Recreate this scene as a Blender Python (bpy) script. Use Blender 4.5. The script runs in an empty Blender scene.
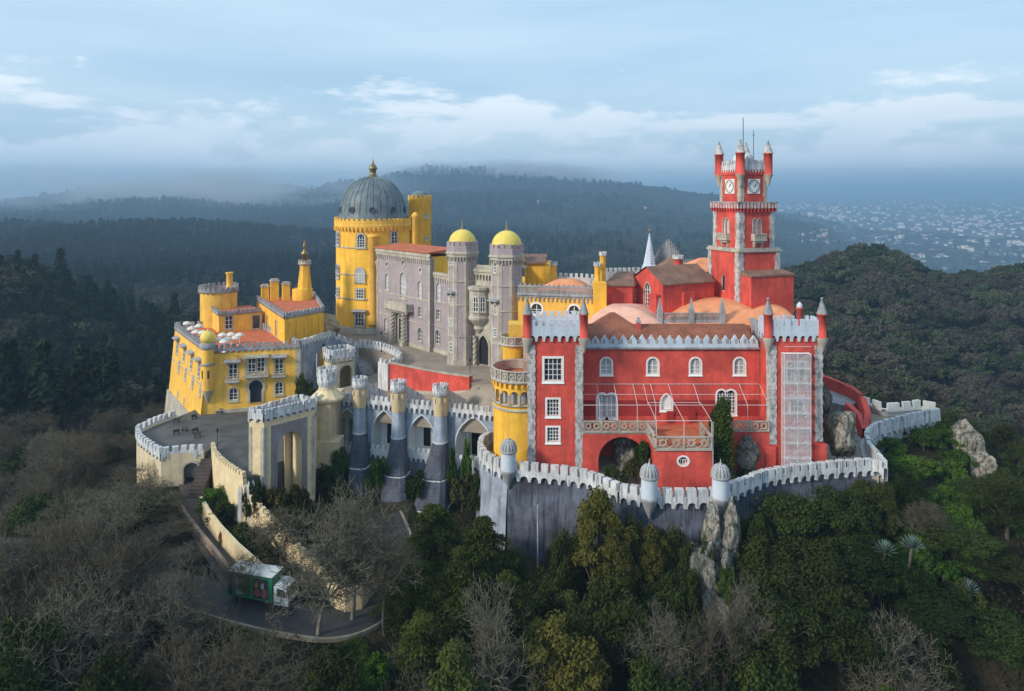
import bpy, math, random
import numpy as np
from mathutils import Vector, Matrix
from mathutils.geometry import tessellate_polygon

# ------------------------------------------------------------------ camera, sky, sun, exposure
scene = bpy.context.scene
col = scene.collection
R = math.radians
HORIZ = 196.0; FPX = 683.0; CAMZ = 30.0
cam_d = bpy.data.cameras.new('camera'); cam = bpy.data.objects.new('camera', cam_d); col.objects.link(cam)
cam.location = (0, 0, CAMZ); cam.rotation_euler = (math.pi/2, 0, 0)   # level camera, lens shifted down: verticals stay upright
cam_d.sensor_width = 36.0; cam_d.lens = 36.0*FPX/1024; cam_d.shift_y = -(345.5-HORIZ)/1024; cam_d.clip_start = 0.5; cam_d.clip_end = 90000
scene.camera = cam
scene.view_settings.view_transform = 'Standard'; scene.view_settings.look = 'None'
scene.view_settings.exposure = 0.74; scene.view_settings.gamma = 1.0
scene.view_settings.use_curve_mapping = False
SUN_EL, SUN_AZ = R(28), R(-124)        # azimuth clockwise from +Y; negative = left of the view
world = bpy.data.worlds.new('World'); scene.world = world; world.use_nodes = True
def build_world():
    nt = world.node_tree; nt.nodes.clear(); N = nt.nodes.new; L = nt.links.new
    out = N('ShaderNodeOutputWorld')
    sky = N('ShaderNodeTexSky'); sky.sky_type = 'NISHITA'; sky.sun_disc = False
    sky.sun_elevation = SUN_EL; sky.sun_rotation = SUN_AZ % (2*math.pi)
    sky.air_density = 1.6; sky.dust_density = 1.2; sky.ozone_density = 3.0; sky.altitude = 500
    bg = N('ShaderNodeBackground'); bg.inputs[1].default_value = 0.085; L(sky.outputs[0], bg.inputs[0])
    tc = N('ShaderNodeTexCoord'); sep = N('ShaderNodeSeparateXYZ'); L(tc.outputs['Generated'], sep.inputs[0])
    def M(op, a, b=None, clamp=False):
        n = N('ShaderNodeMath'); n.operation = op; n.use_clamp = clamp
        for i, v in enumerate((a, b)):
            if v is None: continue
            if isinstance(v, (int, float)): n.inputs[i].default_value = v
            else: L(v, n.inputs[i])
        return n.outputs[0]
    def ramp(f, a, b):
        n = N('ShaderNodeMapRange'); n.interpolation_type = 'SMOOTHSTEP'; L(f, n.inputs[0])
        n.inputs[1].default_value = a; n.inputs[2].default_value = b; return n.outputs[0]
    def noise(sx, sy, sz, scale, det, off=0.0, rough=.55):
        mp = N('ShaderNodeMapping'); mp.inputs['Scale'].default_value = (sx, sy, sz); mp.inputs['Location'].default_value = (off, off*.7, off*.3)
        L(tc.outputs['Generated'], mp.inputs[0])
        n = N('ShaderNodeTexNoise'); n.inputs['Scale'].default_value = scale; n.inputs['Detail'].default_value = det
        n.inputs['Roughness'].default_value = rough; L(mp.outputs[0], n.inputs['Vector']); return n.outputs['Fac']
    z = sep.outputs['Z']
    # thin high stratus: long soft bands
    strat = ramp(noise(1, 1, 7, 1.5, 5, 3.1), .30, .72)
    # two banks of cumulus with flat bases and billowing tops, low over the hills
    def bank(zb, kz, sc, off, t0, t1, fall, warp):
        n = noise(1, 1, kz, sc, 9, off, .60)
        zr = M('ADD', z, M('MULTIPLY', M('SUBTRACT', noise(1, 1, 1, 3.0, 2, off+2), .5), warp)); h = M('SUBTRACT', zr, zb)
        body = ramp(M('SUBTRACT', n, M('MULTIPLY', h, fall)), t0, t1)
        return M('MULTIPLY', body, ramp(h, 0.0, .010)), ramp(h, .0, .05)
    fA, hA = bank(.030, 2.4, 6.5, 4.1, .36, .46, 1.9, .02)
    fB, hB = bank(.088, 4.5, 4.2, 11.7, .40, .50, 2.6, .012)
    cumf = M('MAXIMUM', fA, fB)
    shade = M('MULTIPLY', M('ADD', M('MULTIPLY', hA, .5), M('MULTIPLY', hB, .5)), 1.0)
    cb = N('ShaderNodeBackground'); cb.inputs[1].default_value = 1.0
    mixc = N('ShaderNodeMix'); mixc.data_type = 'RGBA'
    mixc.inputs['A'].default_value = (.31, .46, .61, 1); mixc.inputs['B'].default_value = (.44, .57, .68, 1)
    L(strat, mixc.inputs['Factor']); L(mixc.outputs['Result'], cb.inputs[0])
    cw = N('ShaderNodeBackground'); cw.inputs[1].default_value = 1.0
    mw = N('ShaderNodeMix'); mw.data_type = 'RGBA'; mw.inputs['A'].default_value = (.33, .46, .58, 1); mw.inputs['B'].default_value = (.60, .66, .72, 1); L(noise(1, 1, 3, 9, 5, 2.2), mw.inputs['Factor'])
    mw2 = N('ShaderNodeMix'); mw2.data_type = 'RGBA'; mw2.inputs['B'].default_value = (.62, .68, .73, 1); L(mw.outputs['Result'], mw2.inputs['A']); L(shade, mw2.inputs['Factor']); L(mw2.outputs['Result'], cw.inputs[0])
    ms = N('ShaderNodeMixShader'); ms.inputs[0].default_value = .80
    L(bg.outputs[0], ms.inputs[1]); L(cb.outputs[0], ms.inputs[2])
    m2 = N('ShaderNodeMixShader'); L(M('MULTIPLY', cumf, .92), m2.inputs[0]); L(ms.outputs[0], m2.inputs[1]); L(cw.outputs[0], m2.inputs[2])
    # darker blue-grey layer hugging the horizon
    hz = N('ShaderNodeBackground'); hz.inputs[0].default_value = (.20, .35, .50, 1)
    m3 = N('ShaderNodeMixShader'); L(M('MULTIPLY', M('SUBTRACT', 1.0, ramp(z, -.02, .06)), .5), m3.inputs[0])
    L(m2.outputs[0], m3.inputs[1]); L(hz.outputs[0], m3.inputs[2])
    L(m3.outputs[0], out.inputs[0])
build_world()
sd = bpy.data.lights.new('sun', 'SUN'); sd.energy = 2.15; sd.angle = R(9); sd.color = (1.0, .90, .76)
sun = bpy.data.objects.new('sun', sd); col.objects.link(sun)
_d = Vector((math.sin(SUN_AZ)*math.cos(SUN_EL), math.cos(SUN_AZ)*math.cos(SUN_EL), math.sin(SUN_EL)))
sun.rotation_euler = (-_d).to_track_quat('-Z', 'Y').to_euler(); sun.location = _d*300

# ------------------------------------------------------------------ survey helpers: a sight line cut by a level or a wall
def ray(px, py):
    return Vector(((px-512)/FPX, 1.0, (HORIZ-py)/FPX))
def G(px, py, z):
    r = ray(px, py); t = (z-CAMZ)/r.z; return (r.x*t, r.y*t)
def GY(px, py, Y):
    r = ray(px, py); t = Y/r.y; return (r.x*t, CAMZ+r.z*t)
class Fr:
    """A vertical wall frame: u along the wall (left to right from outside), z up, w outward."""
    def __init__(s, p0, p1, lean=0.0, zl=0.0):
        s.lean = lean; s.zl = zl; s.p0 = Vector((p0[0], p0[1], 0)); d = Vector((p1[0]-p0[0], p1[1]-p0[1], 0)); s.L = d.length
        s.d = d.normalized(); s.n = Vector((s.d.y, -s.d.x, 0))
    def P(s, u, z, w=0): return s.p0+s.d*u+s.n*(w+s.lean*(s.zl-z))+Vector((0, 0, z))
    def hit(s, px, py):
        r = ray(px, py); c = Vector((0, 0, CAMZ)); N = s.n+Vector((0, 0, s.lean)); t = (s.p0+Vector((0, 0, s.zl))-c).dot(N)/r.dot(N); q = c+r*t
        return (q-s.p0).dot(s.d), q.z
def off(fr, w): 
    a = fr.p0+fr.n*w; b = a+fr.d*fr.L; return Fr(a, b, fr.lean, fr.zl)

# ------------------------------------------------------------------ materials
MATS = {}
def mat(name, color, rough=.85, var=.12, streak=0.0, dirt=(.10, .10, .10), scale=.5, bump=.15, metallic=0, kind=None, color2=None, spec=.3, streakz=.10, streakf=1.0):
    if name in MATS: return MATS[name]
    m = bpy.data.materials.new(name); m.use_nodes = True; nt = m.node_tree; N = nt.nodes.new; L = nt.links.new
    b = nt.nodes['Principled BSDF']; b.inputs['Roughness'].default_value = rough; b.inputs['Metallic'].default_value = metallic
    b.inputs['Specular IOR Level'].default_value = spec
    tc = N('ShaderNodeTexCoord')
    def noise(sc, det, mp=(1, 1, 1), rough=.6):
        mpn = N('ShaderNodeMapping'); mpn.inputs['Scale'].default_value = mp; L(tc.outputs['Object'], mpn.inputs[0])
        n = N('ShaderNodeTexNoise'); n.inputs['Scale'].default_value = sc; n.inputs['Detail'].default_value = det
        n.inputs['Roughness'].default_value = rough; L(mpn.outputs[0], n.inputs['Vector']); return n.outputs['Fac']
    def mix(f, a, c):
        n = N('ShaderNodeMix'); n.data_type = 'RGBA'
        if isinstance(f, (int, float)): n.inputs['Factor'].default_value = f
        else: L(f, n.inputs['Factor'])
        for k, v in (('A', a), ('B', c)):
            if isinstance(v, tuple): n.inputs[k].default_value = (*v[:3], 1)
            else: L(v, n.inputs[k])
        return n.outputs['Result']
    def mr(f, a, c, lo=0., hi=1.):
        n = N('ShaderNodeMapRange'); n.interpolation_type = 'SMOOTHSTEP'; L(f, n.inputs[0]); n.inputs[1].default_value = a; n.inputs[2].default_value = c
        n.inputs[3].default_value = lo; n.inputs[4].default_value = hi; return n.outputs[0]
    c0 = tuple(color); lo = tuple(max(0, x*(1-var)) for x in c0); hi = tuple(min(1, x*(1+var)) for x in c0)
    if color2: lo = tuple(color2)
    cc = mix(mr(noise(scale, 5), .32, .68), lo, hi)
    cc = mix(mr(noise(scale*7, 3), .35, .75, 0, .35), cc, tuple(x*.72 for x in c0))
    hsrc = noise(scale*14, 4)
    if kind == 'rooftile':
        w = N('ShaderNodeTexWave'); w.inputs['Scale'].default_value = 1.5; w.bands_direction = 'X'; w.inputs['Distortion'].default_value = .25
        L(tc.outputs['Object'], w.inputs['Vector'])
        w2 = N('ShaderNodeTexWave'); w2.inputs['Scale'].default_value = 1.1; w2.bands_direction = 'Y'; L(tc.outputs['Object'], w2.inputs['Vector'])
        cc = mix(mr(w.outputs['Fac'], .0, .55, .55, 0), cc, tuple(x*.35 for x in c0))
        cc = mix(mr(w2.outputs['Fac'], .0, .25, .25, 0), cc, tuple(x*.4 for x in c0))
        hsrc = w.outputs['Fac']; bump = .6
    if kind in ('block', 'tiles'):
        geo = N('ShaderNodeCombineXYZ'); sp = N('ShaderNodeSeparateXYZ'); L(tc.outputs['Object'], sp.inputs[0])
        ad = N('ShaderNodeMath'); ad.operation = 'SUBTRACT'; L(sp.outputs['X'], ad.inputs[0])
        h = N('ShaderNodeMath'); h.operation = 'MULTIPLY'; h.inputs[1].default_value = .8; L(sp.outputs['Y'], h.inputs[0]); L(h.outputs[0], ad.inputs[1])
        L(ad.outputs[0], geo.inputs[0]); L(sp.outputs['Z'], geo.inputs[1])
        br = N('ShaderNodeTexBrick'); L(geo.outputs[0], br.inputs['Vector'])
        br.inputs['Scale'].default_value = 1.0
        if kind == 'block': br.inputs['Brick Width'].default_value = .9; br.inputs['Row Height'].default_value = .45; br.inputs['Mortar Size'].default_value = .03
        else: br.inputs['Brick Width'].default_value = .5; br.inputs['Row Height'].default_value = .5; br.inputs['Mortar Size'].default_value = .07; br.offset = .5
        br.inputs['Color1'].default_value = (1, 1, 1, 1); br.inputs['Color2'].default_value = (.86, .86, .86, 1)
        br.inputs['Mortar'].default_value = (.62, .60, .58, 1) if kind == 'block' else (1.25, 1.22, 1.15, 1)
        mm = N('ShaderNodeMix'); mm.data_type = 'RGBA'; mm.blend_type = 'MULTIPLY'; mm.inputs['Factor'].default_value = .8 if kind == 'block' else .55
        L(cc, mm.inputs['A']); L(br.outputs['Color'], mm.inputs['B']); cc = mm.outputs['Result']
    if kind == 'rock':     # joints and cracks of weathered granite
        vo = N('ShaderNodeTexVoronoi'); vo.feature = 'DISTANCE_TO_EDGE'; vo.inputs['Scale'].default_value = .55; mpv = N('ShaderNodeMapping'); mpv.inputs['Scale'].default_value = (1, 1, .45); 
        ds = N('ShaderNodeMixRGB'); ds.blend_type = 'ADD'; ds.inputs[0].default_value = .55; nn = N('ShaderNodeTexNoise'); nn.inputs['Scale'].default_value = 1.3; nn.inputs['Detail'].default_value = 5; L(tc.outputs['Object'], nn.inputs['Vector']); L(tc.outputs['Object'], ds.inputs[1]); L(nn.outputs['Color'], ds.inputs[2]); L(ds.outputs[0], mpv.inputs[0]); L(mpv.outputs[0], vo.inputs['Vector'])
        cc = mix(mr(vo.outputs['Distance'], .0, .05, .85, 0), cc, (.025, .024, .02)); cc = mix(mr(noise(2.6, 8, (1, 1, 1), .75), .50, .62, 0, .8), cc, (.045, .048, .032)); cc = mix(mr(noise(1.1, 7, (1, 1, 1), .7), .56, .66, 0, .7), cc, (.05, .065, .02))
    if kind == 'marble':   # pale veined slabs
        cc = mix(mr(noise(2.2, 6, (1, 1, .5), .75), .45, .6), cc, tuple(dirt))
    if streak > 0:
        s = noise(streakf, 5, (1.3, 1.3, streakz), .7)
        cc = mix(mr(s, .46, .68, 0, streak), cc, tuple(dirt))
        s2 = noise(.35, 4, (1, 1, .8), .65)
        cc = mix(mr(s2, .55, .75, 0, streak*.7), cc, tuple(x*.5+y*.5 for x, y in zip(dirt, c0)))
    L(cc, b.inputs['Base Color'])
    if bump:
        bn = N('ShaderNodeBump'); bn.inputs['Strength'].default_value = bump; bn.inputs['Distance'].default_value = .08; L(hsrc, bn.inputs['Height']); L(bn.outputs[0], b.inputs['Normal'])
    MATS[name] = m; return m
def foliage(name, c1, c2, c3=None, trans=.12):
    m = bpy.data.materials.new(name); m.use_nodes = True; nt = m.node_tree; N = nt.nodes.new; L = nt.links.new
    b = nt.nodes['Principled BSDF']; b.inputs['Roughness'].default_value = .8; b.inputs['Specular IOR Level'].default_value = .06
    tc = N('ShaderNodeTexCoord'); n = N('ShaderNodeTexNoise'); n.inputs['Scale'].default_value = .8; n.inputs['Detail'].default_value = 4
    L(tc.outputs['Object'], n.inputs['Vector'])
    oi = N('ShaderNodeObjectInfo')
    r = N('ShaderNodeMapRange'); L(n.outputs['Fac'], r.inputs[0]); r.inputs[1].default_value = .33; r.inputs[2].default_value = .66
    a = N('ShaderNodeMix'); a.data_type = 'RGBA'; a.inputs['A'].default_value = (*c1, 1); a.inputs['B'].default_value = (*c2, 1); L(r.outputs[0], a.inputs['Factor'])
    h = N('ShaderNodeMix'); h.data_type = 'RGBA'; c3 = c3 or c2; h.inputs['B'].default_value = (*c3, 1); L(a.outputs['Result'], h.inputs['A'])
    mr = N('ShaderNodeMapRange'); L(oi.outputs['Random'], mr.inputs[0]); mr.inputs[3].default_value = 0; mr.inputs[4].default_value = .75; L(mr.outputs[0], h.inputs['Factor'])
    hs = N('ShaderNodeHueSaturation'); L(h.outputs['Result'], hs.inputs['Color'])
    m2 = N('ShaderNodeMath'); m2.operation = 'MULTIPLY'; m2.inputs[1].default_value = 7.31; L(oi.outputs['Random'], m2.inputs[0])
    fr_ = N('ShaderNodeMath'); fr_.operation = 'FRACT'; L(m2.outputs[0], fr_.inputs[0])
    m3 = N('ShaderNodeMapRange'); L(fr_.outputs[0], m3.inputs[0]); m3.inputs[3].default_value = .65; m3.inputs[4].default_value = 1.35; L(m3.outputs[0], hs.inputs['Value'])
    L(hs.outputs[0], b.inputs['Base Color'])
    return m
M_YEL = mat('yellow_stucco', (.87, .50, .085), streak=.50, dirt=(.50, .30, .08), var=.12)
M_YEL2 = mat('deep_yellow_stucco', (.90, .50, .055), streak=.42, dirt=(.40, .2, .04), var=.08)
M_CREAM = mat('cream_stucco', (.66, .55, .37), streak=.35, dirt=(.30, .25, .18))
M_CREAMY = mat('pale_yellow_stucco', (.76, .61, .37), streak=.35, dirt=(.40, .33, .22))
M_RED = mat('red_stucco', (.63, .088, .064), streak=.6, dirt=(.36, .055, .045), var=.27, scale=.3)
M_REDD = mat('dark_red', (.34, .03, .026), var=.1)
M_STONE = mat('pale_granite', (.50, .45, .38), streak=.45, dirt=(.16, .14, .12), kind='block', var=.16)
M_STONEG = mat('carved_stone', (.46, .42, .35), streak=.4, dirt=(.16, .14, .11), var=.2)
M_GREYST = mat('grey_weathered_stone', (.34, .34, .35), streak=.55, dirt=(.09, .09, .10), var=.2)
M_WHITE = mat('lime_white_wall', (.63, .635, .64), streak=.85, dirt=(.12, .135, .16), var=.18, streakf=2.4)
M_PALEB = mat('pale_blue_limewash', (.55, .62, .70), streak=.30, dirt=(.30, .32, .35), var=.08)
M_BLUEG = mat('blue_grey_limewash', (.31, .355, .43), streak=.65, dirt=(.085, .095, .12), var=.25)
M_DSLATE = mat('dark_stone_buttress', (.085, .095, .125), streak=.6, dirt=(.03, .032, .04), var=.25, kind='block')
M_PURPLE = mat('violet_tiles', (.36, .305, .325), streak=.22, dirt=(.22, .18, .24), kind='tiles', var=.1)
M_TERRA = mat('terracotta_floor', (.52, .15, .075), streak=0, var=.16, scale=.8)
M_TILE = mat('clay_roof_tile', (.36, .13, .075), kind='rooftile', streak=.35, dirt=(.12, .06, .05), var=.25)
M_TILEO = mat('old_clay_tile', (.30, .17, .12), kind='rooftile', streak=.45, dirt=(.13, .11, .09), var=.3)
M_ORANGE = mat('orange_membrane_roof', (.80, .32, .15), var=.16, streak=.2, dirt=(.55, .32, .24), streakz=1.0)
M_PINK = mat('faded_pink_roof', (.78, .44, .33), var=.14, streak=.25, dirt=(.62, .28, .18), streakz=1.0)
M_PAVE = mat('worn_paving', (.30, .25, .20), var=.15, scale=.35)
M_ASPH = mat('grey_asphalt', (.098, .095, .090), var=.25, scale=.3, rough=.75)
M_ROAD = mat('road_asphalt', (.042, .042, .046), var=.22, scale=.4, rough=.7)
M_PATH = mat('brown_path', (.085, .068, .062), var=.22, scale=.5)
M_ROCK = mat('granite_rock', (.20, .19, .17), var=.5, scale=.6, streak=.9, dirt=(.055, .06, .045), bump=.7, streakz=.7, kind='rock')
M_ROCKL = mat('lichened_granite', (.30, .28, .24), var=.45, scale=1.1, streak=.95, dirt=(.055, .055, .04), bump=.8, streakz=.5, kind='rock')
M_GLASS = mat('dark_glass', (.035, .045, .055), rough=.12, var=.3, bump=0, spec=.6)
M_CURT = mat('curtained_glass', (.42, .44, .45), rough=.25, var=.15, bump=0, spec=.5)
M_WOOD = mat('white_painted_wood', (.84, .84, .81), rough=.5, var=.05, bump=.03)
M_LEAD = mat('lead_sheet', (.13, .165, .185), rough=.5, streak=.4, dirt=(.26, .30, .30), var=.22, scale=.5, streakz=.25)
M_DOMEY = mat('yellow_dome_tile', (.80, .62, .13), rough=.5, streak=.45, dirt=(.55, .40, .10), var=.08)
M_DOMEW = mat('ribbed_grey_dome', (.40, .41, .42), streak=.6, dirt=(.15, .15, .15), var=.2)
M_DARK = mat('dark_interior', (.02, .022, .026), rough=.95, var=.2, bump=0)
M_DOOR = mat('dark_blue_door', (.018, .028, .045), rough=.5, var=.2)
M_IRON = mat('black_iron', (.03, .03, .032), rough=.5, var=.1, bump=0)
M_STEEL = mat('painted_steel', (.70, .71, .72), rough=.45, var=.05, bump=0)
M_MARB = mat('mottled_marble_quoin', (.56, .54, .52), kind='marble', dirt=(.27, .25, .25), var=.1)
M_CANVAS = mat('off_white_canvas', (.74, .70, .62), var=.06, bump=.03)
M_BRASS = mat('tarnished_brass', (.25, .19, .09), rough=.45, metallic=.6)
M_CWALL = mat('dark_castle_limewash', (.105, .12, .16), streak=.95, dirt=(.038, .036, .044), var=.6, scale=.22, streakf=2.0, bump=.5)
M_WHITEC = mat('fresh_limewash', (.74, .75, .75), streak=.35, dirt=(.35, .37, .40), var=.08, streakf=2.0)
M_KERB = mat('mossy_kerb', (.26, .235, .18), streak=.6, dirt=(.08, .08, .05), var=.3)
M_BARK = mat('grey_bark', (.11, .095, .075), var=.3, scale=1.5)
M_BARKL = mat('silver_bark', (.22, .20, .165), var=.3, scale=1.5)
M_TWIG = mat('brown_twigs', (.100, .085, .055), var=.35, scale=.8, bump=0)
M_TWIGL = mat('grey_lichen_twigs', (.135, .125, .088), var=.3, scale=.8, bump=0)

# ------------------------------------------------------------------ object helpers
ORG = {}
def tag(o, label=None, cat=None, group=None, kind=None):
    if label: o['label'] = label
    if cat: o['category'] = cat
    if group: o['group'] = group
    if kind: o['kind'] = kind
    return o
def thing(name, label, cat, loc=(0, 0, 0), group=None):
    o = bpy.data.objects.new(name, None); col.objects.link(o); o.location = loc; o.empty_display_size = .5
    ORG[o] = Vector(loc); return tag(o, label, cat, group)
def copy_tree(o, parent=None):
    c = o.copy(); col.objects.link(c)
    if parent: c.parent = parent
    for ch in list(o.children): copy_tree(ch, c)
    return c
class MB:
    def __init__(s): s.v = []; s.f = []; s.mi = []; s.m = 0; s.sm = []
    def poly(s, pts, smooth=False):
        b = len(s.v); s.v += [tuple(p) for p in pts]; s.f.append(tuple(range(b, b+len(pts)))); s.mi.append(s.m); s.sm.append(smooth)
    def faces(s, pts, fs, smooth=False):
        b = len(s.v); s.v += [tuple(p) for p in pts]
        for f in fs: s.f.append(tuple(b+i for i in f)); s.mi.append(s.m); s.sm.append(smooth)
    def box(s, fr, u0, u1, z0, z1, w0, w1):
        P = [fr.P(u, z, w) for z in (z0, z1) for (u, w) in ((u0, w1), (u1, w1), (u1, w0), (u0, w0))]
        s.faces(P, [(3, 2, 1, 0), (4, 5, 6, 7), (0, 1, 5, 4), (1, 2, 6, 5), (2, 3, 7, 6), (3, 0, 4, 7)])
    def cbox(s, x, y, z0, sx, sy, sz, rot=0, taper=1):
        c, n = math.cos(rot), math.sin(rot); P = []
        for z, k in ((z0, 1), (z0+sz, taper)):
            for a, b in ((-1, -1), (1, -1), (1, 1), (-1, 1)):
                dx, dy = a*sx/2*k, b*sy/2*k; P.append((x+dx*c-dy*n, y+dx*n+dy*c, z))
        s.faces(P, [(3, 2, 1, 0), (4, 5, 6, 7), (0, 1, 5, 4), (1, 2, 6, 5), (2, 3, 7, 6), (3, 0, 4, 7)])
    def prism(s, pts, z0, z1, top=True, bottom=False, sides=True, close=True):
        n = len(pts); Z0 = z0 if isinstance(z0, (list, tuple)) else [z0]*n; Z1 = z1 if isinstance(z1, (list, tuple)) else [z1]*n
        if sides:
            for i in range(n if close else n-1):
                j = (i+1) % n; s.poly([(*pts[i][:2], Z0[i]), (*pts[j][:2], Z0[j]), (*pts[j][:2], Z1[j]), (*pts[i][:2], Z1[i])])
        if top:
            P = [Vector((*p[:2], z)) for p, z in zip(pts, Z1)]
            for t in tessellate_polygon([P]): s.poly([P[i] for i in t])
    def rings(s, rings, smooth=True, cap0=False, cap1=False, closed=True):
        n = len(rings[0]); P = [p for r in rings for p in r]; F = []
        for k in range(len(rings)-1):
            for i in range(n if closed else n-1):
                j = (i+1) % n; F.append((k*n+i, k*n+j, (k+1)*n+j, (k+1)*n+i))
        s.faces(P, F, smooth)
        if cap0: s.poly(list(reversed(rings[0])))
        if cap1: s.poly(rings[-1])
    def lathe(s, x, y, prof, n=24, smooth=True, a0=0, a1=2*math.pi, sq=None):
        full = abs(a1-a0-2*math.pi) < 1e-6; rs = []
        for r, z in prof:
            rs.append([(x+r*math.cos(a0+(a1-a0)*i/n), y+r*math.sin(a0+(a1-a0)*i/n), z) for i in range(n if full else n+1)])
        s.rings(rs, smooth, closed=full)
    def tube(s, a, b, r0, r1=None, n=6, smooth=True, caps=False):
        a = Vector(a); b = Vector(b); r1 = r0 if r1 is None else r1; d = (b-a)
        if d.length < 1e-6: return
        q = d.to_track_quat('Z', 'Y'); rs = []
        for p, r in ((a, r0), (b, r1)): rs.append([p+q@Vector((r*math.cos(2*math.pi*i/n), r*math.sin(2*math.pi*i/n), 0)) for i in range(n)])
        s.rings(rs, smooth, cap0=caps, cap1=caps)
    def panel(s, fr, outline, holes=(), depth=.4, w=0, rimdepth=None, rimmat=None, back=False):
        loops = [[Vector((u, z, 0)) for u, z in outline]]+[[Vector((u, z, 0)) for u, z in h] for h in holes]
        flat = [p for l in loops for p in l]
        for t in tessellate_polygon(loops):
            a, b, c = (flat[i] for i in t); tri = [a, b, c]
            if (b-a).cross(c-a).z < 0: tri.reverse()
            s.poly([fr.P(p.x, p.y, w) for p in tri])
            if back: s.poly([fr.P(p.x, p.y, w-depth) for p in reversed(tri)])
        cm = s.m
        for k, l in enumerate(loops):
            if k == 0 and not rimdepth: continue
            dp = depth if k else rimdepth
            if k and rimmat is not None: s.m = rimmat
            for i in range(len(l)):
                a, b = l[i], l[(i+1) % len(l)]; s.poly([fr.P(a.x, a.y, w), fr.P(b.x, b.y, w), fr.P(b.x, b.y, w-dp), fr.P(a.x, a.y, w-dp)])
            s.m = cm
    def build(s, name, mats, parent=None, label=None, cat=None, group=None, kind=None, at=None):
        me = bpy.data.meshes.new(name)
        o = ORG.get(parent, Vector((0, 0, 0))) if parent else Vector(at or (0, 0, 0))
        V = np.array(s.v, dtype=float).reshape(-1, 3)-np.array(o)
        me.from_pydata(V.tolist(), [], s.f)
        if not isinstance(mats, (list, tuple)): mats = [mats]
        for m in mats: me.materials.append(m)
        me.polygons.foreach_set('material_index', s.mi); me.polygons.foreach_set('use_smooth', s.sm); me.update()
        ob = bpy.data.objects.new(name, me); col.objects.link(ob)
        if parent: ob.parent = parent
        else: ob.location = o
        ORG[ob] = o
        return tag(ob, label, cat, group, kind)

# ------------------------------------------------------------------ building vocabulary
def shape(kind, u, z, w, h, seg=5):
    h2 = w/2
    if kind == 'rect': return [(u-h2, z), (u+h2, z), (u+h2, z+h), (u-h2, z+h)]
    if kind == 'round':
        return [(u+w/2*math.cos(a), z+h/2+h/2*math.sin(a)) for a in [2*math.pi*i/16 for i in range(16)]]
    if kind == 'arch':
        r = h2; pts = [(u-h2, z), (u+h2, z)]
        return pts+[(u+r*math.cos(math.pi*i/(2*seg)), z+h-r+r*math.sin(math.pi*i/(2*seg))) for i in range(2*seg+1)]
    if kind == 'gothic':
        pts = [(u-h2, z), (u+h2, z)]; rise = min(w*.87, h*.6); zs = z+h-rise
        rt = [(u+h2-w+w*math.cos(math.pi/3*i/seg), zs+rise*math.sin(math.pi/3*i/seg)/math.sin(math.pi/3)) for i in range(seg+1)]
        lf = [(2*u-p, q) for p, q in reversed(rt[:-1])]
        return pts+rt+lf
    if kind == 'horseshoe':
        r = h2; zc = z+h-r; k = .82; pts = [(u-h2*k, z), (u+h2*k, z)]
        a0 = -math.acos(k)
        return pts+[(u+r*math.cos(a0+(math.pi-2*a0)*i/14), zc+r*math.sin(a0+(math.pi-2*a0)*i/14)) for i in range(15)]
def ring_on(mb, fr, s0, s1, w0, w1):
    n = len(s0)
    for i in range(n):
        j = (i+1) % n
        a, b, c, d = s0[i], s0[j], s1[j], s1[i]
        mb.poly([fr.P(*a, w1), fr.P(*b, w1), fr.P(*c, w1), fr.P(*d, w1)])
        mb.poly([fr.P(*d, w1), fr.P(*c, w1), fr.P(*c, w0), fr.P(*d, w0)])
        mb.poly([fr.P(*b, w1), fr.P(*a, w1), fr.P(*a, w0), fr.P(*b, w0)])
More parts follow.
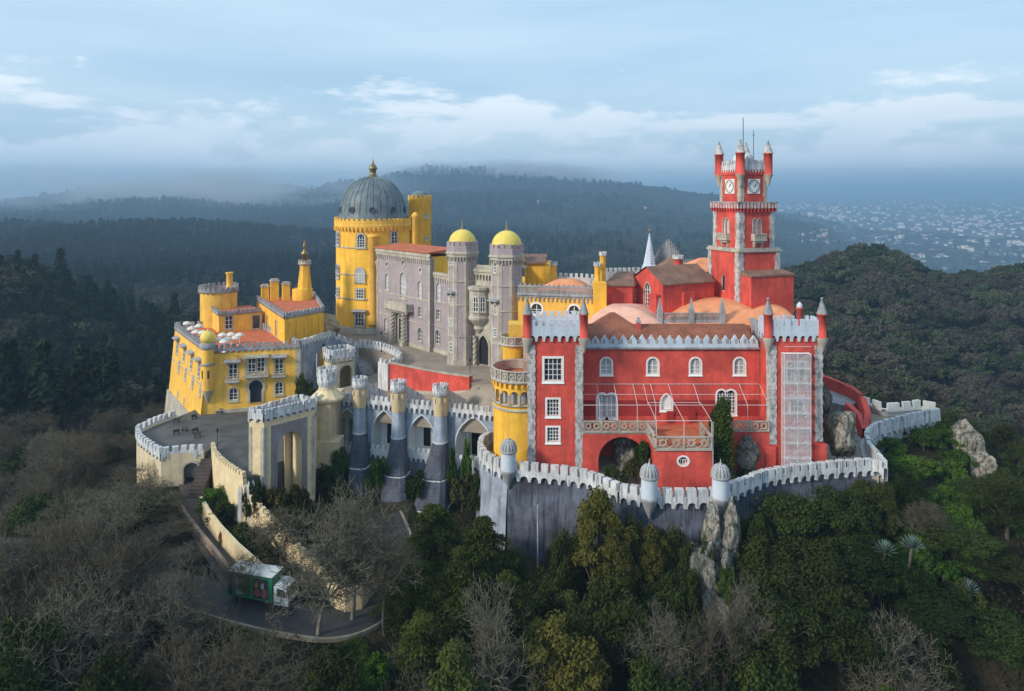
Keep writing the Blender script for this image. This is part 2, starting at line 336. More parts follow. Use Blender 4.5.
def window(parent, fr, u, z, w, h, kind='rect', sur=.16, smat=None, rec=.22, glass=None, bars=(1, 2), hood=False, balcony=False, name='window'):
    smat = smat or M_STONEG; glass = glass or M_GLASS
    mb = MB(); s = shape(kind, u, z, w, h); mb.panel(fr, s, w=-rec); pane = mb.build(name, glass, parent)
    f = MB(); s_in = shape(kind, u, z+.07, w-.14, h-.14) if kind != 'round' else shape(kind, u, z+.06, w-.12, h-.12)
    ring_on(f, fr, s_in, s, -rec, -rec+.07)
    nv, nh = bars; bw = .045 if nv > 1 else .055
    top = h-(w*.35 if kind in ('arch', 'gothic', 'round') else .05)
    for i in range(nv):
        uu = u-w/2+w*(i+1)/(nv+1); f.box(fr, uu-bw, uu+bw, z+.05, z+h-.06-(0 if nv == 1 else (.3*w if kind != 'rect' else 0)), -rec, -rec+.06)
    for i in range(nh):
        zz = z+top*(i+1)/(nh+1) if nh > 1 else z+h*.62; f.box(fr, u-w/2+.05, u+w/2-.05, zz-.035, zz+.035, -rec, -rec+.055)
    f.build('window_frame', M_WOOD, pane)
    if sur:
        q = MB(); so = shape(kind, u, z-sur, w+2*sur, h+2*sur); ring_on(q, fr, s, so, -.02, .07)
        if kind != 'round': q.box(fr, u-w/2-sur-.08, u+w/2+sur+.08, z-sur-.12, z-sur, -.02, .18)
        q.build('window_surround', smat, pane)
    if hood:
        q = MB(); zt = z+h+sur+.25; W = w/2+.75
        a = [fr.P(u-W, zt, 0), fr.P(u+W, zt, 0), fr.P(u+W, zt, .95), fr.P(u-W, zt, .95)]
        b = [fr.P(u-W+.1, zt+.42, 0), fr.P(u+W-.1, zt+.42, 0), fr.P(u+W-.1, zt+.16, .9), fr.P(u-W+.1, zt+.16, .9)]
        q.faces(a+b, [(3, 2, 1, 0), (4, 7, 6, 5), (3, 7, 4, 0), (2, 3, 7, 6)[::-1], (1, 2, 6, 5), (0, 1, 5, 4)])
        for sgn in (-1, 1): q.box(fr, u+sgn*(w/2+.3)-.09, u+sgn*(w/2+.3)+.09, zt-.55, zt, 0, .5)
        q.build('window_hood', M_GREYST, parent)
    if balcony:
        q = MB(); q.box(fr, u-w/2-.5, u+w/2+.5, z-.42, z-.12, 0, .85)
        q.box(fr, u-w/2-.35, u+w/2+.35, z-.75, z-.42, 0, .45)
        n = int((w+1)/.22)
        for i in range(n+1): uu = u-w/2-.45+(w+.9)*i/n; q.box(fr, uu-.03, uu+.03, z-.12, z+.62, .74, .80)
        q.box(fr, u-w/2-.5, u+w/2+.5, z+.62, z+.72, .70, .84)
        q.build('balcony', M_STONEG, parent)
    return pane
def facade(mb, B, fr, z0, z1, wins, u0=0, u1=None, outline=None, depth=.3, doors=()):
    """wins: (px, py, w, h, kind, opts) with px, py the window's middle as surveyed."""
    u1 = fr.L if u1 is None else u1; holes = []; todo = []
    for px, py, w, h, kind, o in wins:
        if px is None: u, z = py
        else:
            u, zc = fr.hit(px, py); z = zc-h/2
        u = min(max(u, u0+w/2+.1), u1-w/2-.1)
        if z+h > z1-.05: z = z1-.1-h
        if z < z0+.05: z = z0+.06
        holes.append(shape(kind, u, z, w, h)); todo.append((u, z, w, h, kind, o))
    mb.panel(fr, outline or [(u0, z0), (u1, z0), (u1, z1), (u0, z1)], holes, depth=depth)
    for u, z, w, h, kind, o in todo:
        o = dict(o)
        if o.pop('door', False):
            q = MB(); q.panel(fr, shape(kind, u, z, w, h), w=-depth+.02); q.build('door', o.get('dmat', M_DOOR), B)
            q = MB(); sr = o.get('sur', .35); so = shape(kind, u, z-.001, w+2*sr, h+sr); ring_on(q, fr, shape(kind, u, z, w, h), so, -.02, .12); q.build('door_surround', M_STONEG, B)
        else: window(B, fr, u, z, w, h, kind, rec=depth-.06, **o)
CR = random.Random(4)
def crenel(mb, path, out=.15, cell=1.1, band=.8, mer=.75, gap=.42, scal=.35, thick=.4, style='rect', z=None, closed=False, inner=True, capm=None):
    """A battlement along a plan path (left to right seen from outside); z is the top of the band below the merlons."""
    pts = [(p[0], p[1], p[2] if len(p) > 2 else z) for p in path]
    if closed: pts.append(pts[0])
    for a, b in zip(pts, pts[1:]):
        d = Vector((b[0]-a[0], b[1]-a[1], 0)); Ls = d.length
        if Ls < .05: continue
        n = max(1, round(Ls/cell)); c = Ls/n; d.normalize(); nn = Vector((d.y, -d.x, 0))
        def P(u, v, w): return Vector((a[0], a[1], a[2]+(b[2]-a[2])*u/Ls+v))+d*u+nn*w
        g0_ = gap*c/cell; m0_ = mer
        for i in range(n):
            u0 = i*c; g = g0_*CR.uniform(.82, 1.22); mer = m0_*CR.uniform(.90, 1.06)
            bot = [(0, -band), (c*.14, -band)]
            if scal > 0:
                if style == 'point': bot = [(0, -band), (c*.5, -band+scal), (c, -band)]
                else: bot += [(c*.5-c*.36*math.cos(math.pi*k/4), -band+scal*(.35+.65*math.sin(math.pi*k/4))) for k in range(5)]+[(c*.86, -band), (c, -band)]
            else: bot = [(0, -band), (c, -band)]
            if style == 'gable': top = [(c, 0), (c-g/2, 0), (c-g/2, mer*.35), (c*.5, mer), (g/2, mer*.35), (g/2, 0), (0, 0)]
            else: top = [(c, 0), (c-g/2, 0), (c-g/2, mer), (g/2, mer), (g/2, 0), (0, 0)]
            ol = bot+top; F_ = [P(u0+u, v, out) for u, v in ol]; K_ = [P(u0+u, v, out-thick) for u, v in ol]
            b0 = len(mb.v); mb.v += [tuple(p) for p in F_+K_]; m = len(ol)
            fs = [tuple(b0+k for k in range(m))]
            fs.append(tuple(b0+m+k for k in reversed(range(m))))
            for k in range(m):
                if k == m-1 or k == len(bot)-1: continue   # cell boundaries stay open
                k2 = (k+1) % m; fs.append((b0+k, b0+m+k, b0+m+k2, b0+k2))
            for f in fs: mb.f.append(f); mb.mi.append(mb.m); mb.sm.append(False)
            if style != 'gable' and capm is not None:   # coping slab on the merlon
                cm = mb.m; mb.m = capm
                q = [P(u0+u, v, w) for v in (mer+.002, mer+.10) for u, w in ((g/2-.04, out+.04), (c-g/2+.04, out+.04), (c-g/2+.04, out-thick-.04), (g/2-.04, out-thick-.04))]
                mb.faces(q, [(3, 2, 1, 0), (4, 5, 6, 7), (0, 1, 5, 4), (1, 2, 6, 5), (2, 3, 7, 6), (3, 0, 4, 7)]); mb.m = cm
def circle(x, y, r, n, a0=0.0, a1=2*math.pi):
    full = abs(a1-a0-2*math.pi) < 1e-6
    return [(x+r*math.cos(a0+(a1-a0)*i/n), y+r*math.sin(a0+(a1-a0)*i/n)) for i in range(n if full else n+1)]
def quoins(mb, fr, u, z0, z1, w=.8, dz=.55, proj=.06, side=0):
    n = max(1, round((z1-z0)/dz)); dz = (z1-z0)/n
    for i in range(n):
        k = w*(.86 if i % 2 else 1.0)
        a, b = (u-k/2, u+k/2) if side == 0 else ((u, u+k) if side > 0 else (u-k, u))
        mb.box(fr, a, b, z0+i*dz+.012, z0+(i+1)*dz-.012, -.05, proj)
def wall_strip(mb, path, z0, z1, thick=.5, top=True, closed=False):
    """Free wall along a path; z0/z1 numbers or lists."""
    n = len(path); Z0 = z0 if isinstance(z0, (list, tuple)) else [z0]*n; Z1 = z1 if isinstance(z1, (list, tuple)) else [z1]*n
    P = [Vector((p[0], p[1], 0)) for p in path]; nr = []
    for i in range(n):
        a = P[max(0, i-1)]; b = P[min(n-1, i+1)]
        if closed: a = P[i-1]; b = P[(i+1) % n]
        d = (b-a).normalized(); nr.append(Vector((d.y, -d.x, 0)))
    rs = [[P[i]+Vector((0, 0, Z0[i])) , P[i]+Vector((0, 0, Z1[i])), P[i]-nr[i]*thick+Vector((0, 0, Z1[i])), P[i]-nr[i]*thick+Vector((0, 0, Z0[i]))] for i in range(n)]
    if closed: rs.append(rs[0])
    mb.rings([list(reversed(r)) for r in rs], smooth=False)
    if not closed: mb.poly(rs[0]); mb.poly(list(reversed(rs[-1])))
def onion(mb, x, y, z, r, h, n=20, point=.0):
    prof = []
    for i in range(9):
        t = i/8*math.pi/2; prof.append((r*math.cos(t)+.001, z+h*math.sin(t)**(1-point*.3)))
    mb.lathe(x, y, prof, n)
def cone_turret(B, x, y, z0, z1, zt, r, mats=(None, None), name='corner_turret', corbel=1.3):
    q = MB(); q.lathe(x, y, [(.25, z0-corbel), (r*.7, z0-corbel*.5), (r*1.12, z0), (r*1.12, z0+.12), (r, z0+.14), (r, z1), (r*1.15, z1+.02), (r*1.15, z1+.18), (r*1.05, z1+.2)], 14)
    t = q.build(name, mats[0], B)
    q = MB(); q.lathe(x, y, [(r*1.18, z1+.18), (r*.62, z1+.2+(zt-z1)*.42), (r*.18, z1+.2+(zt-z1)*.8), (.16, zt-.25), (.2, zt-.12), (.001, zt)], 14); q.build('turret_roof', mats[1], t)
    return t

# ------------------------------------------------------------------ terrain
_rng = np.random.default_rng(5); _T = _rng.random((256, 256))
def vnoise(x, y):
    x = np.asarray(x, float); y = np.asarray(y, float); xi = np.floor(x).astype(int); yi = np.floor(y).astype(int)
    fx = x-xi; fy = y-yi; fx = fx*fx*(3-2*fx); fy = fy*fy*(3-2*fy); g = lambda a, b: _T[a & 255, b & 255]
    return (g(xi, yi)*(1-fx)+g(xi+1, yi)*fx)*(1-fy)+(g(xi, yi+1)*(1-fx)+g(xi+1, yi+1)*fx)*fy
def fbm(x, y, o=4):
    s = 0; a = .5
    for k in range(o): s = s+a*(vnoise(np.asarray(x)*2**k+17.3*k, np.asarray(y)*2**k+9.1*k)-.5); a *= .5
    return s
CP = np.array([(-46,92,-11.6),(-45,84,-12.3),(-33,73,-13.4),(-52,74,-13.3),(-28,67,-14.7),(-17,63,-15.4),(-10,69,-15.6),(-14,80,-15.2),(-18,93,-13.5),
 (-26,84,-12.5),(-34,82,-12.2),(-24,76,-14),(-10,92,-15.5),(0,90,-17),(-5,80,-19),(10,82,-22),(25,79,-19.5),(41,84,-16),(0,65,-27),(20,62,-31),(45,65,-30),
 (65,76,-22),(56,98,-9.6),(64,109,-9.4),(72,113,-9.6),(60,92,-12.5),(79,108,-13),(70,98,-13.5),(86,100,-18),(45,84,-15),(36,80,-17),(52,88,-12),(95,120,-24),(-58,88,-18),(-75,85,-25),(-78,108,-24),(-78,140,-28),(-60,60,-25),(-35,53,-25),(-15,51,-26),
 (-40,40,-34),(0,40,-38),(40,40,-42),(-95,60,-36),(-61,100,-16),(-66,112,-16),(-50,155,-14),(-30,180,-16),(0,150,-5),(30,135,-4),(50,125,-7),(0,190,-28),(60,160,-30),
 (-80,190,-40),(110,140,-44),(125,95,-44),(85,60,-42),(0,115,-6),(-27,107,-14),(-18,105,-14),(-8,101.5,-15),(-24,101,-15),(30,108,-9),(-45,105,-9.5),(-45,120,-9.5),(-18,116,-8),(-28,60,-19),(-45,62,-20),(-8,62,-20),(70,130,-22),(80,85,-26)], float)
RINGS = [0, 60, 140, 230, 350, 500, 800, 1200, 1800, 2600, 3500, 5000, 8000, 12000, 20000, 40000]
PXC = [-900, 0, 150, 300, 450, 600, 720, 800, 870, 950, 1024, 1900]
PROF = {
 -900: [-40,-40,-42,-40,-10,-10,-30,-35,-40,-60,-20,-120,-120,-60,-60,-60],
 0:    [-40,-40,-42,-42,-6,-30,-55,-36,-60,-60,-16,-110,-60,-60,-60,-60],
 150:  [-40,-40,-42,-50,-34,-52,-60,-42,-70,-40,18,-110,-60,-60,-60,-60],
 300:  [-40,-40,-40,-50,-55,-70,-60,-52,-80,-30,48,-110,-60,-60,-60,-60],
 450:  [-38,-38,-38,-45,-70,-80,-80,-60,-70,10,128,-60,-60,-60,-60,-60],
 600:  [-38,-38,-38,-42,-70,-90,-85,-70,-70,10,98,-80,-60,-60,-60,-60],
 720:  [-38,-38,-38,-45,-60,-85,-95,-90,-90,-50,12,-120,-60,-42,-60,-60],
 800:  [-40,-40,-40,-52,-48,-22,-100,-130,-160,-150,-110,-130,-90,-42,-60,-60],
 870:  [-42,-42,-44,-58,-42,-9,-110,-170,-215,-220,-215,-190,-110,-40,-60,-60],
 950:  [-42,-42,-46,-60,-50,-23,-120,-190,-235,-240,-230,-200,-130,-44,-60,-60],
 1024: [-42,-42,-46,-60,-48,-19,-120,-190,-240,-245,-235,-200,-130,-52,-60,-60],
 1900: [-42,-42,-46,-60,-48,-22,-120,-190,-240,-245,-235,-200,-130,-52,-60,-60]}
AZC = np.array([math.atan((p-512)/FPX) for p in PXC]); AZC[0] = -math.pi; AZC[-1] = math.pi
PT = np.array([PROF[p] for p in PXC], float); LR = np.log(np.array(RINGS)+60.)
CP[:, 1] = np.where((CP[:, 0] < 0) & (CP[:, 1] < 101), CP[:, 1]*1.065, CP[:, 1])
ROADC = [(-70, 548, -11.6), (0, 549, -11.9), (50, 551, -12.1), (90, 558, -12.4), (130, 572, -12.9), (170, 585, -13.3), (205, 596, -13.7), (250, 609, -14.2), (300, 620, -14.7), (343, 623, -15.1), (374, 606, -15.3), (389, 573, -15.2), (391, 540, -14.7), (382, 515, -14.0)]
PATHC = [(191, 478, -11.35), (197, 503, -12.0), (206, 530, -12.7), (226, 562, -13.4), (243, 585, -13.8)]
def dense(c, n=8):
    pts = [Vector((*G(px, py, z), z)) for px, py, z in c]; out = []
    for i in range(len(pts)-1):
        p0 = pts[max(0, i-1)]; p1 = pts[i]; p2 = pts[i+1]; p3 = pts[min(len(pts)-1, i+2)]
        for k in range(n):
            t = k/n; out.append(.5*((2*p1)+(-p0+p2)*t+(2*p0-5*p1+4*p2-p3)*t*t+(-p0+3*p1-3*p2+p3)*t**3))
    out.append(pts[-1]); return out
ROAD = dense(ROADC); PATH = dense(PATHC)
def smooth01(t): t = np.clip(t, 0, 1); return t*t*(3-2*t)
def hz(x, y):
    x = np.atleast_1d(np.asarray(x, float)); y = np.atleast_1d(np.asarray(y, float)); r = np.hypot(x, y); az = np.arctan2(x, y)
    lr = np.log(r+60.); ri = np.clip(np.searchsorted(LR, lr)-1, 0, len(LR)-2); tr = smooth01((lr-LR[ri])/(LR[ri+1]-LR[ri]))
    ai = np.clip(np.searchsorted(AZC, az)-1, 0, len(AZC)-2); ta = smooth01((az-AZC[ai])/(AZC[ai+1]-AZC[ai]))
    far = (PT[ai, ri]*(1-ta)+PT[ai+1, ri]*ta)*(1-tr)+(PT[ai, ri+1]*(1-ta)+PT[ai+1, ri+1]*ta)*tr
    far = far+fbm(x/260, y/260, 5)*np.clip(r/14-12, 0, 46)+fbm(x/1500+5, y/1500, 3)*np.clip((r-1500)/25, 0, 70)+fbm(x/420+9, y/420, 5)*np.clip((r-1500)/20, 0, 85)
    w = np.zeros_like(x); s = np.zeros_like(x); m = r < 330
    if m.any():
        xm = x[m]; ym = y[m]; ws = np.zeros_like(xm); ss = np.zeros_like(xm)
        for cx, cy, cz in CP:
            q = 1/((xm-cx)**2+(ym-cy)**2+6)**1.8; ws += q; ss += q*cz
        near = ss/ws+fbm(xm/9, ym/9, 4)*2.2
        t = smooth01((r[m]-165)/130); far[m] = near*(1-t)+far[m]*t
        for line, wid in ((ROAD, 3.0), (PATH, 2.0)):
            best = np.full(xm.shape, 1e9); bz = np.zeros_like(xm)
            for a, b in zip(line, line[1:]):
                dx, dy = b.x-a.x, b.y-a.y; tt = np.clip(((xm-a.x)*dx+(ym-a.y)*dy)/(dx*dx+dy*dy+1e-9), 0, 1)
                d = np.hypot(xm-a.x-dx*tt, ym-a.y-dy*tt); k = d < best; best[k] = d[k]; bz[k] = (a.z+(b.z-a.z)*tt)[k]
            f = 1-smooth01((best-wid)/2.5); f2 = far[m]; far[m] = f2*(1-f)+(bz-.22)*f
    return far
def h1(x, y): return float(hz(x, y)[0])
def build_ground():
    rs = [3.0]
    while rs[-1] < 60000: rs.append(rs[-1]*(1.019 if rs[-1] < 6000 else 1.035))
    fine = list(np.arange(-44, 44.01, .30)); az = np.radians(np.array(list(np.arange(-180, -44, 4))+fine+list(np.arange(48, 180, 4))))
    A, Rr = np.meshgrid(az, np.array(rs)); X = Rr*np.sin(A); Y = Rr*np.cos(A); Z = hz(X.ravel(), Y.ravel()).reshape(X.shape)
    n, m = X.shape; V = np.stack([X, Y, Z], -1).reshape(-1, 3).tolist(); V.append((0, 0, h1(0, .1))); F = []
    for i in range(n-1):
        for j in range(m):
            k = (j+1) % m; F.append((i*m+j, i*m+k, (i+1)*m+k, (i+1)*m+j))
    for j in range(m): F.append((n*m, (j+1) % m, j))
    F = [tuple(reversed(f)) for f in F]
    me = bpy.data.meshes.new('ground'); me.from_pydata(V, [], F); me.polygons.foreach_set('use_smooth', [True]*len(F)); me.update()
    m_ = bpy.data.materials.new('forest_floor'); m_.use_nodes = True; nt = m_.node_tree; N = nt.nodes.new; L = nt.links.new; b = nt.nodes['Principled BSDF']
    b.inputs['Roughness'].default_value = .95; b.inputs['Specular IOR Level'].default_value = .1
    tc = N('ShaderNodeTexCoord')
    def noise(sc, det):
        q = N('ShaderNodeTexNoise'); q.inputs['Scale'].default_value = sc; q.inputs['Detail'].default_value = det; q.inputs['Roughness'].default_value = .62; L(tc.outputs['Object'], q.inputs['Vector']); return q.outputs['Fac']
    def mix(f, a, c):
        q = N('ShaderNodeMix'); q.data_type = 'RGBA'; L(f, q.inputs['Factor'])
        for k, v in (('A', a), ('B', c)):
            if isinstance(v, tuple): q.inputs[k].default_value = (*v, 1)
            else: L(v, q.inputs[k])
        return q.outputs['Result']
    def mr(f, a, c):
        q = N('ShaderNodeMapRange'); L(f, q.inputs[0]); q.inputs[1].default_value = a; q.inputs[2].default_value = c; return q.outputs[0]
    c = mix(mr(noise(.02, 9), .36, .62), (.014, .017, .007), (.034, .031, .016))
    c = mix(mr(noise(.35, 5), .40, .68), c, (.045, .034, .022))
    # far away: fields and clearings between the woods on the plain
    ln = N('ShaderNodeVectorMath'); ln.operation = 'LENGTH'; L(tc.outputs['Object'], ln.inputs[0]); fd = mr(ln.outputs['Value'], 2600, 3600)
    sp = N('ShaderNodeSeparateXYZ'); L(tc.outputs['Object'], sp.inputs[0]); low = mr(sp.outputs['Z'], -60, -120)
    mm = N('ShaderNodeMath'); mm.operation = 'MULTIPLY'; L(fd, mm.inputs[0]); L(low, mm.inputs[1])
    c2 = mix(mr(noise(.0035, 8), .42, .60), (.030, .042, .02), (.15, .16, .085))
    c = mix(mm.outputs[0], c, c2)
    L(c, b.inputs['Base Color'])
    bn = N('ShaderNodeBump'); bn.inputs['Strength'].default_value = 1; bn.inputs['Distance'].default_value = 3; L(noise(.12, 8), bn.inputs['Height']); L(bn.outputs[0], b.inputs['Normal'])
    me.materials.append(m_); o = bpy.data.objects.new('ground', me); col.objects.link(o); o['kind'] = 'structure'
build_ground()
def ribbon(name, line, hw, m, lift=0.0, kind='structure'):
    mb = MB(); rs = []
    for i, p in enumerate(line):
        a = line[max(0, i-1)]; b = line[min(len(line)-1, i+1)]; d = (b-a); d.z = 0; d.normalize(); n = Vector((d.y, -d.x, 0))
        rs.append([p+n*hw*t+Vector((0, 0, lift)) for t in (1, .4, -.4, -1)])
    mb.rings(rs, smooth=True, closed=False); mb.f = [tuple(reversed(f)) for f in mb.f]
    return mb.build(name, m, kind=kind)
ribbon('road', ROAD, 2.6, M_ROAD)
ribbon('path', PATH, 1.7, M_PATH, .03)
def offline(line, w, z=0): 
    out = []
    for i, p in enumerate(line):
        a = line[max(0, i-1)]; b = line[min(len(line)-1, i+1)]; d = (b-a); d.z = 0; d.normalize(); n = Vector((d.y, -d.x, 0)); q = p+n*w; out.append(Vector((q.x, q.y, p.z+z)))
    return out

# ------------------------------------------------------------------ levels of the palace
def floor_poly(name, pts, m, z=None, skirt=None, label=None, kind='structure', **k):
    inset = k.pop('inset', 1.0); cx_ = sum(p[0] for p in pts)/len(pts); cy_ = sum(p[1] for p in pts)/len(pts)
    mb = MB(); P = [(cx_+(p[0]-cx_)*inset, cy_+(p[1]-cy_)*inset) for p in pts]; Z = [p[2] if len(p) > 2 else z for p in pts]
    mb.prism(P, [q-(skirt or .3) for q in Z], Z); return mb.build(name, m, kind=kind, **k)
# --- yellow residence wing ------------------------------------------------------------------
YA = G(207, 413, -7); YB = (-37.2, 120.3); _dl = Vector((-15.1, 20, 0)).normalized()
YC = (YA[0]+_dl.x*26, YA[1]+_dl.y*26); YD = (YB[0]+_dl.x*26, YB[1]+_dl.y*26)
YF = Fr(YA, YB); YL = Fr(YC, YA, .095, 3.5); YZ = 3.3
yw = thing('yellow_wing', 'yellow two-storey residence wing with battlements and red roof terrace, left end of the palace', 'building', (*YA, -7))
mb = MB()
facade(mb, yw, YF, -7.4, YZ, outline=[(-.095*10.7*1.08, -7.4), (YF.L, -7.4), (YF.L, YZ), (0, YZ)], wins=[
  (233, 371.5, 1.35, 2.6, 'rect', dict(hood=1, balcony=1)), (251.6, 366.5, 1.2, 2.7, 'rect', {}), (260.8, 364.8, 1.2, 2.7, 'rect', {}),
  (279, 366.5, 1.35, 2.6, 'rect', dict(hood=1, balcony=1)), (233.3, 394, 1.3, 2.1, 'arch', dict(sur=.25)), (279, 388, 1.3, 2.1, 'arch', dict(sur=.25)),
  (255.8, 391.5, 2.3, 3.9, 'horseshoe', dict(door=True, sur=.45))])
facade(mb, yw, YL, -16, YZ, depth=.09, wins=[(x, y, 1.3, 2.5, 'rect', dict(hood=1)) for x, y in ((177.4, 347), (184.3, 355), (191.6, 362), (199.2, 369.5))] +
  [(x, y, .9, 2.0, 'rect', dict(bars=(1, 1))) for x, y in ((179, 366.4), (185.7, 374), (192.8, 381.5), (200.6, 389.5))] +
  [(x, y, .5, .8, 'rect', dict(bars=(0, 1), sur=.08)) for x, y in ((178, 394), (184, 400))])
mb.prism([YB, YD, YC], -14, YZ, top=False, close=False)
wall = mb.build('wall', [M_YEL], yw)
q = MB(); q.box(YL, .2, YL.L-.1, -2.6, -2.4, -.02, .09); q.box(YF, 1.2, YF.L-.6, -7.4, -6.6, -.02, .10); q.box(YL, 0, YL.L, -16, -8.6, -.02, .35)
quoins(q, YF, YF.L, -7, 3.2, .9, .6, side=-1); q.build('string_course', M_STONEG, yw)
fl, fm = YF.hit(256.2, 365)
q = MB(); u, z = YF.hit(256.2, 357); q.box(YF, u-2.2, u+2.2, z, z+.3, 0, 1.0); q.box(YF, u-2.0, u+2.0, z+.3, z+.45, 0, .8)
u2, z2 = YF.hit(256.2, 374.5); q.box(YF, u-2.1, u+2.1, z2-.3, z2, 0, 1.0); q.box(YF, u-1.6, u+1.6, z2-.65, z2-.3, 0, .6)
for i in range(18): uu = u-2+4*i/17; q.box(YF, uu-.035, uu+.035, z2, z2+.7, .88, .95)
q.box(YF, u-2.1, u+2.1, z2+.7, z2+.8, .84, .98)
for s in (-1, 1):
    for k in (0, 1.75): uu = u+s*k if k else u+s*0; q.box(YF, uu-.12, uu+.12, z2, z, 0, .14)
q.build('window_hood', M_STONEG, yw)
q = MB(); crenel(q, [YC, YA, YB], z=YZ+.55, cell=.98, band=.75, mer=.75, gap=.40, thick=.45); q.m = 0
crenel(q, [YB, YD, YC], z=YZ+.55, cell=1.3, band=.75, mer=.75, out=.1)
q.build('battlement', [M_GREYST], yw)
q = MB(); q.prism([YA, YB, YD, YC], YZ-.3, YZ+.1); q.build('roof_terrace', M_TERRA, yw)
# corner bartizan with yellow dome
x, y = YF.P(.15, 0, .1)[:2]
q = MB(); q.lathe(x, y, [(.2, -5.2), (.55, -4.2), (1.0, -3.0)], 18); q.build('turret_corbel', M_STONEG, yw)
q = MB(); q.lathe(x, y, [(1.0, -3.0), (1.0, 4.4)], 18); t = q.build('corner_turret', M_YEL, yw)
q = MB(); q.lathe(x, y, [(1.02, 1.2), (1.16, 1.3), (1.16, 1.5), (1.02, 1.6)], 18); q.build('turret_moulding', M_GREYST, t); q = MB(); q.lathe(x, y, [(1.02, 3.9), (1.25, 4.2), (1.25, 4.9), (1.0, 5.0), (.75, 5.05)], 18); q.build('turret_moulding', M_GREYST, t)
q = MB(); q.lathe(x, y, [(.8, 5.0), (1.15, 5.35), (1.28, 5.8), (1.18, 6.3), (.85, 6.75), (.4, 7.0), (.12, 7.1), (.1, 7.35), (.001, 7.4)], 20); q.build('turret_dome', M_DOMEY, t)
q = MB()
for a in (-1.1, -2.2): q = MB(); q.cbox(x+1.0*math.cos(a), y+1.0*math.sin(a), -.9, .28, .1, 1.3, a+math.pi/2); q.build('arrow_slit', M_DARK, t)
# the round tower on the roof
rc = (G(218.7, 328, YZ+.1)[0]*1.026, G(218.7, 328, YZ+.1)[1]+3.6)
q = MB(); q.lathe(*rc, [(3.55, YZ), (3.55, 10.6)], 36); rt = q.build('round_tower', M_YEL, yw)
q = MB(); q.prism(circle(*rc, 3.4, 30), 10.2, 10.4); q.build('round_tower_roof', M_TERRA, rt)
q = MB(); crenel(q, circle(*rc, 3.6, 24), z=11.1, cell=.9, band=.9, mer=.65, gap=.36, out=.28, closed=True); q.build('round_tower_battlement', M_GREYST, rt)
def chimney(B, x, y, z0, z1, r, m, cap=True, n=14, name='chimney'):
    q = MB(); q.lathe(x, y, [(r*1.15, z0), (r*1.15, z0+.3), (r, z0+.4), (r, z1-.5), (r*1.25, z1-.3), (r*1.25, z1-.1), (r*.7, z1-.08), (r*.7, z1-.5)], n); c = q.build(name, m, B)
    if cap:
        q = MB(); crenel(q, circle(x, y, r*1.15, 8), z=z1-.1, cell=.4, band=.25, mer=.28, gap=.16, scal=0, thick=.14, out=.1, closed=True); q.build('chimney_crown', M_WHITE, c)
    return c
cx, cy = GY(229.5, 300, rc[1]+1.2)[0], rc[1]+1.2
chimney(yw, cx, cy, 10.3, 14.2, .62, M_YEL, cap=False)
# middle storey beside the round tower
MF = Fr(G(219, 333.5, YZ+.1), G(262, 329, YZ+.1)); mz = 6.9
q = MB(); facade(q, yw, MF, YZ, mz, [(229, 322.5, 1.3, 2.5, 'rect', dict(glass=M_GLASS)), (256.5, 322, 1.5, 2.7, 'rect', dict(sur=.2, bars=(0, 0)))])
bk = [MF.P(MF.L, 0, -9)[:2], MF.P(0, 0, -9)[:2]]; q.prism([MF.P(MF.L, 0)[:2], bk[0], bk[1], MF.P(0, 0)[:2]], YZ, mz, top=False, close=False); q.build('upper_storey', M_YEL, yw)
q = MB(); q.prism([MF.P(0, 0)[:2], MF.P(MF.L, 0)[:2], bk[0], bk[1]], mz-.2, mz+.1); q.build('upper_roof', M_TERRA, yw)
q = MB(); crenel(q, [bk[1], MF.P(0, 0)[:2], MF.P(MF.L, 0)[:2]], z=mz+.45, cell=.8, band=.6, mer=.45, gap=.36, scal=.25); q.build('upper_battlement', M_GREYST, yw)
# right-hand upper block with red roof, chimneys and bell turret
e0 = (-40.9, 122.8); e1 = (-35.9, 130.3); e3 = (-54.0, 144.5); e2 = (-43.8, 151); ez = 8.0
EF = Fr(e0, e1); EL = Fr(e3, e0)
q = MB(); facade(q, yw, EL, YZ, ez, [(267.3, 322.5, 1.3, 2.9, 'arch', dict(sur=.25, bars=(2, 4), glass=M_CURT)), (276, 328, 1.3, 2.9, 'arch', dict(sur=.25, bars=(2, 4), glass=M_CURT))])
facade(q, yw, EF, YZ-8, ez, []); q.prism([e1, e2, e3], YZ-8, ez, top=False, close=False)
for k in (.12, .3, .5, .7, .88): q.box(EF, EF.L*k-.22, EF.L*k+.22, YZ-6, ez-.8, -.05, .28)
q.build('upper_block', M_YEL2, yw)
q = MB(); q.prism([e0, e1, e2, e3], ez-.2, ez+.15); q.build('upper_block_roof', M_TERRA, yw)
q = MB(); crenel(q, [e3, e0, e1, e2], z=ez+.5, cell=.85, band=.7, mer=.5, gap=.34); q.build('upper_block_battlement', M_GREYST, yw)
for px, top, w in ((265, 285, 1.45), (274.5, 279.5, 1.6), (286, 282.5, 1.5)):
    X, Z = GY(px, top, 143.5); q = MB(); q.cbox(X, 143.5, ez, w, 1.3, Z-ez-.3, .46); c = q.build('chimney', M_YEL2, yw)
    q = MB(); q.cbox(X, 143.5, Z-.35, w+.3, 1.6, .22, .46); q.cbox(X, 143.5, Z-.13, w-.2, 1.1, .3, .46); q.build('chimney_crown', M_STONEG, c)
bx = GY(303, 290, 144)[0]; by = 144.5
q = MB(); q.lathe(bx-.3, by, [(2.1, ez), (2.1, ez+2.4), (1.9, ez+2.5), (1.2, ez+2.5), (.001, ez+2.55)], 20); q.lathe(bx+.2, by, [(1.55, ez+2.4), (1.05, 14.5), (1.0, 15.6)], 8, smooth=False); bt = q.build('bell_turret', M_YEL2, yw)
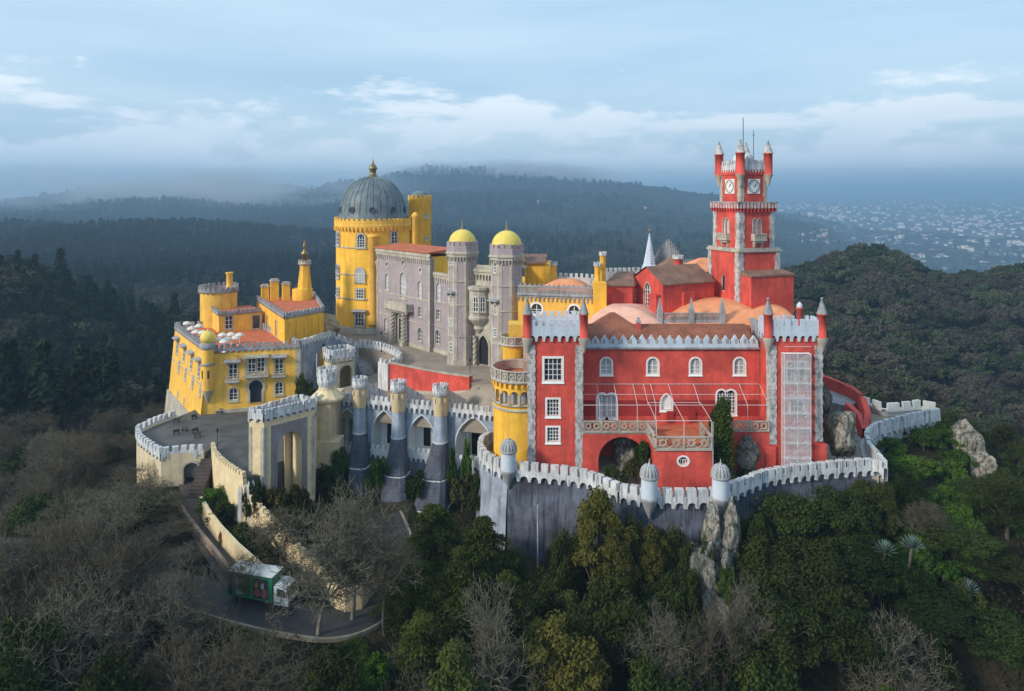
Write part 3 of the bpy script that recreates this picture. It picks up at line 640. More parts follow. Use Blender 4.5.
q = MB(); q.lathe(bx+.2, by, [(1.0, 15.3), (1.35, 15.6), (1.35, 16.0), (1.0, 16.0)], 16); crenel(q, circle(bx+.2, by, 1.25, 12), z=16.2, cell=.5, band=.2, mer=.35, gap=.2, scal=0, thick=.18, out=.08, closed=True); q.build('turret_crown', M_STONEG, bt)
q = MB(); q.lathe(bx+.2, by, [(.62, 16), (.62, 17.6), (.8, 17.7), (.8, 17.85), (.35, 18.4), (.3, 19.0), (.42, 19.2), (.42, 19.5), (.12, 20.3), (.05, 20.8), (.001, 21)], 12); q.build('turret_lantern', M_BRASS, bt)
q = MB(); X, Y_ = G(287, 341, YZ+.1); q.cbox(X, Y_+.5, YZ, 2.0, 1.8, 1.9, .45); s = q.build('stair_hut', M_YEL2, yw); q = MB(); q.cbox(X, Y_+.5, YZ+1.9, 2.7, 2.5, .45, .45, .4); q.build('hut_roof', M_DOMEY, s)
# --- great round tower with the lead dome ---------------------------------------------------
DX, DY = GY(373, 300, 157)[0], 157.0; DRr = 8.25
dt = thing('domed_tower', 'huge round yellow tower under a ribbed lead-grey dome', 'tower', (DX, DY, 0))
q = MB(); q.lathe(DX, DY, [(8.6, -9), (8.6, 1.0), (DRr, 1.2), (DRr, 23.2)], 64); w_ = q.build('wall', M_YEL2, dt)
q = MB()
for z in (7.3, 12.6, 18.5): q.lathe(DX, DY, [(DRr-.02, z), (DRr+.14, z+.06), (DRr+.14, z+.26), (DRr-.02, z+.34)], 64)
q.lathe(DX, DY, [(8.62, -9), (8.72, -9), (8.72, 1.05), (8.3, 1.3)], 64); q.build('string_course', M_STONEG, dt)
q = MB(); q.lathe(DX, DY, [(DRr, 22.4), (8.65, 23.3), (8.65, 23.9), (7.0, 23.95), (7.0, 24.3)], 64)
for i in range(56): a = 2*math.pi*i/56; q.cbox(DX+8.5*math.cos(a), DY+8.5*math.sin(a), 22.3, .5, .34, .9, a)
q.build('cornice', M_YEL, dt)
q = MB(); crenel(q, circle(DX, DY, 8.55, 44), z=24.6, cell=1.2, band=.8, mer=.75, gap=.5, scal=0, out=.12, closed=True); q.build('battlement', M_YEL, dt)
q = MB(); q.lathe(DX, DY, [(7.7, 24), (7.7, 25.4), (7.55, 25.7)]+[(7.5*math.cos(t)**.92, 25.7+8.7*math.sin(t)) for t in [i*math.pi/2/14 for i in range(1, 14)]]+[(.5, 34.35)], 64); dm = q.build('dome', M_LEAD, dt)
q = MB()
for i in range(32):
    a = 2*math.pi*i/32; pr = [(7.5*math.cos(t)**.92+.03, 25.7+8.7*math.sin(t)) for t in [k*math.pi/2/12 for k in range(12)]]
    for (r0, z0), (r1, z1) in zip(pr, pr[1:]): q.tube((DX+r0*math.cos(a), DY+r0*math.sin(a), z0), (DX+r1*math.cos(a), DY+r1*math.sin(a), z1), .09, n=5)
q.build('dome_rib', M_LEAD, dm)
for i in range(10):
    a = -math.pi/2+.18+2*math.pi*i/10; q = MB(); c_ = Vector((DX+7.55*math.cos(a), DY+7.55*math.sin(a), 26.9)); fr = Fr((c_.x-math.sin(a)*-1, c_.y-math.cos(a)), (c_.x-math.sin(a), c_.y+math.cos(a)))
    fr = Fr((c_.x+math.sin(a), c_.y-math.cos(a)), (c_.x-math.sin(a), c_.y+math.cos(a)))
    ring_on(q, fr, shape('round', 1, -.45+26.9, .9, .9), shape('round', 1, -.7+26.9, 1.4, 1.4), -.9, .12); q.panel(fr, shape('round', 1, 26.45, .9, .9), w=.0); q.build('dormer', M_DSLATE, dm)
q = MB(); q.lathe(DX, DY, [(1.3, 34.2), (1.2, 34.5), (.75, 34.6), (.7, 36.0), (1.0, 36.15), (1.0, 36.35), (.75, 36.9), (.35, 37.4), (.2, 37.5), (.28, 37.9), (.1, 38.1), (.03, 38.9), (.001, 39)], 14); q.build('dome_lantern', M_BRASS, dm)
def cyl_window(B, cx, cy, r, px, py, w, h, kind, **o):
    """Window on a round wall: found where the sight line first meets the cylinder."""
    d = ray(px, py); a = d.x**2+d.y**2; b = -2*(d.x*cx+d.y*cy); c = cx*cx+cy*cy-r*r; disc = b*b-4*a*c
    t = (-b-math.sqrt(max(disc, 0)))/(2*a); x, y, z = d.x*t, d.y*t, CAMZ+d.z*t; an = math.atan2(y-cy, x-cx)
    rr = r*math.cos(w/2/r)-.02
    ex, ey = cx+(r+.06)*math.cos(an), cy+(r+.06)*math.sin(an)
    fr = Fr((ex+math.sin(an)*2, ey-math.cos(an)*2), (ex-math.sin(an)*2, ey+math.cos(an)*2))
    o.setdefault('rec', .0); window(B, fr, 2, z-h/2, w, h, kind, **o)
    return fr, z
for px, py, w, h, k, o in ((361, 240.5, 1.7, 2.9, 'arch', dict(sur=.3, bars=(2, 3))), (360, 275, 1.9, 2.9, 'arch', dict(sur=.3, bars=(2, 3), glass=M_CURT)), (360, 293.7, 1.6, 2.0, 'rect', dict(sur=.25, bars=(2, 2))), (359.8, 319.8, 2.0, 2.6, 'rect', dict(sur=.3, hood=1, bars=(2, 2))),
    (338.2, 238, 1.7, 2.9, 'arch', dict(sur=.3)), (338, 271, 1.7, 2.9, 'arch', dict(sur=.3)), (338, 292, 1.5, 2, 'rect', dict(sur=.25)), (394, 237, 1.6, 2.7, 'arch', dict(sur=.3))):
    cyl_window(dt, DX, DY, DRr, px, py, w, h, k, **o)
X = GY(372.5, 240, 148.3)[0]; q = MB(); q.lathe(X, 149.2, [(1.1, 2), (1.1, 20.9), (1.3, 21.1), (1.3, 21.4), (1.0, 21.5), (.001, 21.6)], 16); q.build('stair_turret', M_YEL, dt)
X = GY(414.5, 240, 150)[0]; q = MB(); q.lathe(X, 151, [(.62, 12), (.62, 25.2), (.8, 25.4), (.8, 25.8), (.3, 26.4), (.001, 26.5)], 12); q.build('chimney', M_YEL, dt)
# lesser tower behind
TX, TY = GY(420, 220, 167)[0], 167.0
tt = thing('round_stair_tower', 'slender round yellow tower with a low dome, tucked behind the big domed tower', 'tower', (TX, TY, 0))
q = MB(); q.lathe(TX, TY, [(2.75, -9), (2.75, 28.6), (2.95, 29), (2.95, 29.3)], 32); q.build('wall', M_YEL2, tt)
q = MB(); crenel(q, circle(TX, TY, 2.85, 16), z=29.6, cell=1.1, band=.4, mer=.6, gap=.45, scal=0, out=.12, closed=True); q.build('battlement', M_YEL, tt)
q = MB(); q.lathe(TX, TY, [(2.4, 29), (2.35, 29.9), (1.9, 30.7), (1.1, 31.2), (.001, 31.4)], 24); q.build('dome', M_LEAD, tt)
for px, py in ((426, 216.5), (426, 239), (415, 227)): cyl_window(tt, TX, TY, 2.75, px, py, 1.0, 1.0, 'round', sur=.22)
# --- violet palace -------------------------------------------------------------------------
PA = Vector((-31.6, 151.0)); PB = Vector((-15.2, 132.0)); pd = (PB-PA).normalized(); pin = Vector((pd.y*-1, pd.x))  # inward
pin = Vector((-pd.y, pd.x))
vp = thing('violet_palace', 'violet tiled palace front with stone portal, balcony and flat red roof', 'building', (PA.x, PA.y, 0))
def VP(u, w=0): v = PA+pd*u-pin*w; return (v.x, v.y)     # w outward
VF = Fr(VP(0), VP(40))
uA = VF.hit(369, 331)[0]; uC0 = VF.hit(380.5, 300)[0]; uC1 = VF.hit(434, 300)[0]; uE = VF.hit(450, 330)[0]
CF = Fr(VP(uC0, .9), VP(uC1, .9))
mb = MB()
LW = Fr(VP(uA), VP(uC0)); RW = Fr(VP(uC1), VP(uE))
facade(mb, vp, LW, -1, 15.4, [(375, 281, 1.35, 2.9, 'arch', dict(glass=M_CURT)), (374.5, 299, 1.2, 2.2, 'rect', dict(glass=M_CURT)), (374.5, 321, 1.35, 2.7, 'arch', {})])
facade(mb, vp, CF, -1, 18.0, [(387, 282, 1.5, 3.4, 'arch', dict(glass=M_CURT)), (403, 285, 2.3, 5.0, 'arch', dict(glass=M_CURT, bars=(2, 3), sur=.35)), (420, 289.5, 1.5, 3.4, 'arch', dict(glass=M_CURT)),
  (387, 265, 1.0, 1.0, 'round', dict(sur=.3)), (403.3, 263.5, 1.1, 1.1, 'round', dict(sur=.3)), (420.4, 271, 1.0, 1.0, 'round', dict(sur=.3)),
  (386.5, 304.5, 1.2, 2.0, 'rect', dict(glass=M_CURT)), (386, 325, 1.3, 2.9, 'arch', dict(glass=M_CURT)), (420, 312, 1.3, 1.9, 'rect', {}), (420, 334.5, 1.5, 2.6, 'arch', {}),
  (402, 328, 2.1, 6.6, 'gothic', dict(door=True, sur=.5, dmat=M_DARK))])
facade(mb, vp, RW, -1, 14.8, [(438.7, 292, 1.6, 3.6, 'arch', dict(glass=M_CURT)), (438.5, 314.5, 1.4, 1.9, 'rect', {}), (438, 337, 1.6, 2.7, 'arch', {})])
for a, b, z0_, z1_, dd in ((VP(uC0), VP(uC0, .9), -1, 18, 0), (VP(uC1, .9), VP(uC1), -1, 18, 0), (VP(uA, -9), VP(uA), -1, 15.4, 0), (VP(uE), VP(uE, -9), -1, 14.8, 0)):
    mb.poly([(*a, z0_), (*b, z0_), (*b, z1_), (*a, z1_)])
mb.build('wall', M_PURPLE, vp)
dep = 5.0
q = MB(); q.poly([(*VP(uC1, .6), 13), (*VP(uC1, -dep), 13), (*VP(uC1, -dep), 18.3), (*VP(uC1, .6), 18.3)]); q.poly([(*VP(uC1, -dep), 13), (*VP(uC0, -dep), 13), (*VP(uC0, -dep), 18.3), (*VP(uC1, -dep), 18.3)]); q.poly([(*VP(uC0, -dep), 13), (*VP(uC0, .6), 13), (*VP(uC0, .6), 18.3), (*VP(uC0, -dep), 18.3)])
q.build('side_wall', M_YEL2, vp)
q = MB(); q.prism([VP(uC0-.3, 1.4), VP(uC1+.3, 1.4), VP(uC1+.3, -dep-.3), VP(uC0-.3, -dep-.3)], 18.95, [19.2, 19.2, 19.7, 19.7]); q.build('roof', M_TERRA, vp)
q = MB(); q.prism([VP(uA, -.4), VP(uC0, -.4), VP(uC0, -9), VP(uA, -9)], 15.0, 15.3); q.prism([VP(uC1, -.4), VP(uE, -.4), VP(uE, -9), VP(uC1, -9)], 14.3, 14.7); q.build('side_roof', M_WHITE, vp)
def arcband(q, fr, u0, u1, ztop, cell=.75, band=1.3, out=.18, cap=.25):
    n = max(1, round((u1-u0)/cell)); c = (u1-u0)/n
    for i in range(n):
        a = u0+i*c; pts = [(a, ztop-band)]+[(a+c*.12, ztop-band)]+[(a+c/2-c*.38*math.cos(math.pi*k/4), ztop-band*.55+c*.38*math.sin(math.pi*k/4)) for k in range(5)]+[(a+c*.88, ztop-band), (a+c, ztop-band), (a+c, ztop), (a, ztop)]
        q.panel(fr, pts, depth=out+.02, w=out, rimdepth=out+.02)
    q.box(fr, u0-.1, u1+.1, ztop, ztop+cap, -.05, out+.22); q.box(fr, u0-.1, u1+.1, ztop+cap, ztop+cap*2.4, -.05, out+.05)
q = MB(); arcband(q, CF, -.1, CF.L+.1, 18.2, band=1.5); arcband(q, LW, 0, LW.L, 15.4, band=1.3); arcband(q, RW, 0, RW.L, 14.8, band=1.3)
for z in (5.0, 9.6):
    q.box(LW, 0, LW.L, z, z+.25, -.02, .12); q.box(CF, 0, CF.L, z, z+.25, -.02, .12); q.box(RW, 0, RW.L, z, z+.25, -.02, .12)
for fr in (LW, CF, RW): q.box(fr, 0, fr.L, -1, .75, -.02, .16)
quoins(q, CF, 0, 0.8, 16.5, .7, .5, side=1); quoins(q, CF, CF.L, .8, 16.5, .7, .5, side=-1)
q.build('cornice', M_STONEG, vp)
up, _ = CF.hit(402, 340)
q = MB()
for s in (-1, 1):
    for k in range(26):
        z = k*.27; a = k*.55
        c_ = CF.P(up+s*2.15, z, 1.0); q.cbox(c_.x, c_.y, z, .8, .8, .29, a+s)
    q.box(CF, up+s*2.15-.6, up+s*2.15+.6, -.2, .8, .4, 1.6)
q.box(CF, up-4.3, up+4.3, 7.0, 7.5, 0, 1.7); q.box(CF, up-3.0, up+3.0, 6.6, 7.0, 0, 1.4)
q.box(CF, up-4.3, up+4.3, 7.5, 8.5, 1.45, 1.68); q.box(CF, up-4.3, up-4.05, 7.5, 8.5, 0, 1.5); q.box(CF, up+4.05, up+4.3, 7.5, 8.5, 0, 1.5); q.box(CF, up-4.4, up+4.4, 8.5, 8.68, 1.38, 1.76)
for i in range(14): uu = up-4+8*i/13; q.box(CF, uu-.14, uu+.14, 6.5, 7.0, 1.3, 1.6)
q.build('portal_balcony', M_STONEG, vp)
# --- the two octagonal turrets with yellow domes, and the porch between ----------------------
def dome_turret(x, y, r, ztop, wins, label):
    B = thing('domed_turret', label, 'tower', (x, y, 0), 'twin domed turrets of the violet palace')
    n = 8; a0 = math.atan2(-pin.y, -pin.x)+math.pi/8
    pts = [(x+r*math.cos(a0+2*math.pi*i/n), y+r*math.sin(a0+2*math.pi*i/n)) for i in range(n)]
    q = MB(); 
    q.prism(pts, -1, ztop-2.4, top=False); q.build('wall', M_PURPLE, B)
    q = MB()
    for i in range(n):
        fr = Fr(pts[i-1], pts[i]); quoins(q, fr, 0, .9, ztop-3.4, fr.L*.24, .5, .07, side=1); quoins(q, fr, fr.L, .9, ztop-3.4, fr.L*.24, .5, .07, side=-1)
        q.box(fr, -.05, fr.L+.05, -1, .9, -.1, .25)
        for z in (5.0, 10.6, ztop-7.2): q.box(fr, -.05, fr.L+.05, z, z+.25, -.02, .14)
    q.build('quoin', M_STONEG, B)
    q = MB(); 
    for i in range(n):
        fr = Fr(pts[i-1], pts[i]); arcband(q, fr, -.05, fr.L+.05, ztop-2.3, cell=.6, band=1.2, out=.28, cap=.2)
    q.build('cornice', M_STONEG, B)
    q = MB(); crenel(q, [(x+(r+.3)*math.cos(a0+2*math.pi*i/n), y+(r+.3)*math.sin(a0+2*math.pi*i/n)) for i in range(n)], z=ztop-.75, cell=1.15, band=1.1, mer=.7, gap=.34, scal=0, out=0, closed=True); q.build('battlement', M_PURPLE, B)
    q = MB(); rd = r*.94; q.lathe(x, y, [(rd, ztop-1.9), (rd, ztop-.5)]+[(rd*math.cos(t), ztop-.5+rd*1.02*math.sin(t)) for t in [k*math.pi/24 for k in range(1, 12)]]+[(.05, ztop-.5+rd*1.02)], 32); d_ = q.build('dome', M_DOMEY, B)
    q = MB(); zt = ztop-.5+rd*1.02; q.lathe(x, y, [(.25, zt-.1), (.3, zt+.15), (.12, zt+.35), (.05, zt+1.6), (.001, zt+1.7)], 8); q.build('finial', M_BRASS, d_)
    for i in range(n):
        fr = Fr(pts[i-1], pts[i])
        if fr.n.y > -.15: continue
        for px, py, w, h, k, o in wins:
            u, z = fr.hit(px, py)
            if .3 < u < fr.L-.3: window(B, fr, fr.L/2, z-h/2, w, h, k, rec=-.02, sur=.16, **o)
    return B
t1 = (-8.95, 123.2); t2 = (-.9, 116.7)
dome_turret(*t1, 2.62, 22.0, [(451.5, 260, .8, 1.8, 'arch', {}), (451.5, 300, .8, 1.8, 'arch', dict(hood=1)), (451.8, 322, .8, 1.4, 'arch', {}), (451.5, 347, .9, 1.8, 'rect', {})], 'left of the twin turrets, violet octagonal shaft with a plain yellow dome')
dome_turret(*t2, 2.75, 22.0, [(496.5, 267.5, .8, 1.8, 'arch', {}), (496.5, 309, .8, 1.8, 'arch', dict(hood=1)), (497, 333, .9, 1.4, 'rect', {})], 'right of the twin turrets, violet octagonal shaft with a yellow dome, nearer the red castle')
BF = Fr((t1[0]+1.2+pin.x*.6, t1[1]-1.2+pin.y*.6), (t2[0]-1.2+pin.x*.6, t2[1]+1.2+pin.y*.6))
pr = thing('stone_porch', 'carved pale stone porch with pointed doorway and oriel between the twin domed turrets', 'building', (BF.P(BF.L/2, 0).x, BF.P(BF.L/2, 0).y, 0))
q = MB(); facade(q, pr, BF, -1, 17.8, [(483.5, 350, 2.3, 5.2, 'gothic', dict(door=True, dmat=M_DARK, sur=.4))]); q.build('wall', M_STONEG, pr)
uo, _ = BF.hit(479, 305); c_ = BF.P(uo, 0, -.2)
ow = thing_dummy = None
q = MB(); q.lathe(c_.x, c_.y, [(.4, 5.6), (1.1, 6.5), (1.0, 7.0), (2.1, 8.2), (2.2, 8.6), (2.0, 8.8), (2.0, 13.2), (2.3, 13.5), (2.3, 13.9), (1.9, 14.1), (.1, 14.2)], 12, smooth=False); orl = q.build('oriel', M_STONEG, pr)
for px in (476, 482.5): cyl_window(orl, c_.x, c_.y, 2.0, px, 304, .9, 2.7, 'arch', sur=.14, name='oriel_window')
q = MB(); arcband(q, BF, 0, BF.L, 16.6, band=1.4, out=.35, cell=.7)
for s in (0, 1):
    for k in range(18): cc = BF.P(BF.L*.5+(s-.5)*4.4, 0, .6); q.cbox(cc.x, cc.y, -.2+k*.3, .55, .55, .31, k*.5)
q.build('cornice', M_STONEG, pr)
q = MB(); q.prism([BF.P(0, 0)[:2], BF.P(BF.L, 0)[:2], BF.P(BF.L, 0, -8)[:2], BF.P(0, 0, -8)[:2]], 17, 17.3); q.build('roof', M_WHITE, pr)
c_ = BF.P(BF.L*.45, 0, -6.5); q = MB(); q.lathe(c_.x, c_.y, [(3.3, 17.3), (3.3, 18.2)]+[(3.2*math.cos(t), 18.2+3.3*math.sin(t)) for t in [k*math.pi/20 for k in range(1, 10)]]+[(.02, 21.5)], 28); q.build('rear_dome', M_DOMEY, pr)
# palace core behind the violet front (closes the block)
q = MB(); core = [VP(uA, -2.5), VP(uE+2, -5), (t2[0]+2.5, t2[1]+2.5), (t2[0]+14, t2[1]+10), (-6, 158), (-24, 160)]
q.prism(core, -6, 13.0); q.build('palace_core', M_YEL2, label='plain yellow rear block of the palace, hidden behind the violet front', cat='building')

# ------------------------------------------------------------------ red castle
RY = 92.5
def X_(px, Y, py=400): return GY(px, py, Y)[0]
rcst = thing('red_castle', 'long red castle front between two corner towers with white battlements', 'building', (X_(675, RY), RY, -8))
def white_battlement(B, fr, z, u0=0, u1=None, depth=None, **k):
    u1 = fr.L if u1 is None else u1
    q = MB(); a = fr.P(u0, 0)[:2]; b = fr.P(u1, 0)[:2]; crenel(q, [a, b], z=z, cell=1.22, band=2.35, mer=1.05, gap=.34, scal=.75, thick=.45, out=.3, style='rect', **k)
    return q
def red_tower(name, label, px0, px1, dp, pt1, wins, strips, Y=RY, base=-7.7, top=11.4):
    x0, x1 = X_(px0, Y), X_(px1, Y); fr = Fr((x0, Y), (x1, Y))
    B = thing(name, label, 'tower', ((x0+x1)/2, Y, base), 'square red corner towers')
    q = MB(); facade(q, B, fr, base, top, wins); q.prism([(x1, Y), (x1, Y+dp), (x0, Y+dp), (x0, Y)], base, top, top=False)
    # prism above repeats the front; drop that one side
    q.f = q.f[:-1]; q.mi = q.mi[:-1]; q.sm = q.sm[:-1]
    q.m = 0; q.build('wall', M_RED, B)
    sx = [strips[0], strips[1]]; q = MB()
    for s, (pa, zb) in zip((1, -1), strips):
        u, _ = fr.hit(pa, 400); quoins(q, fr, u, zb, 9.8, 1.1, .62, .16); q.build('quoin', M_MARB, B); q = MB()
    R_ = Fr((x1, Y), (x1, Y+dp)); quoins(q, R_, .0, strips[1][1], 9.6, .7, .62, .12, side=1); q.build('quoin', M_MARB, B); q = MB(); L_ = Fr((x0, Y+dp), (x0, Y)); quoins(q, L_, L_.L, strips[0][1], 9.6, .7, .62, .12, side=-1)
    q.build('quoin', M_MARB, B)
    q = MB(); pth = [(x0, Y), (x1, Y), (x1, Y+dp), (x0, Y+dp)]
    crenel(q, pth, z=12.45, cell=1.02, band=2.1, mer=.85, gap=.36, scal=.8, thick=.4, out=.32, closed=True); 
    q.build('battlement', M_PALEB, B)
    q = MB(); q.prism(pth, 10.8, 11.2); q.build('roof', M_TERRA, B)
    for k, (x, y) in enumerate(((x0-.15, Y-.1), (x1+.15, Y-.1))):
        cone_turret(B, x, y, 10.6, 13.9, 16.3, .58, (M_RED, M_GREYST))
        q = MB(); q.lathe(x, y, [(.15, 8.8), (.55, 9.9), (.78, 10.6), (.78, 10.9)], 12); q.build('turret_corbel', M_STONEG, B)
    return B, fr
T1, F1 = red_tower('red_tower', 'left square red corner tower with three white windows one above another', 528.5, 582.5, 7.0, 0,
  [(553, 369.5, 2.35, 3.0, 'rect', dict(sur=.3, smat=M_WOOD, bars=(3, 3))), (553, 407.5, 1.6, 2.2, 'rect', dict(sur=.25, smat=M_WOOD, bars=(3, 3))), (553, 434.5, 1.55, 1.9, 'rect', dict(sur=.25, smat=M_WOOD, bars=(3, 3)))],
  [(531.5, -7.3), (579, -7.3)])
T2, F2 = red_tower('red_tower', 'right square red corner tower, its front wrapped in white scaffold netting', 769, 820.5, 3.2, 0,
  [(796, 372, 2.3, 2.6, 'rect', dict(sur=.25, smat=M_WOOD, bars=(3, 2))), (797, 404, 1.7, 2.0, 'rect', dict(sur=.25, smat=M_WOOD, bars=(2, 2)))],
  [(772.5, -3.6), (818.5, -3.2)], base=-7.7)
for a_, b_, zf_ in ((-.6, .8, -3.8), (F2.L-.9, F2.L+.7, -3.5)): q = MB(); q.box(F2, a_, b_, -8, zf_, -3, .35); q.build('tower_foot', M_RED, T2)
q = MB(); X = X_(801, 95); q.lathe(X, 95.5, [(.38, 11), (.38, 14.1), (.5, 14.2), (.5, 14.4), (.3, 14.5)], 12); c = q.build('chimney', M_RED, T2)
q = MB(); q.lathe(X, 95.5, [(.42, 14.4), (.42, 14.8), (.15, 15.1), (.001, 15.2)], 12); q.build('chimney_crown', M_WHITE, c)
# scaffolding
SA = off(F2, 1.3); ua, _ = SA.hit(784.5, 400); ub, _ = SA.hit(811, 400)
sc = thing('scaffolding', 'white steel scaffolding with netting up the front of the right red tower', 'scaffolding', (F2.P(ua, 0, 1).x, RY-1, -8.3))
q = MB(); zt = 8.9; lv = [-7.1+i*2.0 for i in range(9)]
for u in (ua, (ua+ub)/2, ub):
    for w in (0, -1.0): q.tube(SA.P(u, -7.4, w), SA.P(u, zt, w), .055, n=5)
for z in lv:
    q.tube(SA.P(ua, z, 0), SA.P(ub, z, 0), .05, n=5); q.tube(SA.P(ua, z+1.0, 0), SA.P(ub, z+1.0, 0), .035, n=5)
    for u in (ua, ub): q.tube(SA.P(u, z, 0), SA.P(u, z, -1.0), .045, n=5)
for i, z in enumerate(lv[:-1]):
    a, b = (ua, ub) if i % 2 else (ub, ua); q.tube(SA.P(a, z, 0), SA.P(b, z+2.0, 0), .04, n=5)
q.build('tube_frame', M_STEEL, sc)
q = MB()
for z in lv[1:]: q.box(SA, ua, ub, z-.06, z, -.95, -.1)
q.build('platform', M_WOOD, sc)
mn = bpy.data.materials.new('scaffold_netting'); mn.use_nodes = True; nt = mn.node_tree; b = nt.nodes['Principled BSDF']; b.inputs['Base Color'].default_value = (.62, .60, .62, 1)
b.inputs['Roughness'].default_value = .9; n_ = nt.nodes.new('ShaderNodeTexNoise'); n_.inputs['Scale'].default_value = .9; n_.inputs['Detail'].default_value = 5; tc = nt.nodes.new('ShaderNodeTexCoord'); nt.links.new(tc.outputs['Object'], n_.inputs['Vector'])
m_ = nt.nodes.new('ShaderNodeMapRange'); m_.inputs[1].default_value = .3; m_.inputs[2].default_value = .7; m_.inputs[3].default_value = .38; m_.inputs[4].default_value = .66; nt.links.new(n_.outputs['Fac'], m_.inputs[0]); nt.links.new(m_.outputs[0], b.inputs['Alpha'])
q = MB(); NF = off(SA, .06); nu = 10; nz = 28; gr = [[NF.P(ua+(ub-ua)*i/nu, -6.6+(zt+6.5)*j/nz, .05*math.sin(i*2.1+j)+.03*math.sin(j*1.7)) for i in range(nu+1)] for j in range(nz+1)]
q.rings(gr, closed=False); q.rings([[SA.P(ua-.05, -6.6, -1), SA.P(ua-.05, -6.6, .05)], [SA.P(ua-.05, zt, -1), SA.P(ua-.05, zt, .05)]], closed=False); q.build('netting', mn, sc)
# main recessed wall
MWY = 96.0; xl, xr = F1.P(F1.L, 0).x, F2.P(0, 0).x; MW = Fr((xl-.05, MWY), (xr+.05, MWY)); mz = 9.0
mb = MB(); AR = dict(sur=.22, smat=M_WOOD, glass=M_CURT)
facade(mb, rcst, MW, -2.3, mz, [(x, 366, 1.45, 2.2, 'arch', AR) for x in (606.3, 652.8, 695.5, 739.5)] +
  [(602, 405.5, 1.25, 3.3, 'arch', AR), (611.5, 405.5, 1.25, 3.3, 'arch', AR), (666.3, 402, 1.5, 2.2, 'gothic', dict(sur=.2, smat=M_WOOD, glass=M_WOOD, bars=(0, 0))), (721.5, 402, 1.25, 3.3, 'arch', dict(sur=.22, smat=M_WOOD, bars=(2, 5))), (731, 402, 1.25, 3.3, 'arch', dict(sur=.22, smat=M_WOOD, bars=(2, 5)))])
mb.build('wall', M_RED, rcst)
q = MB(); 
for a, b in ((597, 590), ): pass
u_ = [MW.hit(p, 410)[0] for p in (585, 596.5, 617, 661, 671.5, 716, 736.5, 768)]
for a, b in ((0.1, u_[1]), (u_[2], u_[3]), (u_[4], u_[5]), (u_[6], MW.L-.1)): q = MB(); q.box(MW, a+.15, b-.15, -.9, 1.3, -.01, .03); q.build('dark_red_band', M_REDD, rcst)  # darker red band along the lower main wall, between the openings
q = MB(); crenel(q, [MW.P(.3, 0)[:2], MW.P(MW.L-.3, 0)[:2]], z=9.25, cell=1.28, band=.45, mer=1.25, gap=.16, scal=0, style='gable', thick=.35, out=.25)
q.build('battlement', M_PALEB, rcst)
q = MB(); 
n = round(MW.L/1.28); cc = (MW.L-.6)/n
for i in range(n): 
    u = .3+cc*(i+.5); q.panel(off(MW, .256), shape('gothic', u, 9.3, .42, .75))
q.box(MW, .2, MW.L-.2, 8.55, 8.8, -.02, .42); q.build('battlement_slot', M_GREYST, rcst)
# tiled lean-to roof behind the battlement
q = MB(); a0_, b0_ = xl+.6, xr-.5
q.faces([(a0_, MWY+.5, 9.2), (b0_, MWY+.5, 9.2), (b0_, MWY+4.6, 11.2), (a0_, MWY+4.6, 11.2), (a0_, MWY+4.9, 8), (b0_, MWY+4.9, 8)], [(0, 1, 2, 3), (3, 2, 5, 4)]); q.build('tiled_roof', M_TILE, rcst)
for px in (638.5,): 
    X = X_(px, 99.5, 330); q = MB(); q.cbox(X, 99.5, 9.6, .55, .55, 2.0); c = q.build('chimney', M_RED, rcst); q = MB(); q.cbox(X, 99.5, 11.6, .75, .75, .18); q.cbox(X, 99.5, 11.78, .4, .4, .5); q.build('chimney_crown', M_GREYST, c)
# terrace wall in front, great arch, projecting room
TWY = 92.3; TW = Fr((xl, TWY), (X_(656, TWY), TWY)); tz = -1.8
ua_, zc = TW.hit(622, 470); wA = 6.4
q = MB(); zA = TW.hit(622, 437)[1]; pts = shape('arch', ua_, -9.9, wA, zA+9.9, seg=7)
q.panel(TW, [(0, -10), (ua_-wA/2, -10)]+pts[:1]+list(reversed(pts[2:]))[:-1]+[(ua_+wA/2, pts[1][1]), (ua_+wA/2, -10), (TW.L, -10), (TW.L, tz), (0, tz)] if False else [(0, -10.2), (TW.L, -10.2), (TW.L, tz), (0, tz)], [pts], depth=1.1); q.build('terrace_wall', M_RED, rcst); q = MB()
T3 = Fr((X_(713, TWY), TWY), (xr, TWY)); q.panel(T3, [(0, -10.2), (T3.L, -10.2), (T3.L, tz), (0, tz)])
q.build('terrace_wall', M_RED, rcst)
q = MB(); q.panel(Fr((xl, 98.6), (X_(656, TWY), 98.6)), [(0, -10), (TW.L, -10), (TW.L, tz), (0, tz)]); q.build('rear_wall', M_RED, rcst)
PJY = 87.0; pj0, pj1 = X_(655.5, PJY, 460), X_(712, PJY, 460); PJ = Fr((pj0, PJY), (pj1, PJY))
q = MB(); facade(q, rcst, PJ, -8.5, -2.2, [(683.3, 461, 1.25, 1.05, 'round', dict(sur=.22, smat=M_WOOD, bars=(3, 1)))]); q.prism([(pj1, PJY), (pj1, MWY-.1), (pj0, MWY-.1), (pj0, PJY)], -8.5, -2.2, top=False)
q.f = q.f[:-1]; q.mi = q.mi[:-1]; q.sm = q.sm[:-1]; q.build('projecting_room', M_RED, rcst)
q = MB(); q.prism([(pj0+.05, PJY+.05), (pj1-.05, PJY+.05), (pj1-.05, MWY), (pj0+.05, MWY)], -2.6, -2.15); q.build('terrace_floor', M_TERRA, rcst); q = MB(); q.prism([(xl, TWY+.05), (pj0-.02, TWY+.05), (pj0-.02, MWY), (xl, MWY)], -2.4, -1.81); q.build('terrace_floor', M_TERRA, rcst); q = MB(); q.prism([(pj1+.02, TWY+.05), (xr, TWY+.05), (xr, MWY), (pj1+.02, MWY)], -2.4, -1.81); q.build('terrace_floor', M_TERRA, rcst)
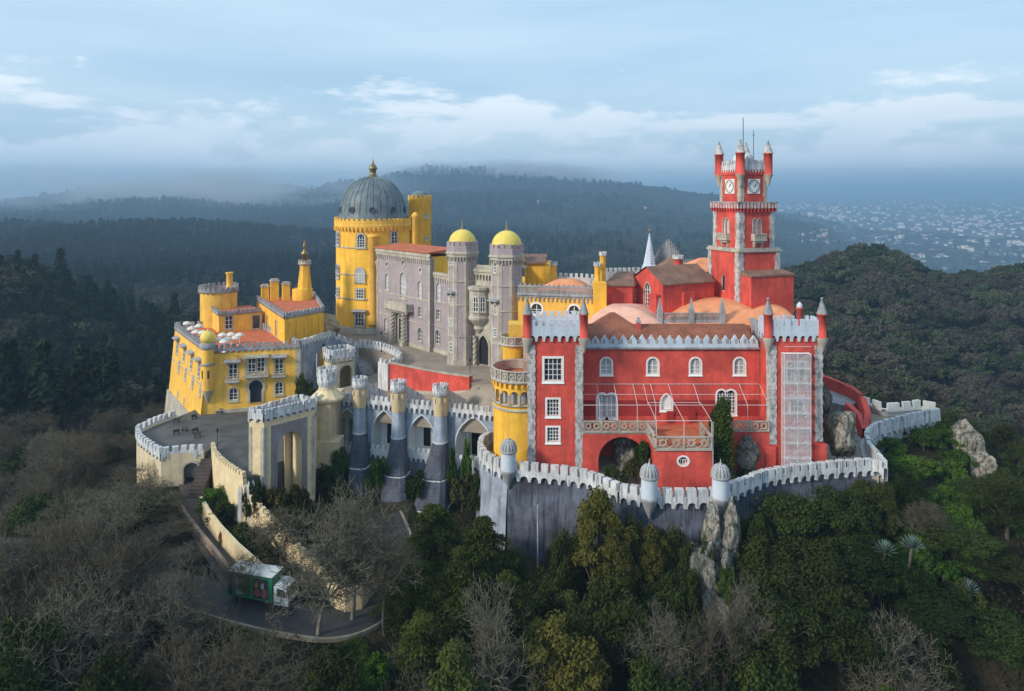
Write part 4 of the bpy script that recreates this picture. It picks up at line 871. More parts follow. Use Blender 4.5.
def balustrade(B, fr, u0, u1, z0, z1, panels, m=M_STONE):
    """Stone parapet with pierced circles: posts, rails, and rings with crosses."""
    q = MB(); q.box(fr, u0, u1, z0, z0+.14, -.12, .14); q.box(fr, u0, u1, z1-.16, z1, -.12, .16); L_ = (u1-u0)/panels; H = z1-z0-.3
    for i in range(panels+1): uu = u0+L_*i; q.box(fr, max(u0, uu-.13), min(u1, uu+.13), z0, z1+.06, -.13, .17)
    for i in range(panels):
        k = 2; 
        for j in range(k):
            uc = u0+L_*i+.1+(L_-.2)*(j+.5)/k; zc_ = (z0+z1)/2; rr = min(H/2, (L_-.2)/k/2)
            f2 = off(fr, .02); ring_on(q, f2, [(uc+rr*.45*math.cos(t), zc_+rr*.45*math.sin(t)) for t in [math.pi*2*n/10 for n in range(10)]], [(uc+rr*.78*math.cos(t), zc_+rr*.78*math.sin(t)) for t in [math.pi*2*n/10 for n in range(10)]], -.1, .06)
            for t in (math.pi/4, 3*math.pi/4, 5*math.pi/4, 7*math.pi/4):
                q.tube(fr.P(uc+rr*.7*math.cos(t), zc_+rr*.7*math.sin(t)), fr.P(uc+(L_-.2)/k/2*math.copysign(1, math.cos(t)), zc_+H/2*math.copysign(1, math.sin(t))), .075, n=4)
    o = q.build('balustrade', m, B)
    return o
balustrade(rcst, off(TW, .05), .1, TW.L-.1, tz, -.35, 4); balustrade(rcst, off(T3, .05), .1+2.4, T3.L-.1, tz, -.35, 2); balustrade(rcst, off(PJ, .05), 0, PJ.L, -2.2, -.6, 2)
SL = Fr((pj0, TWY), (pj0, PJY)); balustrade(rcst, SL, 0, SL.L, -2.2, -.6, 1); SR = Fr((pj1, PJY), (pj1, TWY)); balustrade(rcst, SR, 0, SR.L, -2.2, -.6, 1)
q = MB(); q.panel(off(TW, .03), [(0, tz-.35), (TW.L, tz-.35), (TW.L, tz), (0, tz)]); q.box(TW, 0, TW.L, tz-.12, tz, -.2, .22); q.box(PJ, -.1, PJ.L+.1, -2.38, -2.2, -.2, .22); q.build('terrace_cornice', M_STONEG, rcst)
for px in (670, 692): 
    X = X_(px, 95.9, 410); q = MB(); q.cbox(X, 95.85, -1.7, .95, .25, 1.5); q.build('niche', M_REDD, rcst)
# awning frame of white tubes on the terrace
aw = thing('awning_frame', 'bare white tubular awning frame standing over the red castle terrace', 'awning frame', ((xl+xr)/2, TWY, tz))
q = MB(); zt_ = 3.6; zf = 1.7
xs = [X_(p, TWY) for p in (582, 600, 618, 637.5, 656)]; ya, yb = MWY-.12, TWY+.15
def post(x, y, z0=tz, z1=zf): q.tube((x, y, z0), (x, y, z1), .036, n=5)
for x in xs: post(x, yb); q.tube((x, yb, zf), (x, ya, zt_), .033, n=5)
x2 = [X_(p, PJY+.2) for p in (656.5, 684, 711.5)]
for x in x2: post(x, PJY+.2, -2.1, 1.3); q.tube((x, PJY+.2, 1.3), (x, yb, zf+.35), .033, n=5); q.tube((x, yb, zf), (x, ya, zt_), .033, n=5)
x3 = [X_(p, TWY) for p in (748, 769)]
for x in x3: post(x, yb); q.tube((x, yb, zf), (x, ya, zt_), .033, n=5)
q.tube((xs[0], yb, zf), (xr-.2, yb, zf), .036, n=5); q.tube((xs[0], ya, zt_), (xr-.2, ya, zt_), .036, n=5); q.tube((xs[0], (ya+yb)/2, (zt_+zf)/2), (xr-.2, (ya+yb)/2, (zt_+zf)/2), .028, n=5)
q.tube((x2[0], PJY+.2, 1.3), (x2[2], PJY+.2, 1.3), .036, n=5); q.tube((x2[0], yb, zf+.35), (x2[2], yb, zf+.35), .03, n=5); q.tube((x2[2]+.1, PJY-.1, -7.4), (x2[2]+.1, PJY-.1, 1.3), .045, n=5)
q.build('tube_frame', M_STEEL, aw)
# mass behind the castle front: vaulted roofs
core = [(xl-.5, 99.5), (xr+1, 99.5), (xr+4, 118), (X_(600, 125), 126), (2, 108)]
q = MB(); q.prism(core, -10, 8.4); q.build('castle_core', M_RED, rcst)
def vault(name, pts, rim, apex, m, B, seg=8, power=.8):
    """Low swelling roof over a plan polygon: rings shrink to a ridge point as they rise."""
    ax, ay, az = apex; q = MB(); rs = []; P = []
    n = len(pts)
    for i in range(n):
        a, b = Vector(pts[i]), Vector(pts[(i+1) % n])
        for k in range(4): P.append(a.lerp(b, k/4))
    for k in range(seg+1):
        t = k/seg; s = 1-t*.995; rs.append([(ax+(p.x-ax)*s, ay+(p.y-ay)*s, rim+(az-rim)*(1-s**2)**power) for p in P])
    q.rings(rs, smooth=True); q.prism([(p.x, p.y) for p in P], rim-2.5, rim, top=False); return q.build(name, m, B)
g = lambda px, py, z: G(px, py, z)
vault('vaulted_roof', [g(583, 326, 10), g(668, 334, 9.8), g(668, 308, 11), g(600, 299, 12.5)], 9.8, (*g(618, 304, 13), 12.9), M_PINK, rcst)
vault('vaulted_roof', [g(664, 330, 9.8), g(778, 330, 9.8), g(780, 302, 12), g(712, 293, 12), g(662, 305, 11)], 10.2, (*g(712, 297, 13.6), 13.3), M_ORANGE, rcst)
vault('vaulted_roof', [g(735, 330, 9.8), g(800, 326, 10), g(790, 303, 11.5), g(738, 303, 11.8)], 10.0, (*g(770, 303, 13.2), 12.8), M_ORANGE, rcst)
def hip(name, pts, z, apexes, m, B, drop=.8):
    q = MB(); (a, b, c, d), (r0, r1) = pts, apexes; A, Bq, C_, D = [(*p, z) for p in (a, b, c, d)]
    q.poly([A, Bq, r1, r0]); q.poly([Bq, C_, r1]); q.poly([C_, D, r0, r1]); q.poly([D, A, r0]); q.prism([a, b, c, d], z-drop, z, top=False); return q.build(name, m, B)
a_, b_, c_, d_ = g(588, 334, 9.6), g(640, 334, 9.6), g(634, 316, 10.4), g(592, 316, 10.4)
hip('hipped_roof', (a_, b_, c_, d_), 10.3, ((*g(611, 311.5, 12.3), 12.2), (*g(614, 311.5, 12.3), 12.2)), M_TILE, rcst)
a_, b_, c_, d_ = g(738, 332, 9.6), g(798, 329, 9.8), g(790, 312, 11), g(744, 314, 11)
hip('hipped_roof', (a_, b_, c_, d_), 10.2, ((*g(764, 309, 12.3), 12.1), (*g(769, 309, 12.3), 12.1)), M_TILE, rcst)
# pinnacled parapet on the roofs
PF = Fr(g(660, 322, 10.9), g(726, 322, 10.9)); q = MB()
q.box(PF, 0, PF.L, 9.5, 11.2, -.4, 0)
for i in range(40): q.box(PF, PF.L*i/40, PF.L*i/40+.12, 11.2, 12.1, -.3, -.1)
q.box(PF, 0, PF.L, 12.1, 12.25, -.4, 0)
for k in (.0, .48, .95): 
    c0 = PF.P(PF.L*k, 0, -.2); q.cbox(c0.x, c0.y, 9.5, .75, .75, 3.2); q.cbox(c0.x, c0.y, 12.7, .7, .7, 1.9, 0, .12)
q.build('pinnacled_parapet', M_GREYST, rcst)
# flanking stair wall right of castle roofs
q = MB(); wall_strip(q, [(xr+4.2, 118), (xr+1.2, 103), (xr+1.0, 99.6)], 6, [13.6, 11.2, 10.8], .8); q.build('coping_wall', M_GREYST, rcst)
# ------------------------------------------------------------------ clock tower
KX, KY = GY(739.5, 250, 110.5)[0], 110.5; ph = R(19.6)
rd = Vector((math.cos(ph), math.sin(ph))); ldv = Vector((-math.sin(ph), math.cos(ph))); KC = Vector((KX, KY))+(rd+ldv)*3.45
def kpts(s): 
    h = s/2; return [tuple(KC+(-rd-ldv)*h), tuple(KC+(rd-ldv)*h), tuple(KC+(rd+ldv)*h), tuple(KC+(-rd+ldv)*h)]
ct = thing('clock_tower', 'tall red stepped clock tower with white clock faces and pinnacled crown', 'tower', (KC.x, KC.y, 0))
def stage(name, s, z0, z1, wins_by=None, qw=1.0, qm=M_MARB, depth=.3):
    P = kpts(s); q = MB()
    for i in range(4):
        fr = Fr(P[i], P[(i+1) % 4]); facade(q, ct, fr, z0, z1, (wins_by or {}).get(i, []), depth=depth)
    o = q.build(name, M_RED, ct)
    if qw:
        q = MB()
        for i in range(4):
            fr = Fr(P[i], P[(i+1) % 4]); quoins(q, fr, 0, z0, z1, qw, .8, .09, side=1); fr = Fr(P[i-1], P[i]); quoins(q, fr, fr.L, z0, z1, qw, .8, .09, side=-1); q.build('quoin', qm, ct); q = MB()
    return P
P3 = stage('lower_stage', 8.1, -6, 20.9, {3: [(None, (4.0, 14.2), 1.0, 2.6, 'rect', dict(sur=0, bars=(0, 0)))]})
q = MB(); q.prism(kpts(8.6), 20.9, 21.2); q.prism(kpts(8.2), 21.2, 21.5); q.build('ledge', M_STONEG, ct)
gw = dict(sur=.16, bars=(0, 2), glass=M_CURT)
c2 = 3.45
P2 = stage('middle_stage', 6.9, 21.5, 27.6, {0: [(None, (c2-.45, 23.4), .7, 2.9, 'gothic', gw), (None, (c2+.45, 23.4), .7, 2.9, 'gothic', gw)], 3: [(None, (c2-.45, 23.4), .7, 2.9, 'gothic', gw), (None, (c2+.45, 23.4), .7, 2.9, 'gothic', gw)]})
for i in (0, 3):
    fr = Fr(P2[i], P2[(i+1) % 4]); q = MB(); q.box(fr, c2-1.2, c2+1.2, 22.7, 22.95, 0, .95); q.box(fr, c2-.9, c2+.9, 22.3, 22.7, 0, .6)
    for k in range(9): uu = c2-1.1+2.2*k/8; q.box(fr, uu-.08, uu+.08, 22.95, 23.7, .78, .92)
    q.box(fr, c2-1.2, c2+1.2, 23.7, 23.85, .72, .98)
    for s in (-1, 1): q.box(fr, c2+s*1.12-.08, c2+s*1.12+.08, 22.95, 23.85, 0, .9); q.box(fr, c2+s*.7-.15, c2+s*.7+.15, 21.6, 22.3, 0, .35)
    q.build('balcony', M_STONEG, ct)
q = MB(); q.prism(kpts(6.9), 27.5, 27.6)
P = kpts(7.1)
crenel(q, P, z=28.9, cell=.72, band=1.5, mer=.001, gap=.01, scal=.6, thick=.5, out=.3, closed=True); q.build('gallery', M_RED, ct)
q = MB(); Pg = kpts(7.7)
for i in range(4):
    fr = Fr(Pg[i], Pg[(i+1) % 4]); q.box(fr, -.1, fr.L+.1, 28.9, 29.05, -.5, .1)
    for k in range(11): uu = fr.L*(k+.5)/11; q.box(fr, uu-.2, uu+.2, 28.0, 28.85, -.01, .07)
q.build('gallery_panel', M_MARB, ct)
q = MB(); q.prism(kpts(7.3), 28.0, 28.2); q.build('gallery_floor', M_STONEG, ct)
P1 = stage('clock_stage', 5.3, 28.2, 33.9, None, .75, M_STONEG)
for i in (0, 3, 1, 2):
    fr = Fr(P1[i], P1[(i+1) % 4]); cc = 2.65; zc_ = 31.6
    q = MB(); q.box(fr, cc-1.2, cc+1.2, zc_-1.2, zc_+1.2, 0, .10); cf = q.build('clock_face', M_WOOD, ct)
    q = MB(); f2 = off(fr, .12); c_ = [(cc+1.12*math.cos(t), zc_+1.12*math.sin(t)) for t in [math.pi*2*n/32 for n in range(32)]]; ci = [(cc+1.02*math.cos(t), zc_+1.02*math.sin(t)) for t in [math.pi*2*n/32 for n in range(32)]]
    ring_on(q, f2, ci, c_, -.03, .02)
    for k in range(12):
        t = math.pi/2-k*math.pi/6; d = Vector((math.cos(t), math.sin(t))); nn = Vector((-d.y, d.x))*.045
        for s in ((-1.2, 1.2) if k % 3 else (0,)):
            o_ = Vector((cc, zc_))+nn*s; r0, r1 = .68, .93
            pp = [o_+d*r0-nn*.7, o_+d*r0+nn*.7, o_+d*r1+nn*.7, o_+d*r1-nn*.7]; q.poly([f2.P(p.x, p.y, .02) for p in pp])
    q.build('numeral_ring', M_IRON, cf)
    q = MB()
    for ang, ln, wd in ((47, .55, .07), (205, .22, .06), (38, .82, .05), (220, .25, .04)):
        t = math.pi/2-R(ang); d = Vector((math.cos(t), math.sin(t))); nn = Vector((-d.y, d.x))*wd
        o_ = Vector((cc, zc_)); pp = [o_-nn, o_+d*ln-nn*.5, o_+d*ln+nn*.5, o_+nn]; q.poly([f2.P(p.x, p.y, .05) for p in pp])
    q.build('clock_hand', M_IRON, cf)
q = MB(); crenel(q, kpts(5.3), z=35.2, cell=.62, band=1.3, mer=.75, gap=.28, scal=.5, thick=.3, out=.2, closed=True); 
q.build('battlement', M_WHITE, ct)
q = MB(); q.prism(kpts(5.6), 33.5, 34.5); q.build('crown_band', M_RED, ct)
q = MB(); q.lathe(KC.x, KC.y, [(1.8, 34.4), (1.75, 36.1), (1.6, 36.6), (1.1, 37.2), (.001, 37.5)], 20); q.build('crown_roof', M_WHITE, ct)
for i, (x, y) in enumerate(kpts(5.55)):
    cone_turret(ct, x, y, 33.4, 36.9, 39.3, .70, (M_RED, M_MARB), corbel=.1)
    q = MB(); q.lathe(x, y, [(.2, 31.6), (.45, 32.6), (.6, 33.1), (.78, 33.4), (.78, 33.6)], 12); q.build('turret_corbel', M_STONEG, ct)
q = MB(); q.tube((KC.x, KC.y, 37), (KC.x, KC.y, 43.2), .06, n=5); q.tube((KC.x+1.6, KC.y-.4, 34.5), (KC.x+1.6, KC.y-.4, 41.0), .05, n=5); q.tube((KC.x+1.3, KC.y-.4, 40.2), (KC.x+1.9, KC.y-.4, 40.2), .03, n=4); q.build('antenna', M_IRON, ct)
# buttress block at the right face
fr = Fr(P3[0], P3[1]); q = MB(); q.prism([fr.P(.3, 0, 2.6)[:2], fr.P(fr.L+.5, 0, 2.6)[:2], fr.P(fr.L+.5, 0, -.2)[:2], fr.P(.3, 0, -.2)[:2]], 8, 17.2); q.build('buttress', M_RED, ct)
q = MB(); q.prism([fr.P(.2, 0, 2.75)[:2], fr.P(fr.L+.6, 0, 2.75)[:2], fr.P(fr.L+.6, 0, -.1)[:2], fr.P(.2, 0, -.1)[:2]], 17.2, [17.45, 17.45, 18.0, 18.0]); q.build('buttress_roof', M_TILEO, ct)
# ------------------------------------------------------------------ chapel and small houses behind the vaults
ch = thing('chapel', 'red gabled chapel with a tall pointed window and old clay-tiled roof', 'building', (*G(663, 305, 13), 10))
pA = GY(663, 300, 108)[0], 108.0; pB = GY(714, 298, 113)[0], 113.0; CLf = Fr(pA, pB); ww = 8.0
pC = CLf.P(0, 0, -ww)[:2]; pD = CLf.P(CLf.L, 0, -ww)[:2]; GFr = Fr(pC, pA)
q = MB(); facade(q, ch, CLf, 8, 16.0, []); q.box(CLf, CLf.L*.45-1.0, CLf.L*.45+1.3, 8, 14.6, 0, .5) ; facade(q, ch, GFr, 8, 16.0, [(647.5, 292, 1.5, 3.9, 'gothic', dict(bars=(2, 4), sur=.2))], outline=[(0, 8), (GFr.L, 8), (GFr.L, 16.0), (GFr.L/2, 18.3), (0, 16.0)])
q.prism([pB, pD, pC], 8, 16, top=False, close=False); q.box(GFr, GFr.L-2.4, GFr.L-.6, 8, 14.0, 0, .9); q.box(GFr, GFr.L-2.5, GFr.L-.5, 14.0, 14.3, 0, 1.0); q.build('wall', M_RED, ch)
q = MB(); a, b = CLf.P(-.3, 16.0, .3), CLf.P(CLf.L, 16.0, .3); c, d = CLf.P(CLf.L, 18.5, -ww/2), CLf.P(-.3, 18.5, -ww/2); e, f = CLf.P(CLf.L, 16, -ww-.3), CLf.P(-.3, 16, -ww-.3)
q.poly([a, b, c, d]); q.poly([d, c, e, f]); q.poly([a+Vector((0, 0, -.2)), b+Vector((0, 0, -.2)), b, a]); q.build('roof', M_TILEO, ch)
sh = thing('red_annex', 'low red annex with a shallow clay-tiled roof, left of the chapel', 'building', (*GY(620, 297, 112)[:1], 112, 10))
a_ = (GY(603.5, 290, 111)[0], 111.0); b_ = (GY(632.5, 290, 111)[0], 111.0); c_ = (b_[0]+3, 118); d_ = (a_[0]+2, 118)
q = MB(); f_ = Fr(a_, b_); f2 = Fr(b_, c_); facade(q, sh, f_, 8, 15.4, []); facade(q, sh, f2, 8, 15.4, [(None, (2.5, 13.0), 1.0, 1.4, 'rect', {})]); q.prism([c_, d_, a_], 8, 15.4, top=False, close=False); q.build('wall', M_RED, sh)
hip('roof', ((a_[0]-.3, a_[1]-.3), (b_[0]+.3, b_[1]-.3), c_, d_), 15.5, ((d_[0]+1, 116, 17.2), (c_[0]-2, 116, 17.2)), M_TILEO, sh, drop=.15)
sp_x = GY(649.5, 260, 126)[0]
sp = thing('chapel_spire', 'slender white conical spire rising behind the chapel roof', 'spire', (sp_x, 126, 14))
q = MB(); pr_ = [(1.35, 10), (1.35, 17.2)]
for k in range(14): r = 1.12*(1-k/14.5); z = 17.3+k*.42; pr_ += [(r+.06, z), (r-.05, z+.3)]
q.lathe(sp_x, 126, pr_+[(.05, 23.3)], 8, smooth=False); s_ = q.build('cone', M_PALEB, sp); q = MB(); q.lathe(sp_x, 126, [(.1, 23.2), (.22, 23.5), (.1, 23.8), (.03, 24.6), (.001, 24.7)], 8); q.build('finial', M_BRASS, s_)
fg = thing('fretted_gable', 'grey spiked gable parapet of the church behind the chapel', 'building', (GY(668, 258, 128)[0], 128, 10))
x0_, x1_ = GY(646, 262, 128)[0], GY(694, 262, 128)[0]; q = MB(); n = 20
for i in range(n):
    t = (i+.5)/n; x = x0_+(x1_-x0_)*t; z = 17.5+4.0*max(0, 1-abs(t-.46)*3.2)**.8; q.cbox(x, 128, 14, (x1_-x0_)/n*.98, .5, z-14); q.cbox(x, 128, z, .28, .28, .8, 0, .2)
q.build('gable_wall', M_GREYST, fg)
q = MB(); xg = GY(672, 262, 124)[0]; q.prism([(xg-3.5, 120), (xg+4, 120), (xg+4, 127), (xg-3.5, 127)], 10, 16.5, top=False); q.lathe(xg, 123.5, [(5.0, 16.4), (.01, 19.2)], 4, smooth=False, a0=math.pi/4, a1=math.pi/4+2*math.pi); q.build('roof', M_TILEO, fg)
rb = thing('red_roofed_block', 'low block with bright orange roof just left of the clock tower', 'building', (GY(705, 265, 120)[0], 121, 8))
x0_, x1_ = GY(689, 265, 120)[0], GY(712, 265, 120)[0]; q = MB(); q.prism([(x0_, 118.5), (x1_+2, 118.5), (x1_+2, 128), (x0_, 128)], 6, 16.8, top=False); q.build('wall', M_RED, rb)
q = MB(); q.faces([(x0_-.3, 118.3, 16.8), (x1_+2, 118.3, 16.8), (x1_+2, 124, 18.8), (x0_+3, 124, 18.8), (x0_-.3, 128, 16.8), (x1_+2, 128, 16.8)], [(0, 1, 2, 3), (0, 3, 4), (3, 2, 5, 4)]); q.build('roof', M_ORANGE, rb)
def chim_thing(px, py0, py1, Y, r, m, label, crown=M_WHITE, group=None):
    x, zt = GY(px, py0, Y); _, zb = GY(px, py1, Y); B = thing('chimney', label, 'chimney', (x, Y, zb-2), group)
    chimney_ = MB(); chimney_.lathe(x, Y, [(r*1.2, zb-2), (r*1.2, zb+.3), (r, zb+.4), (r, zt-.5), (r*1.25, zt-.35)], 10); chimney_.build('shaft', m, B)
    q = MB(); q.lathe(x, Y, [(r*1.15, zt-.4), (r*1.15, zt-.1)], 10); crenel(q, circle(x, Y, r*1.2, 7), z=zt-.1, cell=.4, band=.3, mer=.35, gap=.18, scal=0, thick=.14, out=.1, closed=True); q.build('crown', crown, B)
chim_thing(602.8, 253, 290, 113, .5, M_YEL2, 'taller of two yellow chimneys with white crowns at the end of the yellow gallery')
chim_thing(597.5, 263.5, 294, 111.5, .5, M_YEL2, 'shorter yellow chimney beside the taller one at the end of the yellow gallery')
chim_thing(553.8, 263, 283, 121, .5, M_YEL2, 'lone yellow chimney on a white plinth above the balustraded gallery roof')
chim_thing(678, 256.5, 270, 119, .75, M_RED, 'stout red chimney with a white crown behind the chapel roof')
# ------------------------------------------------------------------ yellow gallery
gl = thing('yellow_gallery', 'yellow gallery wing with stone balustrade between the violet turrets and the red castle', 'building', (4, 112, 0))
g0 = (GY(518, 300, 113)[0], 113.0); g1 = (GY(596, 300, 110)[0], 110.0); GF = Fr(g0, g1)
q = MB(); facade(q, gl, GF, 2, 13.7, [(536.5, 309, 1.8, 1.8, 'round', dict(sur=.3, smat=M_WOOD)), (574, 311, 1.8, 1.8, 'round', dict(sur=.3, smat=M_WOOD))]); q.prism([g1, (g1[0]+1, 122), (g0[0]+1, 124), g0], -4, 13.7, top=False, close=False); q.build('wall', M_YEL, gl)
q = MB(); arcband(q, GF, 0, GF.L, 13.7, cell=.7, band=1.0, out=.2, cap=.15); 
for i in range(46): uu = GF.L*(i+.5)/46; q.box(GF, uu-.08, uu+.08, 14.0, 15.0, -.05, .12)
q.box(GF, 0, GF.L, 15.0, 15.2, -.15, .22); crenel(q, [GF.P(0, 0)[:2], GF.P(GF.L, 0)[:2]], z=15.3, cell=.8, band=.12, mer=.3, gap=.5, scal=0, thick=.2, out=.1)
q.build('balustrade', M_GREYST, gl)
vault('vaulted_roof', [GF.P(2, 0, -1)[:2], GF.P(GF.L-.5, 0, -1)[:2], (g1[0]+.5, 121), (g0[0]+5, 123)], 13.6, (GF.P(GF.L*.6, 0, -5)[0], GF.P(GF.L*.6, 0, -5)[1], 15.9), M_ORANGE, gl)
q = MB(); crenel(q, [(GY(553, 280, 122)[0], 122), (GY(595, 280, 120)[0], 120)], z=15.6, cell=.9, band=1.6, mer=.7, gap=.4, scal=0, thick=.3); q.build('rear_battlement', M_WHITE, gl); q = MB(); crenel(q, [(GY(604, 272, 124)[0], 124), (GY(645, 272, 126)[0], 126)], z=16.2, cell=.9, band=2.6, mer=.7, gap=.4, scal=0, thick=.3); q.build('rear_battlement', M_WHITE, gl)
q = MB(); q.prism([(GY(527, 280, 125)[0], 125), (GY(550, 280, 125)[0], 125), (GY(552, 280, 130)[0], 132), (GY(525, 280, 130)[0], 132)], 4, 17.6); q.build('rear_block', M_YEL2, gl)
q = MB(); q.prism([(GY(524, 280, 124.5)[0], 124.5), (GY(545, 280, 124.5)[0], 124.5), (GY(548, 280, 130)[0], 132.5), (GY(522, 280, 130)[0], 132.5)], 17.6, [17.9, 17.9, 18.8, 18.8]); q.build('rear_roof', M_TILEO, gl)
q = MB(); x_ = GY(600, 292, 109)[0]; q.cbox(x_, 109.8, 2, 2.0, 2.2, 14.2); q.build('end_pier', M_YEL2, gl)
# ------------------------------------------------------------------ round yellow loggia tower with crescent balconies
LX, LY = GY(519, 400, 96.6)[0], 96.6; LR_ = 3.6
lt = thing('loggia_tower', 'round yellow tower with ring of open arches and pierced parapet, against the red tower', 'tower', (LX, LY, -8))
q = MB(); q.lathe(LX, LY, [(LR_, -9), (LR_, 1.4)], 40)
q.prism(circle(LX, LY, LR_, 40), 1.0, 1.4)
NA = 16
cyl = Fr((0, 0), (2*math.pi*LR_, 0))
class Cy:
    def P(s, u, z, w=0): a = u/LR_; r = LR_+w; return Vector((LX+r*math.cos(a), LY+r*math.sin(a), z))
cf_ = Cy(); c = 2*math.pi*LR_/NA
for i in range(NA):
    u = i*c; arc = [(u+c/2-c*.40*math.cos(math.pi*k/6), 2.75+c*.40*math.sin(math.pi*k/6)) for k in range(7)]
    q.panel(cf_, [(u, 1.4), (u+c*.1, 1.4)]+arc+[(u+c*.9, 1.4), (u+c, 1.4), (u+c, 4.4), (u+c/2, 4.4), (u, 4.4)], depth=.35, rimdepth=.35)
q.build('wall', M_YEL2, lt)
q = MB(); 
for i in range(NA): 
    p = cf_.P(i*c, 0, .0); q.cbox(p.x, p.y, 1.4, .34, .34, 1.4, i)
q.lathe(LX, LY, [(LR_, .45), (LR_+.18, .55), (LR_+.18, .75), (LR_, .85)], 40); q.lathe(LX, LY, [(LR_, 1.2), (LR_+.14, 1.28), (LR_+.14, 1.42), (LR_-.3, 1.46)], 40); q.build('column', M_STONEG, lt)
q = MB(); q.lathe(LX, LY, [(LR_-.9, 1.4), (LR_-.9, 4.2)], 32); 
for i in range(NA): 
    p = Vector((LX, LY, 0))+Vector((math.cos((i+.5)*2*math.pi/NA), math.sin((i+.5)*2*math.pi/NA), 0))*(LR_-.66)
q.build('inner_wall', M_CURT, lt)
q = MB(); q.prism(circle(LX, LY, LR_+.3, 40), 4.3, 4.6); q.build('roof_terrace', M_TERRA, lt)
def ring_parapet(B, x, y, r, z0, z1, a0, a1, n=20):
    q = MB(); pr = [(r-.15, z0), (r+.3, z0), (r+.3, z0+.3), (r-.15, z0+.32)]; q.lathe(x, y, pr, 40, a0=a0, a1=a1)
    q.lathe(x, y, [(r-.12, z1-.2), (r+.2, z1-.18), (r+.2, z1), (r-.12, z1), (r-.12, z1-.2)], 40, a0=a0, a1=a1); q.lathe(x, y, [(r+.02, z0+.3), (r+.02, z1-.2)], 40, a0=a0, a1=a1); q.lathe(x, y, [(r-.08, z1-.2), (r-.08, z0+.3)], 40, a0=a0, a1=a1)
    for i in range(n+1):
        a = a0+(a1-a0)*i/n; q.cbox(x+(r+.06)*math.cos(a), y+(r+.06)*math.sin(a), z0+.3, .3, .22, z1-z0-.4, a)
        am = a+(a1-a0)/n/2; fr = Fr((x+(r+.08)*math.cos(am)+math.sin(am), y+(r+.08)*math.sin(am)-math.cos(am)), (x+(r+.08)*math.cos(am)-math.sin(am), y+(r+.08)*math.sin(am)+math.cos(am)))
        if i < n: zc_ = (z0+.3+z1-.2)/2; ring_on(q, fr, shape('round', 1, zc_-.22, .44, .44), shape('round', 1, zc_-.38, .76, .76), -.1, .05)
    return q.build('pierced_parapet', M_STONE, B)
ring_parapet(lt, LX, LY, LR_+.1, 4.4, 6.1, 0, 2*math.pi, 22)
q = MB()
for i in range(30): a = 2*math.pi*i/30; q.cbox(LX+(LR_+.16)*math.cos(a), LY+(LR_+.16)*math.sin(a), 3.8, .34, .3, .62, a)
q.build('corbel', M_YEL2, lt)
UX, UY = GY(515, 340, 103)[0], 103.0
ut = thing('crescent_balcony', 'higher crescent balcony of pierced stone on a yellow drum, above the loggia tower', 'balcony', (UX, UY, 0))
q = MB(); q.lathe(UX, UY, [(1.9, -4), (1.9, 7.0), (2.15, 7.5), (2.15, 7.7), (.01, 7.71)], 28); q.build('drum', M_YEL2, ut); ring_parapet(ut, UX, UY, 2.15, 7.7, 9.1, 0, 2*math.pi, 12)
q = MB(); q.prism([(UX+1.2, UY-2), (UX+2.9, UY-2), (UX+2.9, LY+2.4), (UX+1.2, LY+2.4)], [4, 4, 4, 4], [8.6, 8.6, 6.0, 6.0]); q.build('ramp', M_STONE, ut)
q = MB(); q.prism([(UX-1, 104), (xl, 104), (xl, 107.5), (UX-1, 107.5)], -2, 10.4); q.build('yellow_block', M_YEL, ut)
q = MB(); q.prism([(UX+2, 97.5), (xl-2, 97.5), (xl-2, 103), (UX+2, 103)], -8, 5.0); q.build('maroon_terrace', M_REDD, ut)
# the black-grey yellow: bit of ground terrace between
# ------------------------------------------------------------------ terraces and floors
TERR = [G(300, 338, 0), G(331, 328, 0), (-31, 152), (-15, 140), (2, 122), (6, 108), (4, 98), (-1.0, 101.5), (-6.5, 107.5)]
red_path = [G(380.5, 388, -3.9), G(400, 389.5, -3.3), G(425, 391, -2.6), G(450, 391.5, -1.9), G(470, 390, -1.2)]
rw_top = [(p[0], p[1]) for p in [G(380.5, 388, -3.9), G(400, 389.5, -3.3), G(425, 391, -2.6), G(450, 391.5, -1.9), G(470, 390, -1.2)]]
PRP = [G(358, 341.7, 1.2), G(372, 342.5, 1.2), G(386, 345.5, 1.2), G(396, 350, 1.2), G(400, 354.5, 1.2), G(396, 359, 1.2), G(388, 361.5, 1.2), rw_top[0]]
floor_poly('terrace_paving', [PRP[0], PRP[1], PRP[2], PRP[3], PRP[4], PRP[5], PRP[6]][:0]+[(*rw_top[0],), rw_top[1], rw_top[2], rw_top[3], rw_top[4], (-5.2, 109.4), (0, 108), (4.5, 106), (6, 110), (3, 124), (-14, 142), (-31, 156), (-42, 158), (-43, 150), PRP[0], PRP[2], PRP[4], PRP[6]], M_PAVE, z=0.0, skirt=10)
AW0 = (-29.3, 110.4); AW1 = (-1.5, 101.9)
lw_ = [(AW0[0]+.2, AW0[1]+.4), (AW1[0], AW1[1]+.4), (3.5, 101.0), (4.5, 106), (-5.2, 109.5), rw_top[3], rw_top[2], rw_top[1], rw_top[0], G(378, 372, -4.2), G(365, 378, -4.2), (-34, 115), (-32.0, 110.5)]
lz = [-2.9, -2.9, -1.9, -.0, -.02, -1.95, -2.65, -3.35, -3.95, -4.2, -4.2, -4.2, -3.6]
floor_poly('walkway', [(p[0], p[1], z) for p, z in zip(lw_, lz)], M_PAVE, skirt=3)
